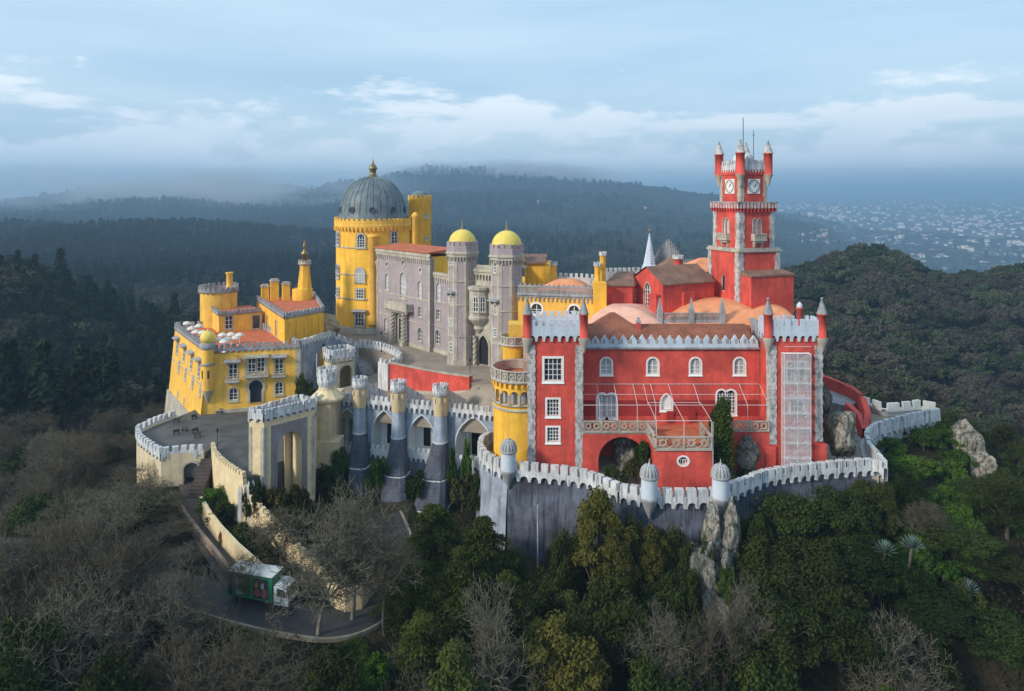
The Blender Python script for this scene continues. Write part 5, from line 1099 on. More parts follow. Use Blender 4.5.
# low red terrace wall
q = MB(); rp = [(p[0]-.12, p[1]-.35) for p in rw_top+[G(473.5, 384.5, -.6)]]; wall_strip(q, rp, [-4.2, -3.7, -3.0, -2.3, -1.6, -1.2], [.95]*6, .5)
rwt = thing('red_terrace_wall', 'low curved red retaining wall edging the upper terrace', 'wall', (*rp[2], -2)); q.build('wall', M_RED, rwt)
q = MB(); wall_strip(q, [(p[0]+.0, p[1]-.08) for p in rp], .96, 1.1, .66); wall_strip(q, [(p[0], p[1]-.06) for p in rp], [-4.3, -3.8, -3.1, -2.4, -1.7, -1.3], [-3.85, -3.2, -2.5, -1.8, -1.1, -.9], .1); q.build('coping', M_STONEG, rwt)
# whitish battlement along terrace, curling to the red wall
tp = thing('terrace_parapet', 'white battlemented parapet curling round the upper terrace edge', 'parapet wall', (*PRP[3], 0))
q = MB(); wall_strip(q, PRP, -5.2, .9, .5); crenel(q, PRP, z=.9, cell=1.1, band=1.2, mer=.75, gap=.45, scal=.5, thick=.5, out=.12, style='rect'); q.build('wall', M_WHITE, tp)
RB0, RB1, RB2 = (GY(301, 338, 121.2)[0], 121.2), (GY(331, 329, 131)[0], 131.0), (GY(358.5, 341, 133)[0], 133.0)
rbw = thing('retaining_wall', 'high blue-grey retaining wall with a dark pointed arch below the domed tower', 'wall', (*RB1, -8))
q = MB(); WA = Fr(RB0, RB1); WB = Fr(RB1, RB2); ua1, za1 = WA.hit(323.5, 357)
q.panel(WA, [(0, -12), (WA.L, -12), (WA.L, 3.5), (0, 3.9)], [shape('gothic', ua1, -9, 3.2, za1+9+2.6)], depth=1.5); q.panel(WB, [(0, -12), (WB.L, -12), (WB.L, .8), (0, 3.5)]); q.build('wall', M_BLUEG, rbw)
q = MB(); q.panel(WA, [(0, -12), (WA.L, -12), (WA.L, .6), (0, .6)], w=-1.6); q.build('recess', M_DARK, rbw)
q = MB(); crenel(q, [(*RB0, 3.9), (*RB1, 3.5), (*RB2, .8)], cell=1.15, band=.7, mer=.65, gap=.35, scal=.45, thick=.5, out=.15); q.build('battlement', M_WHITE, rbw)
floor_poly('lower_court', [RB0, RB1, RB2, (-29, 112), (-38, 106), (YB[0]+.1, YB[1])], M_PAVE, z=-7.3, skirt=4)
# stair flight
sf = MB(); s0 = Vector(G(355, 345.5, 0)); s1 = Vector(G(369, 374.5, -4.2)); nst = 24; dv = (s1-s0); pn = Vector((dv.y, -dv.x)).normalized()
for i in range(nst):
    c = s0+dv*(i+.5)/nst; z = -4.2*(i+.5)/nst; sf.cbox(c.x, c.y, -6, dv.length/nst*1.02, 2.5, z+6, math.atan2(dv.y, dv.x))
stf = sf.build('stone_stair', M_GREYST, label='long dark stone stair between the gatehouse and the white terrace parapet', cat='stairs', at=(*s0, -2))
# gatehouse
GH0 = G(331, 391, -4.2); GH1 = G(355, 387, -4.2); gh = thing('gatehouse', 'small cream gatehouse with white battlements and an open round arch, beside the stair', 'building', (*GH0, -4.2))
GH = Fr(GH0, GH1); q = MB(); u, _ = GH.hit(346, 377); q.panel(GH, [(0, -6), (GH.L, -6), (GH.L, 1.3), (0, 1.3)], [shape('arch', u, -4.4, 2.3, 4.3)], depth=.8)
gb = [GH.P(GH.L, 0, -4)[:2], GH.P(0, 0, -4)[:2]]; q.prism([GH.P(GH.L, 0)[:2], gb[0], gb[1], GH.P(0, 0)[:2]], -6, 1.3, top=False); q.f = q.f[:-1]; q.mi = q.mi[:-1]; q.sm = q.sm[:-1]; q.prism([GH1, gb[0], gb[1], GH0], .4, .7); q.build('wall', M_CREAM, gh)
q = MB(); crenel(q, [GH0, GH1, gb[0], gb[1]], z=2.1, cell=.9, band=1.25, mer=.75, gap=.4, scal=.6, thick=.4, out=.25, closed=True); q.build('battlement', M_WHITE, gh)
q = MB(); so = shape('arch', u, -4.4, 2.9, 4.6); ring_on(q, GH, shape('arch', u, -4.4, 2.3, 4.3), so, -.02, .1); quoins(q, GH, 0, -4.2, 1.5, .5, .5, side=1); quoins(q, GH, GH.L, -4.2, 1.5, .5, .5, side=-1); q.build('arch_trim', M_STONEG, gh)
# ------------------------------------------------------------------ arcaded blue wall
AWF = Fr(AW0, AW1)
aw_ = thing('arcade_wall', 'blue-grey gallery wall with four great pointed arches under a white battlement', 'wall', (*AW0, -12))
holes = []; 
hs = [(347.5, 412, 442, 3.5), (384.5, 414, 446, 3.7), (422, 418.5, 449, 4.0), (474, 420.5, 457, 5.2)]; info = []
for px, yt, yb_, w in hs:
    u, zt = AWF.hit(px, yt); _, zb = AWF.hit(px, yb_+3); holes.append(shape('gothic', u, zb-.8, w*1.12, zt-zb+1.3)); info.append((u, zt, zb, w))
q = MB(); q.panel(AWF, [(0, -15.5), (AWF.L, -15.5), (AWF.L, -2.3), (0, -2.3)], holes, depth=2.6, rimmat=1); q.build('wall', [M_BLUEG, M_WHITEC], aw_)
q = MB(); q.panel(AWF, [(0, -15.5), (AWF.L, -15.5), (AWF.L, -2.9), (0, -2.9)], [shape('gothic', u, zb-.8, w*.72, zt-zb+.5) for u, zt, zb, w in info[:1]+info[3:]], w=-2.6, depth=1.5, rimmat=0)
q.build('inner_wall', [M_WHITEC], aw_)
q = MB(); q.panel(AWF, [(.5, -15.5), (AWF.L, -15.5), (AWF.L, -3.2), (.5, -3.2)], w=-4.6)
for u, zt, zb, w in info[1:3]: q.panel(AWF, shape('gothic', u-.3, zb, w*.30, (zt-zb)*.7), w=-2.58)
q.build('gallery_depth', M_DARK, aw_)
q = MB(); crenel(q, [AW0, AW1], z=-2.3, cell=.88, band=1.25, mer=.75, gap=.40, scal=.75, thick=.5, out=.4); q.build('battlement', M_WHITE, aw_)
for u, zt, zb, w in info:
    q = MB(); crenel(q, [AWF.P(u-w*.62, 0, .25)[:2], AWF.P(u+w*.62, 0, .25)[:2]], z=zb, cell=.85, band=1.5, mer=.65, gap=.32, scal=.6, thick=.4, out=.2); q.build('balcony', M_WHITEC, aw_)
    q = MB(); ring_on(q, AWF, shape('gothic', u, zb-.8, w*1.12, zt-zb+1.3), shape('gothic', u, zb-.8, w*1.12+.45, zt-zb+1.55), -.02, .12); q.build('arch_trim', M_PALEB, aw_)
# buttress turrets
for k, (px, py0, pxb, pyb, Yf, rb_) in enumerate(((362.5, 377, 357, 500, 100.5, 1.75), (401, 378.5, 393, 513, 96.0, 2.3), (443, 382.5, 428, 511, 95.5, 2.7))):
    u, _ = AWF.hit(px, 410); top = AWF.P(u, 0, .9); xb, zb = GY(pxb, pyb, Yf); r0 = .98
    B = thing('buttress_turret', ['leftmost dark round buttress turret with cream neck and white crown on the arcade wall', 'middle dark buttress turret with cream neck and white crown, its square foot on the slope', 'rightmost and widest of the three dark buttress turrets, nearest the yellow loggia tower'][k], 'turret', (top.x, top.y, zb), 'buttress turrets of the arcade wall')
    rs = []; zc = [-3.6, -7.2, -11.6, -15.0, zb-1]
    for z, f, sh_ in ((-3.2, 0, 0), (-7.2, .02, .1), (-7.3, .05, .12), (-11.6, .45, .6), (-11.7, .5, .62), (-15.0, .78, .9), (-15.1, .88, .95), (zb-2, 1, 1)):
        r = r0+(rb_-r0)*f+.1*(sh_ > 0); cx = top.x+(xb-top.x)*f; cy = top.y+(Yf+rb_-top.y)*f; rr = []
        for i in range(16):
            a = 2*math.pi*i/16; ca, sa = math.cos(a), math.sin(a); sq = 1/max(abs(math.cos(a+.2)), abs(math.sin(a+.2))); m = 1+(min(sq, 1.35)-1)*min(1, f*1.5)
            rr.append((cx+r*m*ca, cy+r*m*sa, z))
        rs.append(rr)
    q = MB(); q.rings(rs[:3], smooth=True); up_ = q.build('upper_shaft', M_BLUEG, B); q = MB(); q.rings(rs[2:], smooth=False); q.build('lower_shaft', M_DSLATE, B)
    q = MB()
    for j in (1, 3, 5):
        for A, Bq in zip(rs[j], rs[j][1:]+rs[j][:1]): q.tube(A, Bq, .10, n=6)
    q.build('string_course', M_WHITE, B)
    q = MB(); q.lathe(top.x, top.y, [(.98, -3.3), (1.06, -3.2), (1.06, -.5), (1.2, -.3)], 18)
    q.build('neck', M_CREAMY, B)
    q = MB()
    for j in range(8): a = math.pi*2*j/8; q.cbox(top.x+1.09*math.cos(a), top.y+1.09*math.sin(a), -1.2, .3, .3, .7, a)
    q.build('bracket', M_CREAM, B)
    q = MB(); q.lathe(top.x, top.y, [(1.0, -.4), (1.25, -.1), (1.25, .9), (1.0, .9), (.98, .5), (.01, .5)], 18); crenel(q, circle(top.x, top.y, 1.15, 10), z=.95, cell=.72, band=.3, mer=.5, gap=.28, scal=0, thick=.22, out=.12, closed=True); q.build('crown', M_WHITE, B)
    q = MB(); A = AWF.P(u-.35, 0, -.2)[:2]; b2 = AWF.P(u+.35, 0, -.2)[:2]; c2_ = AWF.P(u+2.6, 0, -3.2)[:2]; d2_ = AWF.P(u+1.9, 0, -3.3)[:2]
    q.prism([A, b2, c2_, d2_], -4, [.6, .6, -1.9, -1.9]); q.build('raking_brace', M_WHITE, B)
# ------------------------------------------------------------------ cream pillar with bartizan; cream gate block
cp0 = G(314, 468, -10.5); 
A3 = (-31.6, 104.8)
XL_, ZT_ = GY(316.5, 395, 104.5); XR_, _ = GY(331, 395, 104.5)
pl = thing('corner_pillar', 'tall cream corner pillar topped by a white battlemented bartizan, left end of the arcade wall', 'tower', ((XL_+XR_)/2, 102.5, -12))
q = MB(); q.prism([(XL_, 104.6), (XR_, 104.2), (AW0[0]+2.0, AW0[1]+1), (XL_-.8, 111)], -14, -1.3); q.prism([(XL_-.5, 104), (XR_+1.4, 103.6), (XR_+1.4, 107), (XL_-.5, 107)], -14, -7.4); q.build('shaft', M_CREAM, pl)
xc = (XL_+XR_)/2; q = MB(); q.rings([[(xc+r*math.cos(a)*sx, 106.4+r*math.sin(a), z+.4) for a in [2*math.pi*i/12+math.pi/12 for i in range(12)]] for r, z, sx in ((2.6, -1.9, 1), (2.6, -1.6, 1), (1.3, -.4, 1), (1.25, .2, 1))], smooth=False); q.build('bartizan_base', M_CREAMY, pl)
q = MB(); q.lathe(xc, 106.4, [(1.15, .2), (1.5, 1.0), (1.55, 2.6), (1.2, 2.6), (1.2, 2.2), (.01, 2.2)], 18); crenel(q, circle(xc, 106.4, 1.45, 10), z=2.7, cell=.85, band=.9, mer=.6, gap=.34, scal=.4, thick=.3, out=.16, closed=True); q.build('bartizan', M_WHITE, pl)
q = MB(); q.tube((xc-1.5, 106, 2), (xc-1.5, 106, 5.5), .05, n=5); q.build('pole', M_STEEL, pl)
gFL, gFR, gBR, gBL = (-33.0, 90.8), (-27.8, 96.3), (-30.6, 97.9), (-35.2, 91.4)
gt = thing('cream_gate', 'cream gate block with a tall arch in a grey carved frame, white battlements', 'gate', (*gFL, -9))
q = MB(); GFm = Fr(gFL, gFR); u, _ = GFm.hit(289.5, 455); _, za = GFm.hit(289.5, 431.5)
W_ = 3.7; hsx = shape('arch', u, -12.9, W_, za+12.9); q.panel(GFm, [(0, -13), (GFm.L, -13), (GFm.L, .2), (0, .2)], [hsx], depth=2.5); gl_ = Fr(gBL, gFL); q.panel(gl_, [(0, -13), (gl_.L, -13), (gl_.L, .2), (0, .2)])
gbk = Fr(gBR, gBL); ubk = gbk.L-u; q.panel(gbk, [(0, -13), (gbk.L, -13), (gbk.L, .2), (0, .2)], [shape('arch', ubk, -12.9, W_, za+12.9)], depth=.1); gr_ = Fr(gFR, gBR); q.panel(gr_, [(0, -13), (gr_.L, -13), (gr_.L, .2), (0, .2)]); q.build('wall', M_CREAMY, gt)
q = MB(); sq0 = [(u-W_/2-.8, -12.9), (u+W_/2+.8, -12.9), (u+W_/2+.8, za+1.4), (u-W_/2-.8, za+1.4)]
q.panel(off(GFm, .1), sq0, [shape('arch', u, -12.85, W_+.25, za+12.85+.12)], depth=.1, rimdepth=.12)
ring_on(q, GFm, shape('arch', u, -12.9, W_, za+12.9), shape('arch', u, -12.95, W_+.6, za+13.2), -.02, .2); q.build('carved_frame', mat('grey_purple_stone', (.27, .235, .24), streak=.4, dirt=(.14, .12, .12), var=.2), gt)
q = MB(); quoins(q, GFm, 0, -12, -.8, .55, .5, side=1); quoins(q, GFm, GFm.L, -12, -.8, .55, .5, side=-1); quoins(q, gl_, gl_.L, -12, -.8, .5, .5, side=-1); quoins(q, gl_, 0, -12, -.8, .5, .5, side=1); q.build('quoin', M_STONEG, gt)
q = MB(); q.prism([gFL, gFR, gBR, gBL], 0, .4); q.build('roof_walk', mat('red_brown_paving', (.20, .10, .075), var=.2), gt)
q = MB(); crenel(q, [gFL, gFR, gBR, gBL], z=1.05, cell=.95, band=1.15, mer=.55, gap=.3, scal=.45, thick=.3, out=.25, closed=True); q.build('battlement', M_WHITE, gt)
nb = thing('notice_sentry', 'small white domed stone sentry box beside the yellow wing', 'sentry box', (*G(292, 398, -7), -7)); x, y = G(292, 399, -7)
q = MB(); q.lathe(x, y, [(.75, -7), (.75, -5.2)]+[(.75*math.cos(t), -5.2+1.2*math.sin(t)) for t in [k*math.pi/12 for k in range(1, 6)]]+[(.001, -3.95)], 16); q.build('body', M_STONEG, nb)
# wall segment from gate to bartizan
wl = MB(); a, b = G(304, 392, -1), (XL_+.3, 105); wall_strip(wl, [gFR, (XL_, 104.6)], -13, -1.2, .7); w0_ = wl.build('link_wall', M_CREAMY, label='short cream wall joining the gate block to the corner pillar', cat='wall', at=(*gFR, -9))
wl = MB(); crenel(wl, [gFR, (XL_, 104.6)], z=-.6, cell=1.1, band=.6, mer=.6, scal=.3); wl.build('battlement', M_WHITE, w0_)

# ------------------------------------------------------------------ courtyard bastion
BT = -6.0
bp = [G(176, 410, BT), G(167.6, 412.5, BT), G(152, 418, BT), G(136.5, 425.5, BT), G(139, 433, BT), G(150, 441.5, BT), G(161, 448, BT), G(180, 445.5, BT), G(204, 444.5, BT)]
bs = thing('courtyard_bastion', 'stone bastion wall with white battlements and a dark arched gateway, round the grey courtyard', 'wall', (*bp[6], -11))
q = MB(); wall_strip(q, bp[:7], -18, -7.0, .7); GW = Fr(bp[6], bp[8]); ug, _ = GW.hit(191.5, 470); ztg = GW.hit(191.5, 462.5)[1]
q.panel(GW, [(0, -16), (GW.L, -16), (GW.L, -7.0), (0, -7.0)], [shape('arch', ug, -12.3, 2.1, ztg+12.3)], depth=1.4); e_ = Fr(bp[8], (bp[8][0]+.4, bp[8][1]+5)); q.panel(e_, [(0, -16), (e_.L, -16), (e_.L, -7.0), (0, -7.0)]); q.build('wall', M_CREAM, bs)
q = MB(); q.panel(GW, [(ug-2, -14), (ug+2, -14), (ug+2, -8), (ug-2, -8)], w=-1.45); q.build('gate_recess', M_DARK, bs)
q = MB(); crenel(q, bp, z=-6.75, cell=1.15, band=1.1, mer=.75, gap=.45, scal=.5, thick=.55, out=.2, capm=None); q.build('battlement', M_WHITE, bs)
q = MB(); so = shape('arch', ug, -12.3, 2.6, ztg+12.6); ring_on(q, GW, shape('arch', ug, -12.3, 2.1, ztg+12.3), so, -.02, .14); q.build('gate_trim', M_STONEG, bs)
cpth = [G(211, 449, -7), G(213, 456, -7), G(218, 463, -7), G(226, 470, -7), G(236, 477, -7), G(243, 481, -7)]
floor_poly('courtyard', [bp[0], bp[1], bp[2], bp[3], bp[4], bp[5], bp[6], bp[7], bp[8], cpth[0], cpth[2], cpth[4], gFL, gBL, gBR, (-34, 104), (YB[0]+.3, YB[1]+.3), (YA[0], YA[1]+.5), (YL.P(YL.L-5, 0, -.5).x, YL.P(YL.L-5, 0, -.5).y)], M_ASPH, z=-7.2, skirt=3.5, inset=.985)
cw = thing('curved_cream_wall', 'curved cream battlemented wall stepping down from the courtyard past the gateway', 'wall', (*cpth[2], -9))
q = MB(); wall_strip(q, cpth, -13, [-6.3, -6.5, -6.6, -6.7, -6.7, -6.7], .5); crenel(q, cpth, z=-6.5, cell=.85, band=.3, mer=.5, gap=.3, scal=0, thick=.5, out=.02); q.build('wall', M_CREAMY, cw)
# stair slot between bastion and curved wall
q = MB(); a = Vector(bp[8]); b = Vector(cpth[0])
for i in range(14): c = (a+b)/2+Vector((.25, -5+i*.42)); q.cbox(c.x, c.y, -13, (b-a).length+.8, .45, 1.0+i*.36)
q.build('gate_stair', M_PATH, label='narrow dark stair slot between the bastion gateway and the curved cream wall', cat='stairs', at=(a.x, a.y, -11))
# retaining wall running down beside the road (upper)
uw = [(240, 480, -7.2), (245, 491, -8.2), (256, 504, -9.2), (272, 521, -10.3), (290, 540, -11.3), (308, 559, -12.2), (322, 574, -13.0), (331, 588, -13.2), (345, 594, -13.2), (362, 590, -13.2), (374, 575, -13.2), (381, 557, -13.0)]
up3 = [(*G(px, py, z), z) for px, py, z in uw]
rt_ = thing('road_retaining_wall', 'long cream retaining wall with small battlements running down to the road bend', 'wall', (*up3[4][:2], -13))
q = MB(); wall_strip(q, [p[:2] for p in up3], -17.5, [p[2]-.15 for p in up3], .55); crenel(q, [(p[0], p[1], p[2]-.15) for p in up3[:8]], cell=.95, band=.25, mer=.55, gap=.36, scal=0, thick=.5, out=.03); wall_strip(q, [p[:2] for p in up3[7:]], [p[2]-.2 for p in up3[7:]], [p[2]+.35 for p in up3[7:]], .6); q.build('wall', M_CREAMY, rt_)
iw = [(199, 497, -10.2), (206, 510, -10.5), (218, 526, -10.9), (235, 544, -11.3), (252, 559, -11.7), (261, 567, -11.9)]
ip = [(*G(px, py, z), z) for px, py, z in iw]
q = MB(); wall_strip(q, [p[:2] for p in ip], -17, [p[2] for p in ip], .5); q.build('path_wall', M_CREAMY, label='smooth cream wall along the right side of the sloping footpath', cat='wall', at=(*ip[2][:2], -13))
lw3 = [(177, 500, -11.2), (185, 514, -11.6), (198, 531, -12.0), (213, 549, -12.4), (227, 567, -12.7), (230.5, 577, -12.8)]
lp3 = [(*G(px, py, z), z) for px, py, z in lw3]
q = MB(); wall_strip(q, [p[:2] for p in lp3], -16, [p[2] for p in lp3], .4); q.build('low_wall', mat('brown_stucco', (.34, .25, .19), streak=.4, dirt=(.15, .12, .09)), label='low brownish wall along the left side of the sloping footpath', cat='wall', at=(*lp3[2][:2], -14))
kerb = offline(ROAD, 2.75); q = MB(); wall_strip(q, [(p.x, p.y) for p in kerb], [p.z-1.2 for p in kerb], [p.z+.2 for p in kerb], .3); q.build('road_kerb_wall', M_KERB, label='low pale kerb wall along the outer edge of the bending road', cat='kerb wall', at=tuple(kerb[20]))
# small spiky white shrine-like pinnacles at end of curved wall
sx, sy = G(247, 500, -9.5); pk = thing('pinnacled_gatepost', 'cluster of thin white pinnacles standing at the foot of the cream gate', 'gatepost', (sx, sy, -11))
q = MB()
for i in range(6): a = i*1.05; q.cbox(sx+1.0*math.cos(a), sy+.9*math.sin(a), -13, .3, .3, 4.4+.5*(i % 3)); q.cbox(sx+1.0*math.cos(a), sy+.9*math.sin(a), -13+4.4+.5*(i % 3), .42, .42, .9, 0, .1)
q.build('pinnacle', M_WHITE, pk)
# ------------------------------------------------------------------ blue-grey outer castle wall
Z8 = -5.2
op = [G(500, 428, Z8), G(490, 431, Z8), G(482, 437, Z8), G(480.5, 444, Z8), G(485, 451, Z8), G(495, 458, Z8), G(508, 462, Z8), G(530, 463.5, Z8), G(560, 466, Z8), G(589, 470, Z8), G(620, 483, Z8), G(649, 488, Z8), G(685, 488.5, Z8), G(720, 487.5, Z8), G(742, 477, Z8), G(765, 468, Z8), G(790, 464, Z8), G(815, 461.5, Z8), G(845, 459, Z8), G(872, 457.5, Z8), G(885, 461, Z8)]
ow_ = thing('castle_wall', 'massive weathered blue-grey outer wall with scalloped battlements under the red castle', 'wall', (*op[8], -20))
def batter_wall(q, path, z0, z1, spread, thick=.8):
    n = len(path); P = [Vector(p) for p in path]; rs = []
    for i in range(n):
        d = (P[min(n-1, i+1)]-P[max(0, i-1)]).normalized(); nn = Vector((d.y, -d.x)); b = P[i]+nn*spread
        rs.append([(b.x, b.y, z0), (*(P[i]+nn*spread*.25), z1-5), (P[i].x, P[i].y, z1), (*(P[i]-nn*thick), z1), (*(P[i]-nn*thick), z0)])
    q.rings([list(reversed(r)) for r in rs], smooth=False, closed=False)
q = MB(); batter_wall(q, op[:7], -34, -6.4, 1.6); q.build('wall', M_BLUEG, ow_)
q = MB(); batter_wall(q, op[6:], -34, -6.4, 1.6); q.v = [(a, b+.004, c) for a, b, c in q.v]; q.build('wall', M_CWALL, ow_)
q = MB(); crenel(q, op, z=-6.15, cell=1.42, band=1.35, mer=1.0, gap=.34, scal=.75, thick=.75, out=.45); q.build('battlement', M_WHITE, ow_)
q = MB(); X, Y_ = G(537.5, 475, -6); q.tube((X, Y_-1.0, -9.4), (X, Y_-2.0, -30), .12, n=6); q.build('drainpipe', M_BLUEG, ow_)
floor_poly('castle_yard', [op[i] for i in range(0, 21)]+[G(870, 445, -7.5), G(852, 428, -7.5), (48, 103), (46, 108), (2, 108), (-1, 100)], M_PAVE, z=-7.5, skirt=.5, inset=.993)
for k, (px, lab) in enumerate(((508.5, 'leftmost of three pale sentry turrets, on the curved corner below the yellow loggia tower'), (649.3, 'middle pale domed sentry turret on the outer wall, left of the projecting red room'), (720.5, 'right pale domed sentry turret on the outer wall, above the granite pinnacles'))):
    py = (463, 490, 490)[k]; x, y = G(px, py, Z8); B = thing('sentry_turret', lab, 'turret', (x, y, -9), 'domed sentry turrets on the outer wall'); r = .98
    q = MB(); q.lathe(x, y, [(r, -6.1), (r, -3.7)], 20); q.build('drum', M_PALEB, B)
    q = MB(); q.lathe(x, y, [(.1, -8.6), (.5, -7.6), (.8, -6.9), (1.05, -6.3), (1.1, -6.1), (r, -6.0)], 20); q.build('corbel', M_GREYST, B)
    q = MB(); q.lathe(x, y, [(r, -3.8), (1.14, -3.65), (1.14, -3.4), (1.05, -3.4)], 20)
    for j in range(16):
        a = j*math.pi/8; pts = [(1.06*math.cos(t)**.8, -3.4+1.25*math.sin(t)) for t in [i*math.pi/16 for i in range(8)]]
        for (r0, z0), (r1, z1) in zip(pts, pts[1:]): q.tube((x+r0*math.cos(a), y+r0*math.sin(a), z0), (x+r1*math.cos(a), y+r1*math.sin(a), z1), .10, n=5)
    q.lathe(x, y, [(1.05*math.cos(t)**.8, -3.4+1.25*math.sin(t)) for t in [i*math.pi/16 for i in range(8)]]+[(.12, -2.15), (.16, -2.0), (.05, -1.8), (.03, -1.5), (.001, -1.4)], 20); q.build('dome', M_DOMEW, B)
# right-hand upper ramp walls
rz = -7.0
r1p = [G(885, 461, -5.2), G(877, 452, -5.2), G(869, 443, -5.2), G(866, 433, -5.2), G(868, 427, -5.2), G(876, 421, -5.2), G(890, 417.5, -5.2), G(910, 412.5, -5.2), G(928, 409, -5.1), G(938.5, 407, -5.1)]
r2p = [G(939.5, 403, -4.9), G(920, 399.5, -4.9), G(900, 401, -4.9), G(884, 402, -4.9), G(872, 396.5, -4.7), G(862, 392.5, -4.5)]
rw1 = thing('ramp_wall', 'white weathered battlemented wall climbing round the right-hand lookout terrace', 'wall', (*r1p[6], -8))
def zz(path, zs): return [(p[0], p[1], z) for p, z in zip(path, zs)]
z1s = [-6.2]*8+[-6.1]*2
q = MB(); batter_wall(q, r1p, -16, -7.2, .9); crenel(q, zz(r1p, z1s), cell=1.5, band=1.7, mer=1.0, gap=.38, scal=.6, thick=.6, out=.35); q.build('wall', M_WHITE, rw1)
bpz = [(p[0], p[1]) for p in r2p]
q = MB(); wall_strip(q, list(reversed(bpz)), -12, -6.1, .5); crenel(q, [(*p, -6.1) for p in reversed([(b[0], b[1]) for b in bpz])][::-1], cell=2.4, band=.4, mer=1.2, gap=.8, scal=0, thick=.5, out=.0); q.build('lookout_parapet', mat('fresh_white_wall', (.68, .68, .64), streak=.12, dirt=(.4, .38, .34)), label='bright clean white battlemented parapet on the far side of the lookout terrace', cat='parapet wall', at=(*bpz[2], -8))
floor_poly('lookout_terrace', r1p+r2p+[G(852, 405, -6.5)], M_PAVE, z=-7.3, skirt=.5, inset=.985)
rr1 = [G(816, 372, -3.6), G(838, 380, -3.9), G(856, 388, -4.1), G(863, 394, -4.2)]
q = MB(); wall_strip(q, list(reversed(rr1)), -12, [-4.2, -4.1, -3.9, -3.6], .8); wall_strip(q, [G(845, 404, -5.2), G(857, 416, -5.6), G(867, 430, -6.2), G(871, 414, -5.6), G(866, 399, -4.6)], -12, [-5.0, -5.4, -6.2, -5.4, -4.3], .9); q.build('red_rampart', M_RED, label='faceted red rampart wall right of the scaffolded tower, above the boulder', cat='wall', at=(*rr1[2], -8))
floor_poly('ramp_paving', [G(828, 404, -6.4), G(846, 408, -6.4), G(865, 400, -6.0), G(858, 393, -5.8), G(826, 388, -5.8)], M_GREYST, z=-6.0, skirt=3)
# ------------------------------------------------------------------ rocks
def rock(name, label, c, dims, seed, m=M_ROCK, group=None, rot=0.0, sharp=.7, n=5):
    rnd = np.random.default_rng(seed); me = bpy.data.meshes.new(name)
    import bmesh
    bm = bmesh.new(); bmesh.ops.create_icosphere(bm, subdivisions=n, radius=1)
    planes = [Vector(rnd.normal(size=3)).normalized() for _ in range(14)]; lim = rnd.uniform(.62, .95, 14)
    for v in bm.verts:
        p = v.co.copy()
        for pl_, l in zip(planes, lim):
            d = p.dot(pl_)
            if d > l: p -= pl_*(d-l)*.9
        nz_ = float(fbm([p.x*2.3+seed], [p.y*2.3+p.z*1.9], 4)[0]); p *= 1+nz_*sharp
        cr = abs(float(fbm([p.x*3+seed*2], [p.z*1.2+3], 2)[0])); p *= 1-max(0, .05-cr)*2.2
        x, y, z = p.x*dims[0], p.y*dims[1], p.z*dims[2]; v.co = Vector((x*math.cos(rot)-y*math.sin(rot), x*math.sin(rot)+y*math.cos(rot), z))
    for f in bm.faces: f.smooth = True
    bm.to_mesh(me); bm.free(); me.materials.append(m); o = bpy.data.objects.new(name, me); col.objects.link(o); o.location = c
    return tag(o, label, 'rock', group)
def gpt(px, py, z): x, y = G(px, py, z); return (x, y, z)
rock('boulder', 'huge pale split boulder on the yard at the foot of the scaffolded tower', (45.9, 95.5, -3.2), (2.4, 2.6, 3.9), 3, M_ROCKL)
rock('boulder', 'narrow grey boulder wedged between the right red tower and the red rampart', (44.9, 99.5, .4), (1.3, 2.2, 3.6), 8)
rock('boulder', 'grey boulder beside the cypress under the red castle terrace', (31.7, 91.5, -5.0), (1.8, 1.0, 2.7), 12)
rock('boulder', 'rock seen inside the big arched recess of the red castle', (16.0, 95.6, -6.0), (1.8, 1.5, 2.8), 14, M_ROCKL)
rock('granite_pinnacle', 'tallest upright granite pinnacle under the right sentry turret', (25.4, 79.6, -10.2), (1.15, 1.7, 4.8), 21, M_ROCKL, 'granite pinnacles below the outer wall')
rock('granite_pinnacle', 'leaning granite slab left of the tallest pinnacle', (23.4, 79.8, -10.0), (1.0, 1.4, 3.7), 22, M_ROCKL, 'granite pinnacles below the outer wall', rot=.5)
rock('granite_pinnacle', 'broad mossy granite block at the foot of the pinnacles', (21.6, 78.2, -13.5), (2.1, 2.1, 4.6), 23, M_ROCK, 'granite pinnacles below the outer wall')
rock('granite_pinnacle', 'rounded granite shoulder right below the tallest pinnacle', (24.3, 77.6, -14.6), (1.4, 1.8, 4.6), 24, M_ROCK, 'granite pinnacles below the outer wall')
rock('cliff_rock', 'curved pale cliff slab with an orange stain below the lookout terrace', (*G(962, 450, -10.5), -10.5), (2.4, 3.4, 4.6), 31, M_ROCKL, 'pale rocks on the right-hand slope', rot=.5)
rock('granite_pinnacle', 'low rounded granite outcrop spreading under the pinnacles', (22.6, 75.8, -17.0), (2.6, 2.2, 3.6), 25, M_ROCK, 'granite pinnacles below the outer wall')
rock('cliff_rock', 'low pale slab continuing the curved cliff downhill', (*G(978, 470, -11.5), -11.5), (1.5, 3.0, 3.2), 38, M_ROCKL, 'pale rocks on the right-hand slope', rot=.6)
rock('cliff_rock', 'small white rock at the lower end of the curved cliff slab', gpt(967, 476, -14), (1.2, 1.6, 1.9), 32, M_ROCKL, 'pale rocks on the right-hand slope')
rock('cliff_rock', 'long low pale rock edge farthest right on the slope', gpt(993, 476, -16), (.9, 4.2, 1.6), 33, M_ROCKL, 'pale rocks on the right-hand slope', rot=.7)
rock('cliff_rock', 'thin pale rock rib below the small white rock', gpt(978, 508, -19), (.8, 2.5, 3.0), 34, M_ROCKL, 'pale rocks on the right-hand slope', rot=.1)
rock('cliff_rock', 'brown rock among bright green shrubs under the lookout wall', gpt(930, 452, -13), (1.9, 2.0, 2.6), 35, M_ROCK, 'pale rocks on the right-hand slope')
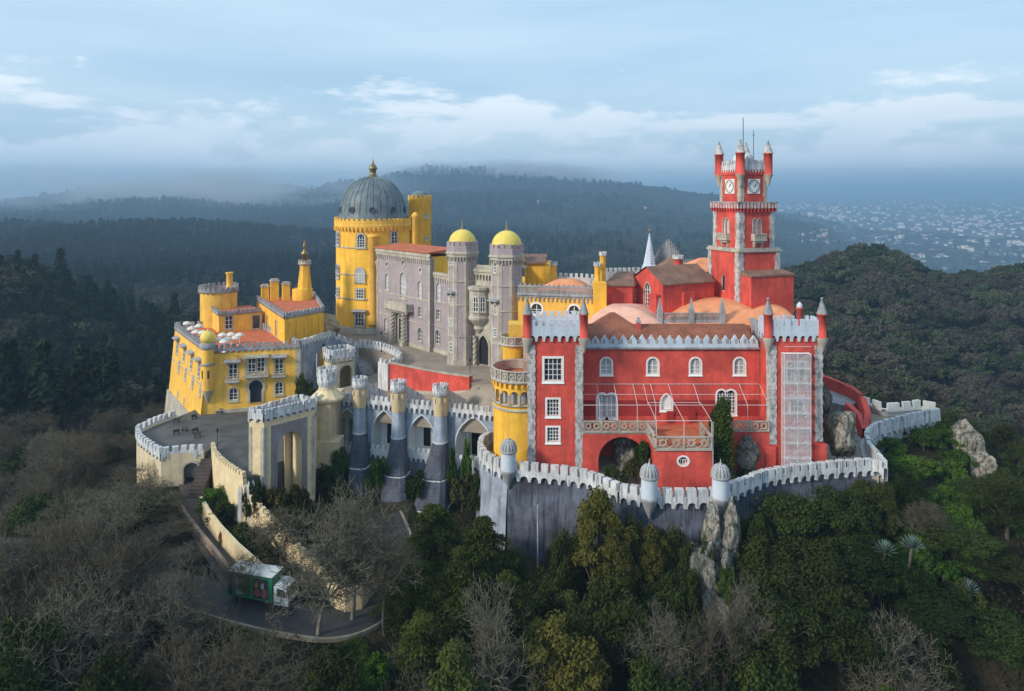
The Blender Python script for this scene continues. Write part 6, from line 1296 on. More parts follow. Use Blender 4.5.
rock('cliff_rock', 'tall rock spur with pale face at the right end of the outer wall', gpt(897, 505, -14), (1.5, 2.2, 4.6), 36, M_ROCKL, 'pale rocks on the right-hand slope', rot=-.4)
rock('cliff_rock', 'small brown rock just right of the wall end', gpt(892, 470, -11), (1.5, 1.8, 2.4), 37, M_ROCK, 'pale rocks on the right-hand slope')
rock('boulder', 'rounded pale boulder at the bottom of the picture under leafy shrubs', gpt(679, 676, -30), (1.8, 1.7, 1.8), 41, M_ROCKL)
rock('boulder', 'smooth tan boulder behind the roofs between the yellow wing and the domed tower', (-39.5, 141, 2.2), (4.2, 3.0, 3.6), 43, mat('tan_rock', (.42, .34, .22), streak=.4, dirt=(.2, .17, .12), bump=.5))
# ------------------------------------------------------------------ box truck
tk = thing('box_truck', 'green box truck with white roof and picture panels on its side, on the road', 'truck', (*G(262, 604, -14.3), -14.3))
ta = Vector(G(228, 596, -14.0)); tb = Vector(G(297, 613, -14.6)); td = (tb-ta).normalized(); tn = Vector((td.y, -td.x)); T0 = Vector(G(263, 603, -14.3))-tn*-.0
_TL = 7.4; base = -14.12
TF = Fr(tuple(T0-td*_TL/2+tn*1.05), tuple(T0+td*_TL/2+tn*1.05))   # near side of the body; u 0 = tail
M_TG = mat('green_truck_paint', (.02, .16, .085), rough=.35, var=.06, bump=0, spec=.5); M_TW = mat('white_truck_roof', (.60, .62, .60), streak=.45, dirt=(.14, .15, .13), var=.08, streakz=1.0)
M_TC = mat('white_cab_paint', (.62, .66, .68), rough=.35, var=.04, bump=0, spec=.5); M_TYRE = mat('rubber_tyre', (.02, .02, .02), var=.1, bump=0)
q = MB(); q.box(TF, 0, 5.5, base+.75, base+3.35, -2.1, 0); q.build('cargo_box', M_TG, tk)
q = MB(); q.box(TF, -.04, 5.54, base+3.352, base+3.43, -2.14, .04); q.build('box_roof', M_TW, tk)
def side_panel(nm, u0, u1, z0, z1, blobs, base_m):
    q = MB(); mats = [base_m]+[b[0] for b in blobs]; q.m = 0; q.box(TF, u0, u1, z0, z1, .003, .02)
    for i, (m, *bl) in enumerate(blobs):
        q.m = i+1
        for (cu, cz, ru, rz_) in bl: q.panel(off(TF, .024+.002*i), [(cu+ru*math.cos(t)*(1+.15*math.sin(3*t+cu)), cz+rz_*math.sin(t)) for t in [math.pi*2*k/14 for k in range(14)]])
    return q.build(nm, mats, tk)
pc = lambda n, c: mat(n, c, rough=.4, var=.15, bump=0, scale=2)
zb_ = base
side_panel('side_panel', .95, 2.75, zb_+.95, zb_+3.15, [(pc('panel_white', (.22, .27, .26)), (1.25, zb_+2.2, .22, .85), (1.5, zb_+1.3, .5, .25)), (pc('panel_grass', (.09, .12, .04)), (2.0, zb_+2.1, .5, .8), (2.4, zb_+1.5, .3, .5)), (pc('panel_olive', (.20, .19, .10)), (1.9, zb_+2.6, .3, .3))], pc('panel_green', (.05, .10, .05)))
side_panel('side_panel', 3.25, 5.0, zb_+.95, zb_+3.05, [(pc('panel_pink', (.22, .07, .09)), (3.7, zb_+1.5, .4, .4), (4.6, zb_+1.5, .35, .5)), (pc('panel_pale', (.26, .24, .30)), (4.35, zb_+2.3, .2, .35)), (pc('panel_orange', (.34, .16, .04)), (3.6, zb_+2.3, .2, .3))], pc('panel_dark', (.03, .035, .04)))
side_panel('side_panel', .15, .65, zb_+.95, zb_+3.05, [(pc('panel_maroon', (.08, .03, .02)), (.4, zb_+2, .18, .7))], pc('panel_dark', (.03, .035, .04)))
q = MB(); q.box(TF, .1, 7.1, base+.45, base+.75, -1.75, -.3); q.build('chassis', M_IRON, tk)
q = MB(); pr_ = [(5.68, base+.5), (7.4, base+.5), (7.4, base+1.35), (7.1, base+2.35), (6.6, base+2.55), (5.68, base+2.55)]
q.panel(off(TF, -.05), pr_, depth=2.0, rimdepth=2.0, back=True); cab = q.build('cab', M_TC, tk)
q = MB(); W1, W2 = TF.P(7.42, base+1.4, -.15), TF.P(7.42, base+1.4, -1.95); W3, W4 = TF.P(7.14, base+2.3, -1.9), TF.P(7.14, base+2.3, -.2); q.poly([W2, W1, W4, W3]) ; q.poly([W1, W2, W3, W4]); q.build('windscreen', M_GLASS, cab)
q = MB(); q.panel(off(TF, -.035), [(6.05, base+1.45), (7.1, base+1.45), (6.88, base+2.2), (6.05, base+2.3)]); q.build('side_window', M_GLASS, cab)
q = MB(); q.box(TF, 7.40, 7.55, base+.45, base+.85, -2.0, -.1); q.build('bumper', M_IRON, cab)
for w in (-.35, -1.7): q = MB(); q.box(TF, 7.41, 7.47, base+.92, base+1.12, w-.15, w+.15); q.build('headlight', M_CURT, cab)
q = MB(); q.box(TF, 6.95, 7.1, base+1.6, base+2.1, .05, .25); q.build('mirror', M_IRON, cab)
for u in (1.4, 6.4):
    for w in (-.25, -1.85):
        q = MB(); c0 = TF.P(u, base+.45, w+.14); c1 = TF.P(u, base+.45, w-.14); q.tube(c0, c1, .45, n=18, caps=True); wh = q.build('wheel', M_TYRE, tk); q = MB(); q.tube(TF.P(u, base+.45, w+.15), TF.P(u, base+.45, w-.15), .22, n=12, caps=True); q.build('rim', M_IRON, wh)
# ------------------------------------------------------------------ parasols, furniture, lamps
def parasol():
    B = thing('parasol', None, 'parasol', (0, 0, 0), 'white cafe parasols on the red roof terrace')
    q = MB(); q.lathe(0, 0, [(.82, 1.7), (.81, 1.82), (.5, 2.1), (.05, 2.25), (.001, 2.3)], 8, smooth=False); q.lathe(0, 0, [(.8, 1.7), (.05, 2.2)], 8); q.build('canopy', M_CANVAS, B)
    q = MB(); q.tube((0, 0, 0), (0, 0, 2.3), .04, n=6); q.cbox(0, 0, 0, .6, .6, .12); q.build('pole', M_WOOD, B); return B
par = None
pz = YZ+.1
pp_ = [(187, 323, 'by the left battlement'), (191.5, 328, 'by the left battlement'), (196, 331.5, 'by the left battlement'), (199, 325.5, 'by the left battlement'), (203, 332, 'by the left battlement'),
 (218, 339, 'in the dense middle cluster'), (222.5, 334.5, 'in the dense middle cluster'), (227, 338.5, 'in the dense middle cluster'), (231, 334, 'in the dense middle cluster'), (235.5, 337.5, 'in the dense middle cluster'), (239.5, 334.5, 'in the dense middle cluster'), (224, 341, 'in the dense middle cluster')]
for i, (px, py, wh) in enumerate(pp_):
    if par is None: par = parasol(); o = par
    else: o = copy_tree(par)
    x, y = G(px, py, pz+1.9); o.location = (x, y, pz); o.rotation_euler.z = i*.7; o['label'] = 'off-white octagonal parasol on the red roof terrace, '+wh
def lamp(x, y, z, label, h=3.8):
    B = thing('lamp_post', label, 'lamp post', (x, y, z)); q = MB(); q.tube((x, y, z), (x, y, z+h), .06, .04, n=6); q.lathe(x, y, [(.16, z), (.16, z+.35), (.07, z+.45)], 8); q.build('pole', M_IRON, B)
    q = MB(); q.lathe(x, y, [(.10, z+h), (.2, z+h+.4), (.05, z+h+.6), (.001, z+h+.7)], 6, smooth=False); q.build('lantern', M_IRON, B)
lamp(*G(217.3, 459, -7.2), -7.2, 'slim dark lamp post in the courtyard behind the curved cream wall')
lamp(*G(470, 386, 0), 0, 'thin lamp post at the rounded end of the low red wall')
lamp(*G(381.5, 352, 0), 0, 'thin lamp post inside the curling white parapet', 3.4)
def bench(px, py, rot, label, z=-7.2):
    x, y = G(px, py, z); B = thing('bench', label, 'bench', (x, y, z), 'dark benches and planters scattered in the courtyard'); c, s = math.cos(rot), math.sin(rot)
    q = MB(); q.cbox(x, y, z+.34, 1.0, .36, .08, rot); q.build('seat', M_PATH, B); q = MB(); q.cbox(x-s*.16, y+c*.16, z+.42, 1.0, .06, .36, rot); q.build('backrest', M_PATH, B)
    for e in (-.38, .38): q = MB(); q.cbox(x+c*e, y+s*e, z, .08, .32, .34, rot); q.build('leg', M_IRON, B)
bench(176.5, 422.8, .3, 'dark bench in the courtyard nearest the yellow wing on the left'); bench(194.5, 419, 1.2, 'dark bench in the courtyard close to the yellow wing corner'); bench(176.5, 434.5, .7, 'dark bench near the left battlement of the courtyard'); bench(184.5, 431.2, -.3, 'dark bench in the middle of the four clustered courtyard benches'); bench(195.5, 433, 1.0, 'upper of two close benches near the bastion gate'); bench(197.5, 437.5, .2, 'lower of two close benches near the bastion gate'); bench(219.5, 413.5, .1, 'dark bench against the foot of the yellow wing')
x, y = G(209, 412.5, -7.2); q = MB(); q.lathe(x, y, [(.3, -7.2), (.42, -6.5), (.42, -6.35), (.3, -6.3), (.001, -6.25)], 12); q.build('red_bin', mat('bright_red_paint', (.5, .03, .03), rough=.4), label='small bright red bin at the corner of the yellow wing', cat='bin', at=(x, y, -7.2))
x, y = G(361, 350.5, .0)
def person(x, y, z, rot, shirt, label):
    me = bpy.data.meshes.new('person'); J = [(0, 0, .95), (0, 0, 1.2), (0, 0, 1.45), (0, 0, 1.55), (0, .02, 1.68), (0, .02, 1.76), (.1, 0, .9), (.12, .1, .5), (.13, .02, .06), (-.1, 0, .9), (-.12, -.12, .5), (-.13, -.2, .07), (.2, 0, 1.42), (.26, .03, 1.15), (.24, .16, .93), (-.2, 0, 1.42), (-.26, -.05, 1.15), (-.25, .04, .9), (.13, .14, .03), (-.13, -.09, .03)]
    E = [(0, 1), (1, 2), (2, 3), (3, 4), (4, 5), (0, 6), (6, 7), (7, 8), (0, 9), (9, 10), (10, 11), (2, 12), (12, 13), (13, 14), (2, 15), (15, 16), (16, 17), (8, 18), (11, 19)]
    me.from_pydata(J, E, []); Rr = [.15, .14, .16, .06, .10, .07, .09, .065, .045, .09, .065, .045, .07, .045, .035, .07, .045, .035, .035, .035]
    o = bpy.data.objects.new('person', me); col.objects.link(o); me.materials.append(shirt); md = o.modifiers.new('skin', 'SKIN'); me.skin_vertices  # skin layer is made below
    return o, Rr
def make_person(px, py, z, rot, c1, c2, label):
    import bmesh
    x, y = G(px, py, z); o, Rr = person(x, y, z, rot, c1, label)
    if not o.data.skin_vertices:
        bm = bmesh.new(); bm.from_mesh(o.data); bm.verts.layers.skin.verify(); bm.to_mesh(o.data); bm.free()
    for i, r in enumerate(Rr): o.data.skin_vertices[0].data[i].radius = (r, r)
    o.data.skin_vertices[0].data[0].use_root = True
    s = o.modifiers.new('sub', 'SUBSURF'); s.levels = 1; s.render_levels = 1; o.location = (x, y, z); o.rotation_euler.z = rot; tag(o, label, 'person')
M_JK = mat('dark_jacket', (.03, .035, .05), bump=0); M_LS = mat('light_shirt', (.5, .5, .52), bump=0)
make_person(205.8, 519, -12.4, .3, M_LS, M_JK, 'walker in pale clothes high on the sloping footpath')
make_person(214.5, 533, -12.75, .5, M_JK, M_JK, 'dark-clothed walker in the middle of the sloping footpath')
make_person(220.5, 546, -13.0, 2.8, mat('maroon_coat', (.12, .03, .03), bump=0), M_JK, 'walker in a maroon coat lowest on the sloping footpath')
make_person(925, 409, -8.5, 1.2, M_JK, M_JK, 'dark-clothed visitor standing at the lookout parapet')
# ------------------------------------------------------------------ town houses on the plain and hillsides
M_HW = mat('village_white', (.80, .77, .72), bump=0, var=.12, scale=.01); M_HR = mat('village_roof', (.36, .17, .11), bump=0, var=.2, scale=.01)
def house_mb(q, x, y, z, w, d, h, rot):
    q.m = 0; q.cbox(x, y, z-6, w, d, h+6, rot); q.m = 1; c, s = math.cos(rot), math.sin(rot); T = lambda a, b, zz_: (x+a*c-b*s, y+a*s+b*c, zz_)
    a, b = w/2+.3, d/2+.3; A = [T(-a, -b, z+h), T(a, -b, z+h), T(a, b, z+h), T(-a, b, z+h), T(-a, 0, z+h+d*.25), T(a, 0, z+h+d*.25)]; q.faces(A, [(0, 1, 5, 4), (2, 3, 4, 5), (1, 2, 5), (3, 0, 4)])
rnd = random.Random(11); spots = []
clusters = [(930, 214, 60, 5, 150), (985, 226, 50, 4, 160), (940, 231, 45, 4, 70), (860, 222, 28, 7, 60), (840, 218, 14, 4, 50), (822, 238, 12, 3, 26), (875, 240, 22, 4, 60), (990, 246, 34, 5, 90), (930, 252, 24, 5, 60), (905, 263, 18, 3, 30), (1000, 258, 26, 5, 60), (800, 207, 20, 2, 40), (540, 224, 10, 1.6, 9), (637, 233, 8, 2, 5), (588, 198, 12, 3, 9), (645, 205, 10, 3, 7), (660, 225, 22, 6, 8), (300, 212, 10, 2, 14), (285, 236, 14, 3, 22), (250, 232, 14, 3, 9), (1000, 208, 60, 2, 60), (890, 205, 60, 2, 50), (600, 215, 60, 12, 14)]
for cx, cy, sx, sy, n in clusters:
    for _ in range(int(n*.55) if n > 40 else n):
        px = rnd.gauss(cx, sx); py = cy+rnd.gauss(0, sy)
        if not (-60 < px < 1130): continue
        d = ray(px, py); az = math.atan2(d.x, d.y); rr = np.geomspace(2300, 14000, 140); k = rr/math.hypot(d.x, d.y)
        X = d.x*k; Yv = d.y*k; Zr = CAMZ+d.z*k; hh = hz(X, Yv); below = np.where(Zr < hh)[0]
        if len(below): i = below[0]; spots.append((X[i]+rnd.uniform(-20, 20), Yv[i]+rnd.uniform(-20, 20), rr[i]))
spots.sort(key=lambda s: s[2]); protos = []
SX = np.array([s[0] for s in spots]); SY = np.array([s[1] for s in spots]); SZ = hz(SX, SY)
for k in range(3):
    q = MB(); house_mb(q, 0, 0, 0, (12, 16, 24)[k], (9, 11, 14)[k], (6, 7, 10)[k], 0); protos.append(q)
first = {}
rest = MB()
for i, s in enumerate(spots):
    k = rnd.choice((0, 0, 1, 1, 2)); rot = rnd.uniform(0, 3.14); sc_ = rnd.uniform(.6, 1.0)*(1+s[2]/9000)
    if i < 300:
        if k not in first: o = protos[k].build('village_house', [M_HW, M_HR]); first[k] = o
        else: o = first[k].copy(); col.objects.link(o)
        o.location = (SX[i], SY[i], SZ[i]); o.rotation_euler.z = rot; o.scale = (sc_,)*3
        az = math.degrees(math.atan2(SX[i], SY[i])); where = 'on the plain at the far right' if az > 17 else 'on the blue mountainside behind the palace' if az > -6 else 'on the misty slopes at the far left'
        tag(o, 'tiny white house with a tiled roof '+where, 'house', 'distant white village houses '+where)
    else: house_mb(rest, SX[i], SY[i], SZ[i], rnd.choice((12, 18, 26))*sc_, 11*sc_, 8*sc_, rot)
if rest.v: rest.build('distant_town', [M_HW, M_HR], kind='stuff', label='countless pale houses of far towns scattered across the plain', cat='town')

# ------------------------------------------------------------------ vegetation
def leaf_cloud(centers, radii, n_each, size, rng, droop=0.0, flat=.7, up=.5, aspect=1.6):
    """Leaf-sprays: small quads scattered through clumps. Returns verts, faces."""
    V = []; tot = 0
    for (cx, cy, cz), r, n in zip(centers, radii, n_each):
        d = rng.normal(size=(n, 3)); d /= np.linalg.norm(d, axis=1)[:, None]; k = rng.random(n)**.45
        p = np.stack([cx+d[:, 0]*r*k, cy+d[:, 1]*r*k, cz+d[:, 2]*r*flat*k-droop*(k*r)**1.5*.3], 1)
        nr = d*.6+rng.normal(size=(n, 3))*.55+np.array([0, 0, up]); nr /= np.linalg.norm(nr, axis=1)[:, None]
        t = np.cross(nr, rng.normal(size=(n, 3)));
        if droop: t = t*.4+np.array([0, 0, -1.0])*droop+d*np.array([.5, .5, 0]); t -= nr*(t*nr).sum(1)[:, None]
        t /= np.linalg.norm(t, axis=1)[:, None]+1e-9; b = np.cross(nr, t); s = size*(.6+.8*rng.random(n))[:, None]
        L = t*s*aspect*.5; W = b*s*.5
        V.append(np.stack([p-L, p-W*.9+L*.1, p+L, p+W*.9+L*.1], 1).reshape(-1, 3)); tot += n
    V = np.concatenate(V); F = np.arange(tot*4).reshape(-1, 4); return V, F
def mesh_np(name, V, F, mats, smooth=False):
    me = bpy.data.meshes.new(name); me.vertices.add(len(V)); me.vertices.foreach_set('co', np.asarray(V, np.float32).ravel())
    nf = len(F); k = F.shape[1]; me.loops.add(nf*k); me.loops.foreach_set('vertex_index', F.ravel().astype(np.int32)); me.polygons.add(nf)
    me.polygons.foreach_set('loop_start', np.arange(0, nf*k, k, dtype=np.int32)); me.update(calc_edges=True)
    if smooth: me.polygons.foreach_set('use_smooth', np.ones(nf, bool))
    for m in mats: me.materials.append(m)
    return me
def limbs(rng, h, spread, levels, r0, first=.3, gnarl=.25, up=.35, nb=(5, 4, 3, 4, 4), trunk_r=1.0, keep=None):
    """Recursive branching: list of (a, b, ra, rb)."""
    segs = []; tips = []
    def grow(p, d, length, r, lv):
        n = 3 if lv < 2 else 2; q = p
        for i in range(n):
            d = d+Vector(rng.normal(size=3))*gnarl*(.5 if lv == 0 else 1)+Vector((0, 0, up*.12)); d.normalize(); b = q+d*length/n; rr = r*(1-.35*(i+1)/n)
            segs.append((q, b, r*(1-.35*i/n), rr)); q2 = q; q = b
            if lv > 0 and lv < levels and i < n-1:
                s = (d+Vector(rng.normal(size=3))*.9); s.z += .1; s.normalize(); grow(q, s, length*.55, rr*.55, lv+1)
        if lv >= levels: tips.append(q); return
        m = nb[min(lv, len(nb)-1)]
        for j in range(m):
            a = 2*math.pi*(j+rng.random()*.8)/m; side = Vector((math.cos(a), math.sin(a), 0)); s = (d*(.75)+side*spread*(.7+.6*rng.random())+Vector((0, 0, up*.4))).normalized()
            grow(q, s, length*(.62+.2*rng.random()), rr*.66, lv+1)
    grow(Vector((0, 0, 0)), Vector((0, 0, 1)), h*first, r0, 0)
    return segs, tips
def seg_mesh(segs, n=3):
    q = MB()
    for a, b, ra, rb in segs: q.tube(a, b, ra, rb, n=n, smooth=True)
    return q
F_DARK = foliage('dark_evergreen_leaves', (0.0134, 0.0272, 0.0058), (0.0335, 0.0544, 0.0098), (0.0402, 0.0468, 0.0116))
F_OLIVE = foliage('olive_cedar_leaves', (0.0241, 0.0393, 0.0063), (0.0636, 0.0794, 0.0134), (0.0536, 0.0666, 0.0156))
F_GOLD = foliage('golden_olive_leaves', (0.0441, 0.0481, 0.0088), (0.0918, 0.0871, 0.0176), (0.0808, 0.0705, 0.0147))
F_BRIGHT = foliage('bright_shrub_leaves', (0.0311, 0.0747, 0.0073), (0.0622, 0.1318, 0.0135), (0.0467, 0.0747, 0.0135))
F_RUST = foliage('rusty_shrub_leaves', (0.0420, 0.0330, 0.0108), (0.0720, 0.0600, 0.0180), (0.0270, 0.0390, 0.0120))
F_CYP = foliage('cypress_leaves', (0.0194, 0.0403, 0.0065), (0.0486, 0.0732, 0.0108))
F_FAR = foliage('woodland_leaves', (0.0206, 0.0350, 0.0145), (0.0493, 0.0677, 0.0270), (0.0738, 0.0765, 0.0415))
F_FARB = foliage('bare_woodland_twigs', (0.0425, 0.0365, 0.0272), (0.0782, 0.0680, 0.0510), (0.0595, 0.0578, 0.0382))
F_CON = foliage('conifer_needles', (0.0093, 0.0170, 0.0102), (0.0204, 0.0323, 0.0170))
F_AGV = foliage('agave_leaves', (0.0780, 0.1200, 0.1020), (0.1080, 0.1560, 0.1320))
F_GC = foliage('ground_cover_leaves', (0.0120, 0.0180, 0.0050), (0.0375, 0.0375, 0.0140))
LIB = {}
def reg(kind, parts): LIB.setdefault(kind, []).append(parts)
def broad(kind, seed, h, r, nclump, per, leaf, m, flat=.62, bark=None, crown0=.38, lobed=1.0):
    rng = np.random.default_rng(seed); C = []; Rr = []
    for i in range(nclump):
        d = rng.normal(size=3); d /= np.linalg.norm(d); d[2] = abs(d[2])*1.1-.35; k = (.35+.65*rng.random()**.5)
        lob = 1+.28*math.sin(3*math.atan2(d[1], d[0])+seed)*lobed; C.append((d[0]*r*k*lob, d[1]*r*k*lob, h*(crown0+(1-crown0)*.45)+d[2]*h*(1-crown0)*.52*k)); Rr.append(r*(.20+.16*rng.random()))
    V, F = leaf_cloud(C, Rr, [per]*nclump, leaf, rng, flat=flat); cm = mesh_np('crown', V, F, [m])
    q = MB(); tr = .028*h; q.tube((0, 0, -1.5), (0, 0, h*.35), tr*1.3, tr, n=7)
    for c in C[::3]: q.tube((0, 0, h*(.2+.15*rng.random())), c, tr*.5, .04, n=4)
    reg(kind, (('trunk', mb_mesh(q, 'trunk', bark or M_BARK)), ('crown', cm)))
def mb_mesh(q, name, m):
    me = bpy.data.meshes.new(name); me.from_pydata([tuple(v) for v in q.v], [], q.f); me.polygons.foreach_set('use_smooth', [True]*len(q.f)); me.materials.append(m); me.update(); return me
def cedar(kind, seed, h, r, m, per=95, leaf=.21):
    rng = np.random.default_rng(seed); C = []; Rr = []; q = MB(); q.tube((0, 0, -1.5), (0, 0, h*.92), .03*h, .05, n=7)
    nl = 17
    for i in range(nl):
        z = h*(.16+.82*i/nl); rr = r*(1-i/nl)**.62*(.75+.5*rng.random()); nb = 6 if i < 12 else 4
        for j in range(nb):
            a = rng.random()*6.28; rr2 = rr*(.6+.5*rng.random()); q.tube((0, 0, z), (rr2*.9*math.cos(a), rr2*.9*math.sin(a), z-.05*h*rr2/r), .06, .02, n=3)
            for t in (.35, .65, .95): C.append((rr2*t*math.cos(a), rr2*t*math.sin(a), z-.10*h*t*t*rr2/r+.1)); Rr.append(.55+.75*t*rr2/r+.25)
    V, F = leaf_cloud(C, Rr, [per]*len(C), leaf, rng, droop=1.0, flat=.55, up=.3, aspect=2.0); reg(kind, (('trunk', mb_mesh(q, 'trunk', M_BARK)), ('crown', mesh_np('crown', V, F, [m]))))
def bare(kind, seed, h, m_t, m_b, levels=5, spread=.75, r0=.24, twig=.02):
    rng = np.random.default_rng(seed); segs, tips = limbs(rng, h, spread, levels, r0, first=.26); mx = max(s[1].z for s in segs); sc_ = h/mx
    segs = [(a*sc_, b*sc_, max(ra, twig), max(rb, twig*.8)) for a, b, ra, rb in segs]
    big = [s for s in segs if s[2] > .075]; fine = [s for s in segs if s[2] <= .075]
    big.append((Vector((0, 0, -2)), Vector((0, 0, .05)), r0*1.2, r0))
    reg(kind, (('trunk', mb_mesh(seg_mesh(big, 5), 'trunk', m_t)), ('crown', mb_mesh(seg_mesh(fine, 3), 'crown', m_b))))
for s in range(4): broad('evergreen_tree', 10+s, 10, 4.3, 80, 170, .20, F_DARK, crown0=.06)
for s in range(3): cedar('cedar_tree', 30+s, 15, 4.6, F_OLIVE)
for s in range(2): broad('olive_toned_tree', 40+s, 14, 3.4, 90, 160, .19, F_GOLD, crown0=.22)
for s in range(3): broad('shrub', 50+s, 2.6, 1.7, 26, 130, .15, F_BRIGHT, crown0=.02, flat=.8)
for s in range(2): broad('dark_shrub', 60+s, 2.6, 1.7, 26, 130, .15, F_DARK, crown0=.02, flat=.8)
for s in range(2): broad('rusty_shrub', 65+s, 2.6, 1.6, 24, 130, .14, F_RUST, crown0=.02, flat=.8)
for s in range(4): bare('bare_tree', 70+s, 11, M_BARK, M_TWIG, twig=.021, spread=.85)
for s in range(3): bare('lichened_bare_tree', 80+s, 9, M_BARKL, M_TWIGL, twig=.020, spread=.95)
# columnar cypress
rng = np.random.default_rng(90); C = [(rng.normal()*.32*math.sin(math.pi*min(1, z/10+.22)), rng.normal()*.32, z) for z in np.linspace(.5, 9.6, 40)]; 
V, F = leaf_cloud(C, [1.15*math.sin(math.pi*(.12+.8*(1-c[2]/10)))+.25 for c in C], [260]*40, .17, rng, flat=1.1, up=.9); q = MB(); q.tube((0, 0, -1), (0, 0, 8), .2, .05)
reg('cypress', (('trunk', mb_mesh(q, 'trunk', M_BARK)), ('crown', mesh_np('crown', V, F, [F_CYP]))))
# woodland trees of the distance (coarser sprays)
for s in range(3): broad('woodland_tree', 100+s, 10, 4.0, 34, 44, .62, F_FAR)
for s in range(2): broad('leafless_woodland_tree', 110+s, 10, 3.8, 30, 44, .5, F_FARB, flat=.9)
rng = np.random.default_rng(120); C = [(0, 0, z) for z in np.linspace(2, 15.5, 14)]; V, F = leaf_cloud(C, [.5+2.6*(1-c[2]/17) for c in C], [52]*14, .9, rng, flat=.5, droop=.5); q = MB(); q.tube((0, 0, -1), (0, 0, 14), .25, .05)
reg('dark_conifer', (('trunk', mb_mesh(q, 'trunk', M_BARK)), ('crown', mesh_np('crown', V, F, [F_CON]))))
# agave rosette
V = []; F = []
for i in range(46):
    a = i*2.4; e = .15+1.2*(i/46); L_ = 1.5; d = Vector((math.cos(a)*math.cos(e), math.sin(a)*math.cos(e), math.sin(e))); s_ = Vector((-math.sin(a), math.cos(a), 0))*.11; b = len(V)
    V += [tuple(-s_), tuple(s_), tuple(d*L_*.55+s_*1.2), tuple(d*L_*.55-s_*1.2), tuple(d*L_)]; F += [(b, b+1, b+2, b+3), (b+3, b+2, b+4)]
me = bpy.data.meshes.new('rosette'); me.from_pydata(V, [], F); me.materials.append(F_AGV); AG = me
PROTO = {}
NOWN = {}
def plant(kind, x, y, z, h, w, label, group=None, cat='tree', rot=None):
    vs = LIB[kind]; n = NOWN.get(kind, 0); NOWN[kind] = n+1; var = vs[n % len(vs)]
    h0 = {'evergreen_tree': 10, 'cedar_tree': 15, 'olive_toned_tree': 14, 'shrub': 2.6, 'dark_shrub': 2.6, 'rusty_shrub': 2.6, 'bare_tree': 11, 'lichened_bare_tree': 9, 'cypress': 10, 'woodland_tree': 10, 'leafless_woodland_tree': 10, 'dark_conifer': 16}[kind]
    w0 = {'evergreen_tree': 4.6, 'cedar_tree': 4.6, 'olive_toned_tree': 3.8, 'shrub': 1.9, 'dark_shrub': 1.9, 'rusty_shrub': 1.8, 'bare_tree': 4.5, 'lichened_bare_tree': 4.2, 'cypress': 1.5, 'woodland_tree': 4.2, 'leafless_woodland_tree': 4.2, 'dark_conifer': 2.6}[kind]
    r = bpy.data.objects.new(kind, None); r.empty_display_size = .3; col.objects.link(r)
    for nm, me in var:
        c = bpy.data.objects.new(nm, me); col.objects.link(c); c.parent = r
    r.location = (x, y, z); r.scale = (w/w0, w/w0, h/h0); r.rotation_euler.z = rot if rot is not None else (x*3.7+y*1.3) % 6.28
    return tag(r, label, cat, group)
def proj(x, y, z): return 512+FPX*x/y, HORIZ-FPX*(z-CAMZ)/y
def hero(kind, px, pytop, Y, w, label, group=None, cat='tree', base=None):
    x, zt = GY(px, pytop, Y); zb = h1(x, Y) if base is None else base; return plant(kind, x, Y, zb-.2, zt-zb+.2, w, label, group, cat)
placed = []
def H(*a, **k): placed.append((*GY(a[1], 0, a[3])[:1], a[3], a[4])); return hero(*a, **k)
H('cypress', 722.5, 400, 89.8, 1.75, 'tall dark green cypress in the yard against the red castle terrace', base=-7.5)
H('rusty_shrub', 716.5, 401, 90.3, 1.2, 'yellowing shrub top leaning on the left of the cypress', base=-1.2, cat='shrub')
H('dark_shrub', 645, 438, 90.6, 2.1, 'dark bushy shrub in front of the right side of the red arch', base=-7.4, cat='shrub')
H('rusty_shrub', 636, 452, 89.6, 1.6, 'rusty shrub spilling over the battlements below the red arch', base=-7.4, cat='shrub')
H('dark_shrub', 706, 532, 77.5, 1.1, 'small dark shrub growing in the cleft of the granite pinnacles', base=-15, cat='shrub')
H('shrub', 728, 560, 75.6, 1.3, 'green shrub at the foot of the tallest granite pinnacle', base=-17, cat='shrub')
H('dark_shrub', 690, 575, 74.6, 1.6, 'dark shrub on the low granite outcrop', base=-18, cat='shrub')
H('dark_shrub', 614, 464, 88.6, 1.6, 'low dark shrub at the foot of the red arch', base=-7.4, cat='shrub')
H('dark_shrub', 745, 468, 90.5, 1.1, 'small dark shrub by the grey boulder under the terrace', base=-7.4, cat='shrub')
H('dark_shrub', 303, 371, 118, 1.9, 'round dark shrub between the yellow wing and the cream pillar', base=-7.2, cat='shrub')
H('olive_toned_tree', 598, 470, 79.5, 3.2, 'tall golden-olive tree covering the outer wall left of the middle sentry turret')
H('olive_toned_tree', 618, 505, 77.5, 2.8, 'golden-olive tree just right of and below the tallest golden one')
H('olive_toned_tree', 652, 512, 78.5, 2.6, 'golden-olive tree under the middle sentry turret')
H('cedar_tree', 432, 502, 80, 5.0, 'tallest drooping cedar, in front of the right buttress turret foot')
H('cedar_tree', 482, 513, 77, 4.6, 'drooping cedar between the arcade wall and the castle wall')
H('cedar_tree', 462, 545, 73, 4.6, 'drooping cedar in the middle of the cedar group')
H('cedar_tree', 412, 560, 75, 4.2, 'drooping cedar beside the road bend')
H('cedar_tree', 508, 565, 70, 4.2, 'drooping cedar low below the blue-grey castle wall corner')
H('cedar_tree', 420, 610, 67, 4.2, 'drooping cedar lowest in the group, near the bottom edge')
H('evergreen_tree', 562, 518, 80.5, 2.6, 'round near-black evergreen against the blue-grey wall')
H('evergreen_tree', 540, 560, 77, 3.2, 'dark evergreen under the wall, left of the golden-olive trees')
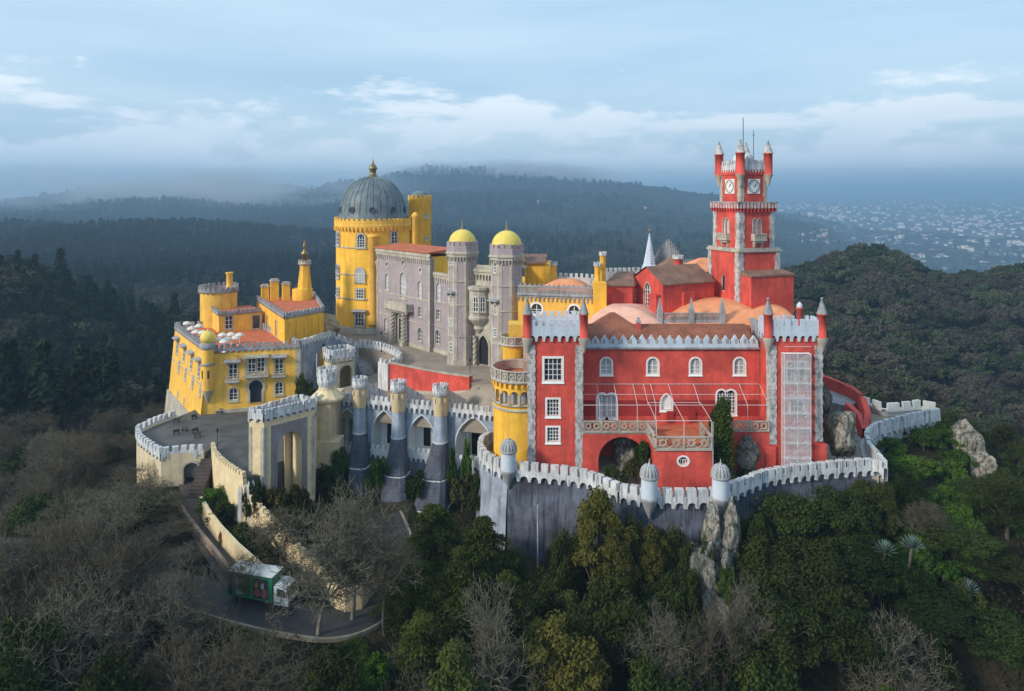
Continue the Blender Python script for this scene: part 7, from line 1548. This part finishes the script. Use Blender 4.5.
for i, (px, py, Y, w, t) in enumerate(((790, 481, 83, 5.4, 'broad evergreen crown touching the wall battlements'), (838, 479, 84, 5.2, 'broad evergreen crown just under the right end of the wall'), (762, 520, 78.5, 4.6, 'evergreen crown right beside the granite pinnacles'), (812, 535, 76.5, 5.6, 'evergreen crown below the wall-top pair'),
    (870, 530, 78.5, 4.6, 'evergreen crown left of the pale rock spur'), (775, 580, 72, 5.4, 'wide evergreen crown below the pinnacles'), (840, 585, 72, 5.2, 'evergreen crown low on the slope, left of the agaves'), (760, 635, 67, 5.0, 'evergreen crown near the bottom edge, right of centre'), (945, 520, 84, 5.0, 'evergreen crown below the thin pale rock rib'), (985, 545, 82, 5.4, 'evergreen crown at the far right edge of the slope'), (930, 585, 76, 5.0, 'evergreen crown right of the agaves'), (1005, 610, 74, 5.4, 'evergreen crown at the lower right corner'), (700, 610, 70, 4.4, 'evergreen crown under the granite pinnacles'), (665, 560, 76, 3.6, 'evergreen crown left of the broad mossy granite block'), (1000, 415, 122, 5.5, 'broad evergreen crown behind the far-right pale rock edge'))):
    H('evergreen_tree', px, py, Y, w, t)
for px, py, Y, w, k, t in ((213, 482, 92, 2.2, 'shrub', 'bright green shrub at the foot of the curved cream wall, by the gateway'), (222, 500, 89, 2.0, 'dark_shrub', 'dark shrub between the path wall and the curved cream wall'), (240, 522, 85, 2.2, 'dark_shrub', 'dark shrub halfway along the smooth path wall'), (258, 538, 82, 2.0, 'dark_shrub', 'dark shrub near the lower end of the path wall'), (272, 556, 79, 1.9, 'rusty_shrub', 'rusty shrub between the two cream walls'),
    (272, 474, 88.5, 2.6, 'rusty_shrub', 'rusty olive shrub in front of the cream gate'), (296, 480, 90, 2.4, 'rusty_shrub', 'rusty shrub right of the gate arch foot'), (286, 492, 87.5, 2.4, 'dark_shrub', 'dark shrub under the cream gate'), (258, 478, 88, 1.8, 'dark_shrub', 'dark shrub by the white pinnacles'), (336, 444, 104, 2.4, 'shrub', 'green palm-like shrub at the foot of the cream corner pillar'), (322, 462, 101, 2.2, 'dark_shrub', 'dark shrub below the cream corner pillar'), (378, 452, 101, 2.0, 'shrub', 'green shrub between the left and middle buttress turrets'), (340, 480, 97, 2.4, 'dark_shrub', 'dark shrub on the slope under the leftmost buttress turret'),
    (418, 468, 100, 1.9, 'dark_shrub', 'dark shrub between the middle and right buttress turrets'), (462, 462, 98.5, 2.2, 'rusty_shrub', 'rusty shrub right of the right buttress turret'), (478, 468, 96.5, 1.8, 'dark_shrub', 'dark shrub tucked against the castle wall corner'), (467, 424, 100.3, .9, 'shrub', 'thin green climber in front of the fourth arch'), (452, 441, 100.4, .9, 'shrub', 'small green climber left of the fourth arch'),
    (310, 505, 90, 2.4, 'dark_shrub', 'dark shrub on the bank above the retaining wall'), (330, 525, 86, 2.4, 'rusty_shrub', 'rusty shrub on the bank above the road bend'), (352, 545, 82, 2.4, 'dark_shrub', 'dark shrub near the rounded end of the retaining wall')):
    H(k, px, py, Y, w, t, cat='shrub')
rs_ = random.Random(8)
for i in range(60):
    px = rs_.uniform(890, 975); py = rs_.uniform(428, 540); x, y = G(px, py+14, -11)
    z = h1(x, y); plant('shrub', x, y, z-.3, rs_.uniform(2.2, 3.8), rs_.uniform(1.6, 2.6), 'bright green shrub in the thicket below the lookout terrace', 'green shrubs below the lookout terrace', 'shrub'); placed.append((x, y, 1.5))
for px, py, t in ((912, 548, 'largest pale blue-green agave rosette at the foot of the rock spur'), (885, 553, 'pale agave rosette left of the largest one'), (876, 584, 'lower pale agave rosette on the dark slope'), (968, 592, 'lone pale agave rosette farther right')):
    x, zc_ = GY(px, py, 77); z = zc_; B = thing('agave', t, 'agave', (x, 77, z)); o = bpy.data.objects.new('rosette', AG); col.objects.link(o); o.parent = B; q = MB(); q.tube((x, 77, z+.2), (x, 78.5, h1(x, 78.5)-1), .18, n=6); q.build('stem', M_BARK, B)
for px, py, Y, w, k, t in ((575, 512, 82.5, 2.6, 'evergreen_tree', 'dark evergreen hugging the outer wall, left of the tallest golden-olive tree'), (634, 499, 79.8, 2.6, 'evergreen_tree', 'dark evergreen climbing the wall under the middle sentry turret'), (672, 506, 79.6, 2.6, 'evergreen_tree', 'dark evergreen on the wall between the middle and right sentry turrets'), (690, 528, 78, 2.4, 'evergreen_tree', 'small evergreen touching the left of the granite pinnacles'), (752, 496, 80.6, 3.0, 'evergreen_tree', 'evergreen touching the right of the granite pinnacles'), (878, 474, 86.5, 3.2, 'evergreen_tree', 'evergreen hiding the right end of the outer wall'), (862, 470, 88, 2.6, 'evergreen_tree', 'evergreen under the last battlements of the outer wall'), (905, 470, 90, 3.0, 'evergreen_tree', 'evergreen just right of the outer wall end'),
    (505, 540, 81, 3.0, 'evergreen_tree', 'dark evergreen at the foot of the curved wall corner'), (975, 480, 95, 4.0, 'evergreen_tree', 'evergreen behind the curved cliff slab, far right'), (1010, 470, 92, 4.6, 'evergreen_tree', 'evergreen at the far right edge, under the broad crown'), (64, 585, 66, 3.6, 'evergreen_tree', 'dark evergreen among the leafless trees at the lower left'), (20, 600, 60, 4.4, 'evergreen_tree', 'dark evergreen in the lower left corner'), (110, 632, 58, 4.0, 'evergreen_tree', 'dark evergreen at the bottom edge, left'), (330, 640, 60, 3.6, 'evergreen_tree', 'dark evergreen below the road bend kerb'), (610, 560, 72, 4.0, 'evergreen_tree', 'evergreen below the golden-olive trees'), (655, 640, 64, 4.4, 'evergreen_tree', 'evergreen at the bottom edge below the white lichened tree'),
    (540, 612, 67, 4.0, 'cedar_tree', 'drooping cedar right of the silvery bare tree')):
    H(k, px, py, Y, w, t)
for px, py, Y, w, k, t in ((352, 485, 73, 5.0, 'lichened_bare_tree', 'large pale bare tree rising in front of the retaining wall and road bend'), (318, 520, 70, 4.4, 'lichened_bare_tree', 'pale bare tree just right of the green truck'), (384, 520, 71, 3.8, 'bare_tree', 'dark bare tree over the upper road bend'), (505, 580, 66, 5.2, 'lichened_bare_tree', 'wide silvery bare tree low in the centre'), (560, 600, 66, 4.2, 'olive_toned_tree', 'golden-olive tree low at the bottom centre'),
    (455, 635, 62, 4.0, 'cedar_tree', 'drooping cedar at the bottom edge left of centre'), (655, 600, 70, 3.6, 'lichened_bare_tree', 'white lichened bare tree below the granite pinnacles'), (740, 570, 71.5, 2.8, 'lichened_bare_tree', 'twisted pale bare tree at the foot of the pinnacles'), (905, 620, 68, 4.6, 'lichened_bare_tree', 'pale bare tree at the lower right'), (925, 500, 84, 2.6, 'bare_tree', 'small bare tree by the thin pale rock rib'), (700, 470+130, 69, 3, 'bare_tree', 'brown bare tree under the granite pinnacles')):
    H(k, px, py, Y, w, t)
for px, py, Y, w, k, t in ((15, 512, 70, 5.2, 'bare_tree', 'tall leafless tree at the left edge, over the road'), (58, 520, 69, 5.0, 'bare_tree', 'tall leafless tree over the far left of the road'), (102, 508, 70, 5.0, 'bare_tree', 'tall leafless tree hiding the left part of the road'), (140, 528, 69.5, 4.4, 'bare_tree', 'leafless tree in front of the road, left of the footpath mouth'), (172, 560, 68, 3.6, 'lichened_bare_tree', 'pale leafless tree left of the truck, in front of the road'),
    (85, 560, 64, 5.0, 'lichened_bare_tree', 'pale leafless tree below the left part of the road'), (210, 626, 62.5, 4.2, 'bare_tree', 'leafless tree under the kerb wall, left of the truck'), (148, 480, 91, 3.6, 'bare_tree', 'leafless tree against the foot of the bastion wall'), (172, 492, 88, 2.4, 'bare_tree', 'slim leafless tree left of the bastion gateway'), (122, 470, 95, 4.4, 'bare_tree', 'leafless tree off the left corner of the bastion'), (158, 520, 84, 3.6, 'bare_tree', 'leafless tree left of the low brownish path wall'), (180, 545, 79.5, 2.6, 'lichened_bare_tree', 'pale leafless tree beside the low brownish path wall'),
    (280, 505, 79, 3.6, 'bare_tree', 'leafless tree in front of the long cream retaining wall'), (240, 552, 74, 2.6, 'bare_tree', 'small leafless tree behind the truck')):
    H(k, px, py, Y, w, t)
FRONT = np.array([(-400,0),(112,0),(126,478),(176,488),(186,592),(230,620),(285,633),(350,640),(385,630),(392,600),(405,560),(470,530),(488,575),(570,575),(600,540),(655,560),(690,560),(697,590),(742,590),(750,505),(790,482),(850,480),(890,545),(905,530),(925,500),(960,500),(975,480),(1010,430),(1100,380),(1500,300)], float)
PAL = [(-72,138),(-70,112),(-64,104),(-58,92),(-50,92),(-44,88),(-30,84),(-22,92),(-14,97),(-3,97),(-6,90),(0,85),(14,80),(28,79),(40,83),(57,90),(62,101),(76,109),(78,124),(60,126),(50,135),(20,150),(-10,172),(-45,172),(-62,150)]
def inside(x, y, poly):
    c = False; n = len(poly)
    for i in range(n):
        (x0, y0), (x1, y1) = poly[i], poly[i-1]
        if (y0 > y) != (y1 > y) and x < (x1-x0)*(y-y0)/(y1-y0)+x0: c = not c
    return c
RP = [(p.x, p.y) for p in ROAD]+[(p.x, p.y) for p in PATH]
def near_road(x, y, d): return min((x-a)**2+(y-b)**2 for a, b in RP) < d*d
grid = []
tries = 0; cnt = {}
AREA = {'bare_tree': ('leafless grey-brown tree in the bare wood left of the road', 'bare wood left of the road'),
        'evergreen_tree': ('dark green evergreen crown in the dense cover of the palace hill', 'evergreens covering the palace hill')}
while tries < 16000 and len(grid) < 640:
    tries += 1; rr = math.sqrt(rs_.uniform(42**2, 205**2)); az = rs_.uniform(-.72, .72); x, y = rr*math.sin(az), rr*math.cos(az)
    if inside(x, y, PAL) or near_road(x, y, 4.6): continue
    left = x < -16-(y-60)*.1 if y < 100 else x < -50
    if left: kind = rs_.choices(('bare_tree', 'evergreen_tree', 'dark_shrub', 'lichened_bare_tree'), (.50, .16, .20, .14))[0]
    else: kind = rs_.choices(('evergreen_tree', 'bare_tree', 'cedar_tree', 'lichened_bare_tree', 'dark_shrub', 'shrub'), (.52, .03, .15, .04, .14, .12))[0]
    if y > 125 and not left: kind = rs_.choice(('evergreen_tree', 'evergreen_tree', 'bare_tree'))
    small = kind in ('dark_shrub', 'shrub'); w = rs_.uniform(1.8, 2.8) if small else rs_.uniform(3.4, 5.0); hh = rs_.uniform(2.5, 4) if small else rs_.uniform(7, 11.5)
    if kind == 'cedar_tree': hh = rs_.uniform(10, 14)
    if any((x-a)**2+(y-b)**2 < (.74*(w+c))**2*(.30 if left else .5) for a, b, c in grid+placed): continue
    z = h1(x, y); ok = False
    for t in (1, .8, .6, .42, .28):
        H_ = hh*t; px, py = proj(x, y, z+H_)
        if y < 125:
            half = FPX*w*.75/y; lim = max(np.interp(px-half, FRONT[:, 0], FRONT[:, 1]), np.interp(px, FRONT[:, 0], FRONT[:, 1]), np.interp(px+half, FRONT[:, 0], FRONT[:, 1]))
            if py < lim: continue
        ok = True; break
    if not ok: continue
    if y > 84 and 184 < proj(x, y, z)[0] < 505 and y < 125: continue
    if t < .5 and not small: kind = 'dark_shrub'; w *= .6; H_ = max(H_, 2.0)
    zone = 'left of the road' if x < -45 and y < 125 else 'below the road bend at the lower left' if x < -8 and y < 125 else 'below the castle wall' if x < 45 and y < 125 else 'on the right-hand slope' if x >= 45 else 'behind the palace' if x > -55 else 'beyond the yellow wing'
    nm = {'bare_tree': 'leafless grey-brown tree', 'evergreen_tree': 'dark green evergreen tree', 'dark_shrub': 'low dark shrub', 'shrub': 'low bright green shrub', 'lichened_bare_tree': 'leafless pale lichened tree', 'cedar_tree': 'drooping olive-green cedar'}[kind]
    grid.append((x, y, w)); plant(kind, x, y, z-.3, H_, w, nm+' standing in the woods '+zone, nm+'s '+zone, 'shrub' if 'shrub' in kind else 'tree')
# undergrowth on the near ground
rng = np.random.default_rng(77); n = 260000; rr = np.sqrt(rng.uniform(40**2, 215**2, n)); az = rng.uniform(-.74, .74, n); x = rr*np.sin(az); y = rr*np.cos(az)
keep = np.array([not inside(a, b, PAL) for a, b in zip(x, y)]); RPn = np.array(RP); 
x = x[keep]; y = y[keep]; d2 = np.min((x[:, None]-RPn[None, :, 0])**2+(y[:, None]-RPn[None, :, 1])**2, axis=1); k2 = d2 > 3.5**2; x = x[k2]; y = y[k2]; z = hz(x, y)
n = len(x); m = vnoise(x/3.1, y/3.1); P = np.stack([x, y, z+rng.random(n)*(.3+1.5*m)], 1); nr = rng.normal(size=(n, 3))*.6+np.array([0, 0, .8]); nr /= np.linalg.norm(nr, axis=1)[:, None]; t = np.cross(nr, rng.normal(size=(n, 3))); t /= np.linalg.norm(t, axis=1)[:, None]; b = np.cross(nr, t); s = (.10+.16*rng.random(n))[:, None]
V = np.stack([P-t*s, P-b*s*.6, P+t*s, P+b*s*.6], 1).reshape(-1, 3); me = mesh_np('undergrowth', V, np.arange(4*n).reshape(-1, 4), [F_GC]); o = bpy.data.objects.new('undergrowth', me); col.objects.link(o); tag(o, 'tangled low green and brown undergrowth covering the hill', 'undergrowth', kind='stuff')
# a few single trees of the middle distance, then the far woods as one mass per kind of tree
mid = {}
for kind, n_, nm in (('woodland_tree', 3, 'rounded woodland tree'), ('leafless_woodland_tree', 2, 'rounded leafless brown tree'), ('dark_conifer', 1, 'pointed dark conifer')):
    for i in range(n_):
        az = (-.36, .50, -.5)[i] if n_ == 3 else ((-.42, .42)[i] if n_ == 2 else -.33); r_ = 232+8*i; x, y = r_*math.sin(az), r_*math.cos(az)
        r = plant(kind, x, y, h1(x, y)-.3, (10, 16)[kind == 'dark_conifer'], (4.2, 2.6)[kind == 'dark_conifer'], nm+' at the near edge of the far woods, '+('left' if az < 0 else 'right')+' of the palace', nm+'s at the edge of the far woods'); mid.setdefault(kind, []).append([c for c in r.children if c.name.startswith('crown')][0])
def far_points(r0, r1, s0, rngs):
    pts = []; r = r0
    while r < r1:
        s = s0*(1 if r < 650 else (r/650)**.85); n = int(1.62*r/s); a = -.81+1.62*(np.arange(n)+rngs.random(n))/n; rad = r+rngs.random(n)*s; pts.append(np.stack([rad*np.sin(a), rad*np.cos(a), np.full(n, s/s0)], 1)); r += s*.9
    return np.concatenate(pts)
rg = np.random.default_rng(9); FP = far_points(178, 4600, 6.2, rg); zf = hz(FP[:, 0], FP[:, 1]); fr_ = np.hypot(FP[:, 0], FP[:, 1]); faz = np.arctan2(FP[:, 0], FP[:, 1])
ok = np.array([not inside(a, b, PAL) for a, b in FP[:, :2]]); clr = vnoise(FP[:, 0]/70+3, FP[:, 1]/70); ok &= ~((clr > .86) & (fr_ > 500)); ok &= ~((faz > .25) & (fr_ > 1900) & (rg.random(len(FP)) < .72))
mixn = vnoise(FP[:, 0]/60, FP[:, 1]/60)*.6+vnoise(FP[:, 0]/17, FP[:, 1]/17)*.4+rg.normal(size=len(FP))*.10
isleft = faz < -.10
con = (fr_ > 560+120*rg.random(len(FP))) & (mixn > np.interp(faz, [-.8, -.2, .0, .2], [.36, .40, .52, .80])); con |= (faz < -.05) & (mixn > .72)
bar = (~con) & (mixn < np.interp(faz, [-.2, .1], [.60, .42])); typ = np.where(con, 2, np.where(bar, 1, 0)); sub = rg.integers(0, 6, len(FP))
def far_wood(name, objs_, sel, label):
    me = bpy.data.meshes.new(name); P = np.stack([FP[sel, 0], FP[sel, 1], zf[sel]-1.0], 1); me.vertices.add(len(P)); me.vertices.foreach_set('co', P.astype(np.float32).ravel())
    at = me.attributes.new('sz', 'FLOAT_VECTOR', 'POINT'); sv = (FP[sel, 2]*(.55+.95*rg.random(len(P))**1.6)*(.8+.5*vnoise(P[:, 0]/40+7, P[:, 1]/40))); at.data.foreach_set('vector', np.stack([sv, sv, np.minimum(sv, 1.1+.25*sv)], 1).astype(np.float32).ravel()); at = me.attributes.new('rz', 'FLOAT', 'POINT'); at.data.foreach_set('value', (rg.random(len(P))*6.28).astype(np.float32)); me.update()
    o = bpy.data.objects.new(name, me); col.objects.link(o); tag(o, label, 'woodland', kind='stuff')
    ng = bpy.data.node_groups.new(name, 'GeometryNodeTree'); ng.interface.new_socket('Geometry', in_out='INPUT', socket_type='NodeSocketGeometry'); ng.interface.new_socket('Geometry', in_out='OUTPUT', socket_type='NodeSocketGeometry')
    N = ng.nodes.new; L = ng.links.new; gi = N('NodeGroupInput'); go = N('NodeGroupOutput'); oi = N('GeometryNodeObjectInfo'); oi.inputs[0].default_value = objs_; oi.transform_space = 'ORIGINAL'; oi.inputs['As Instance'].default_value = True
    ip = N('GeometryNodeInstanceOnPoints'); L(gi.outputs[0], ip.inputs['Points']); L(oi.outputs['Geometry'], ip.inputs['Instance'])
    a = N('GeometryNodeInputNamedAttribute'); a.data_type = 'FLOAT_VECTOR'; a.inputs[0].default_value = 'sz'; b = N('GeometryNodeInputNamedAttribute'); b.data_type = 'FLOAT'; b.inputs[0].default_value = 'rz'
    cx = N('ShaderNodeCombineXYZ'); L(b.outputs[0], cx.inputs[2]); L(cx.outputs[0], ip.inputs['Rotation']); L(a.outputs[0], ip.inputs['Scale']); L(ip.outputs[0], go.inputs[0])
    md = o.modifiers.new('trees', 'NODES'); md.node_group = ng
far_wood('evergreen_woods', mid['woodland_tree'][0], (typ == 0) & (sub < 3) & ok, 'dense mixed evergreen woods over the hills and valley')
far_wood('evergreen_woods', mid['woodland_tree'][1], (typ == 0) & (sub >= 3) & ok, 'dense mixed evergreen woods over the hills and valley')
far_wood('leafless_woods', mid['leafless_woodland_tree'][0], (typ == 1) & (sub < 3) & ok, 'leafless brown woods on the far slopes')
far_wood('leafless_woods', mid['leafless_woodland_tree'][1], (typ == 1) & (sub >= 3) & ok, 'leafless brown woods on the far slopes')
far_wood('conifer_woods', mid['dark_conifer'][0], (typ == 2) & ok, 'dark pointed conifer woods behind the palace')
print('trees', len(grid), 'far', int(ok.sum()))
# ------------------------------------------------------------------ haze
q = MB(); q.prism([(-62000, -62000), (62000, -62000), (62000, 62000), (-62000, 62000)], -330, 235, top=False)
q.v += [(-62000, -62000, -330), (62000, -62000, -330), (62000, 62000, -330), (-62000, 62000, -330), (-62000, -62000, 235), (62000, -62000, 235), (62000, 62000, 235), (-62000, 62000, 235)]; nb_ = len(q.v)-8
q.f += [(nb_+3, nb_+2, nb_+1, nb_), (nb_+4, nb_+5, nb_+6, nb_+7)]; q.mi += [0, 0]; q.sm += [False, False]
hm = bpy.data.materials.new('haze'); hm.use_nodes = True; nt = hm.node_tree; nt.nodes.clear(); out = nt.nodes.new('ShaderNodeOutputMaterial'); pv = nt.nodes.new('ShaderNodeVolumePrincipled')
pv.inputs['Color'].default_value = (.48, .74, 1.0, 1); pv.inputs['Density'].default_value = .00026; pv.inputs['Anisotropy'].default_value = .2; nt.links.new(pv.outputs[0], out.inputs['Volume'])
# (mist banks follow the haze)
q.build('haze', hm, kind='stuff', label='thin blue haze filling the air', cat='haze')

def mist(label, lo, hi, dens, sc_, seed, thr):
    q = MB(); q.prism([(lo[0], lo[1]), (hi[0], lo[1]), (hi[0], hi[1]), (lo[0], hi[1])], lo[2], hi[2], top=False); b = len(q.v)
    q.v += [(lo[0], lo[1], lo[2]), (hi[0], lo[1], lo[2]), (hi[0], hi[1], lo[2]), (lo[0], hi[1], lo[2]), (lo[0], lo[1], hi[2]), (hi[0], lo[1], hi[2]), (hi[0], hi[1], hi[2]), (lo[0], hi[1], hi[2])]
    q.f += [(b+3, b+2, b+1, b), (b+4, b+5, b+6, b+7)]; q.mi += [0, 0]; q.sm += [False, False]
    m = bpy.data.materials.new('mist'); m.use_nodes = True; nt = m.node_tree; nt.nodes.clear(); N = nt.nodes.new; L = nt.links.new
    out = N('ShaderNodeOutputMaterial'); pv = N('ShaderNodeVolumePrincipled'); pv.inputs['Color'].default_value = (.80, .88, .95, 1); L(pv.outputs[0], out.inputs['Volume'])
    tc = N('ShaderNodeTexCoord'); mp = N('ShaderNodeMapping'); mp.inputs['Location'].default_value = (seed, seed*.7, 0); mp.inputs['Scale'].default_value = (sc_, sc_, sc_*2.2); L(tc.outputs['Object'], mp.inputs[0])
    n = N('ShaderNodeTexNoise'); n.inputs['Scale'].default_value = 1; n.inputs['Detail'].default_value = 5; n.inputs['Roughness'].default_value = .62; L(mp.outputs[0], n.inputs['Vector'])
    # fade towards the edges of the bank
    g = N('ShaderNodeTexGradient'); g.gradient_type = 'QUADRATIC_SPHERE'; mg = N('ShaderNodeMapping'); c = [(a+d)/2 for a, d in zip(lo, hi)]; s_ = [2/(d-a) for a, d in zip(lo, hi)]
    mg.vector_type = 'TEXTURE'; mg.inputs['Location'].default_value = c; mg.inputs['Scale'].default_value = [1/k for k in s_]; L(tc.outputs['Object'], mg.inputs[0]); L(mg.outputs[0], g.inputs[0])
    r = N('ShaderNodeMapRange'); L(n.outputs['Fac'], r.inputs[0]); r.inputs[1].default_value = thr; r.inputs[2].default_value = thr+.22; r.inputs[4].default_value = dens
    mu = N('ShaderNodeMath'); mu.operation = 'MULTIPLY'; L(r.outputs[0], mu.inputs[0]); L(g.outputs['Fac'], mu.inputs[1]); L(mu.outputs[0], pv.inputs['Density'])
    m.cycles.volume_step_rate = 1.0
    q.build('mist', m, kind='stuff', label=label, cat='mist')
mist('soft patches of mist drifting over the left ridges', (-2300, 1900, -60), (-150, 3300, 170), .028, .0028, 3.0, .45)
mist('low cloud lying on the mountain crest behind the palace', (-900, 3000, 40), (700, 4200, 230), .06, .003, 8.0, .37)
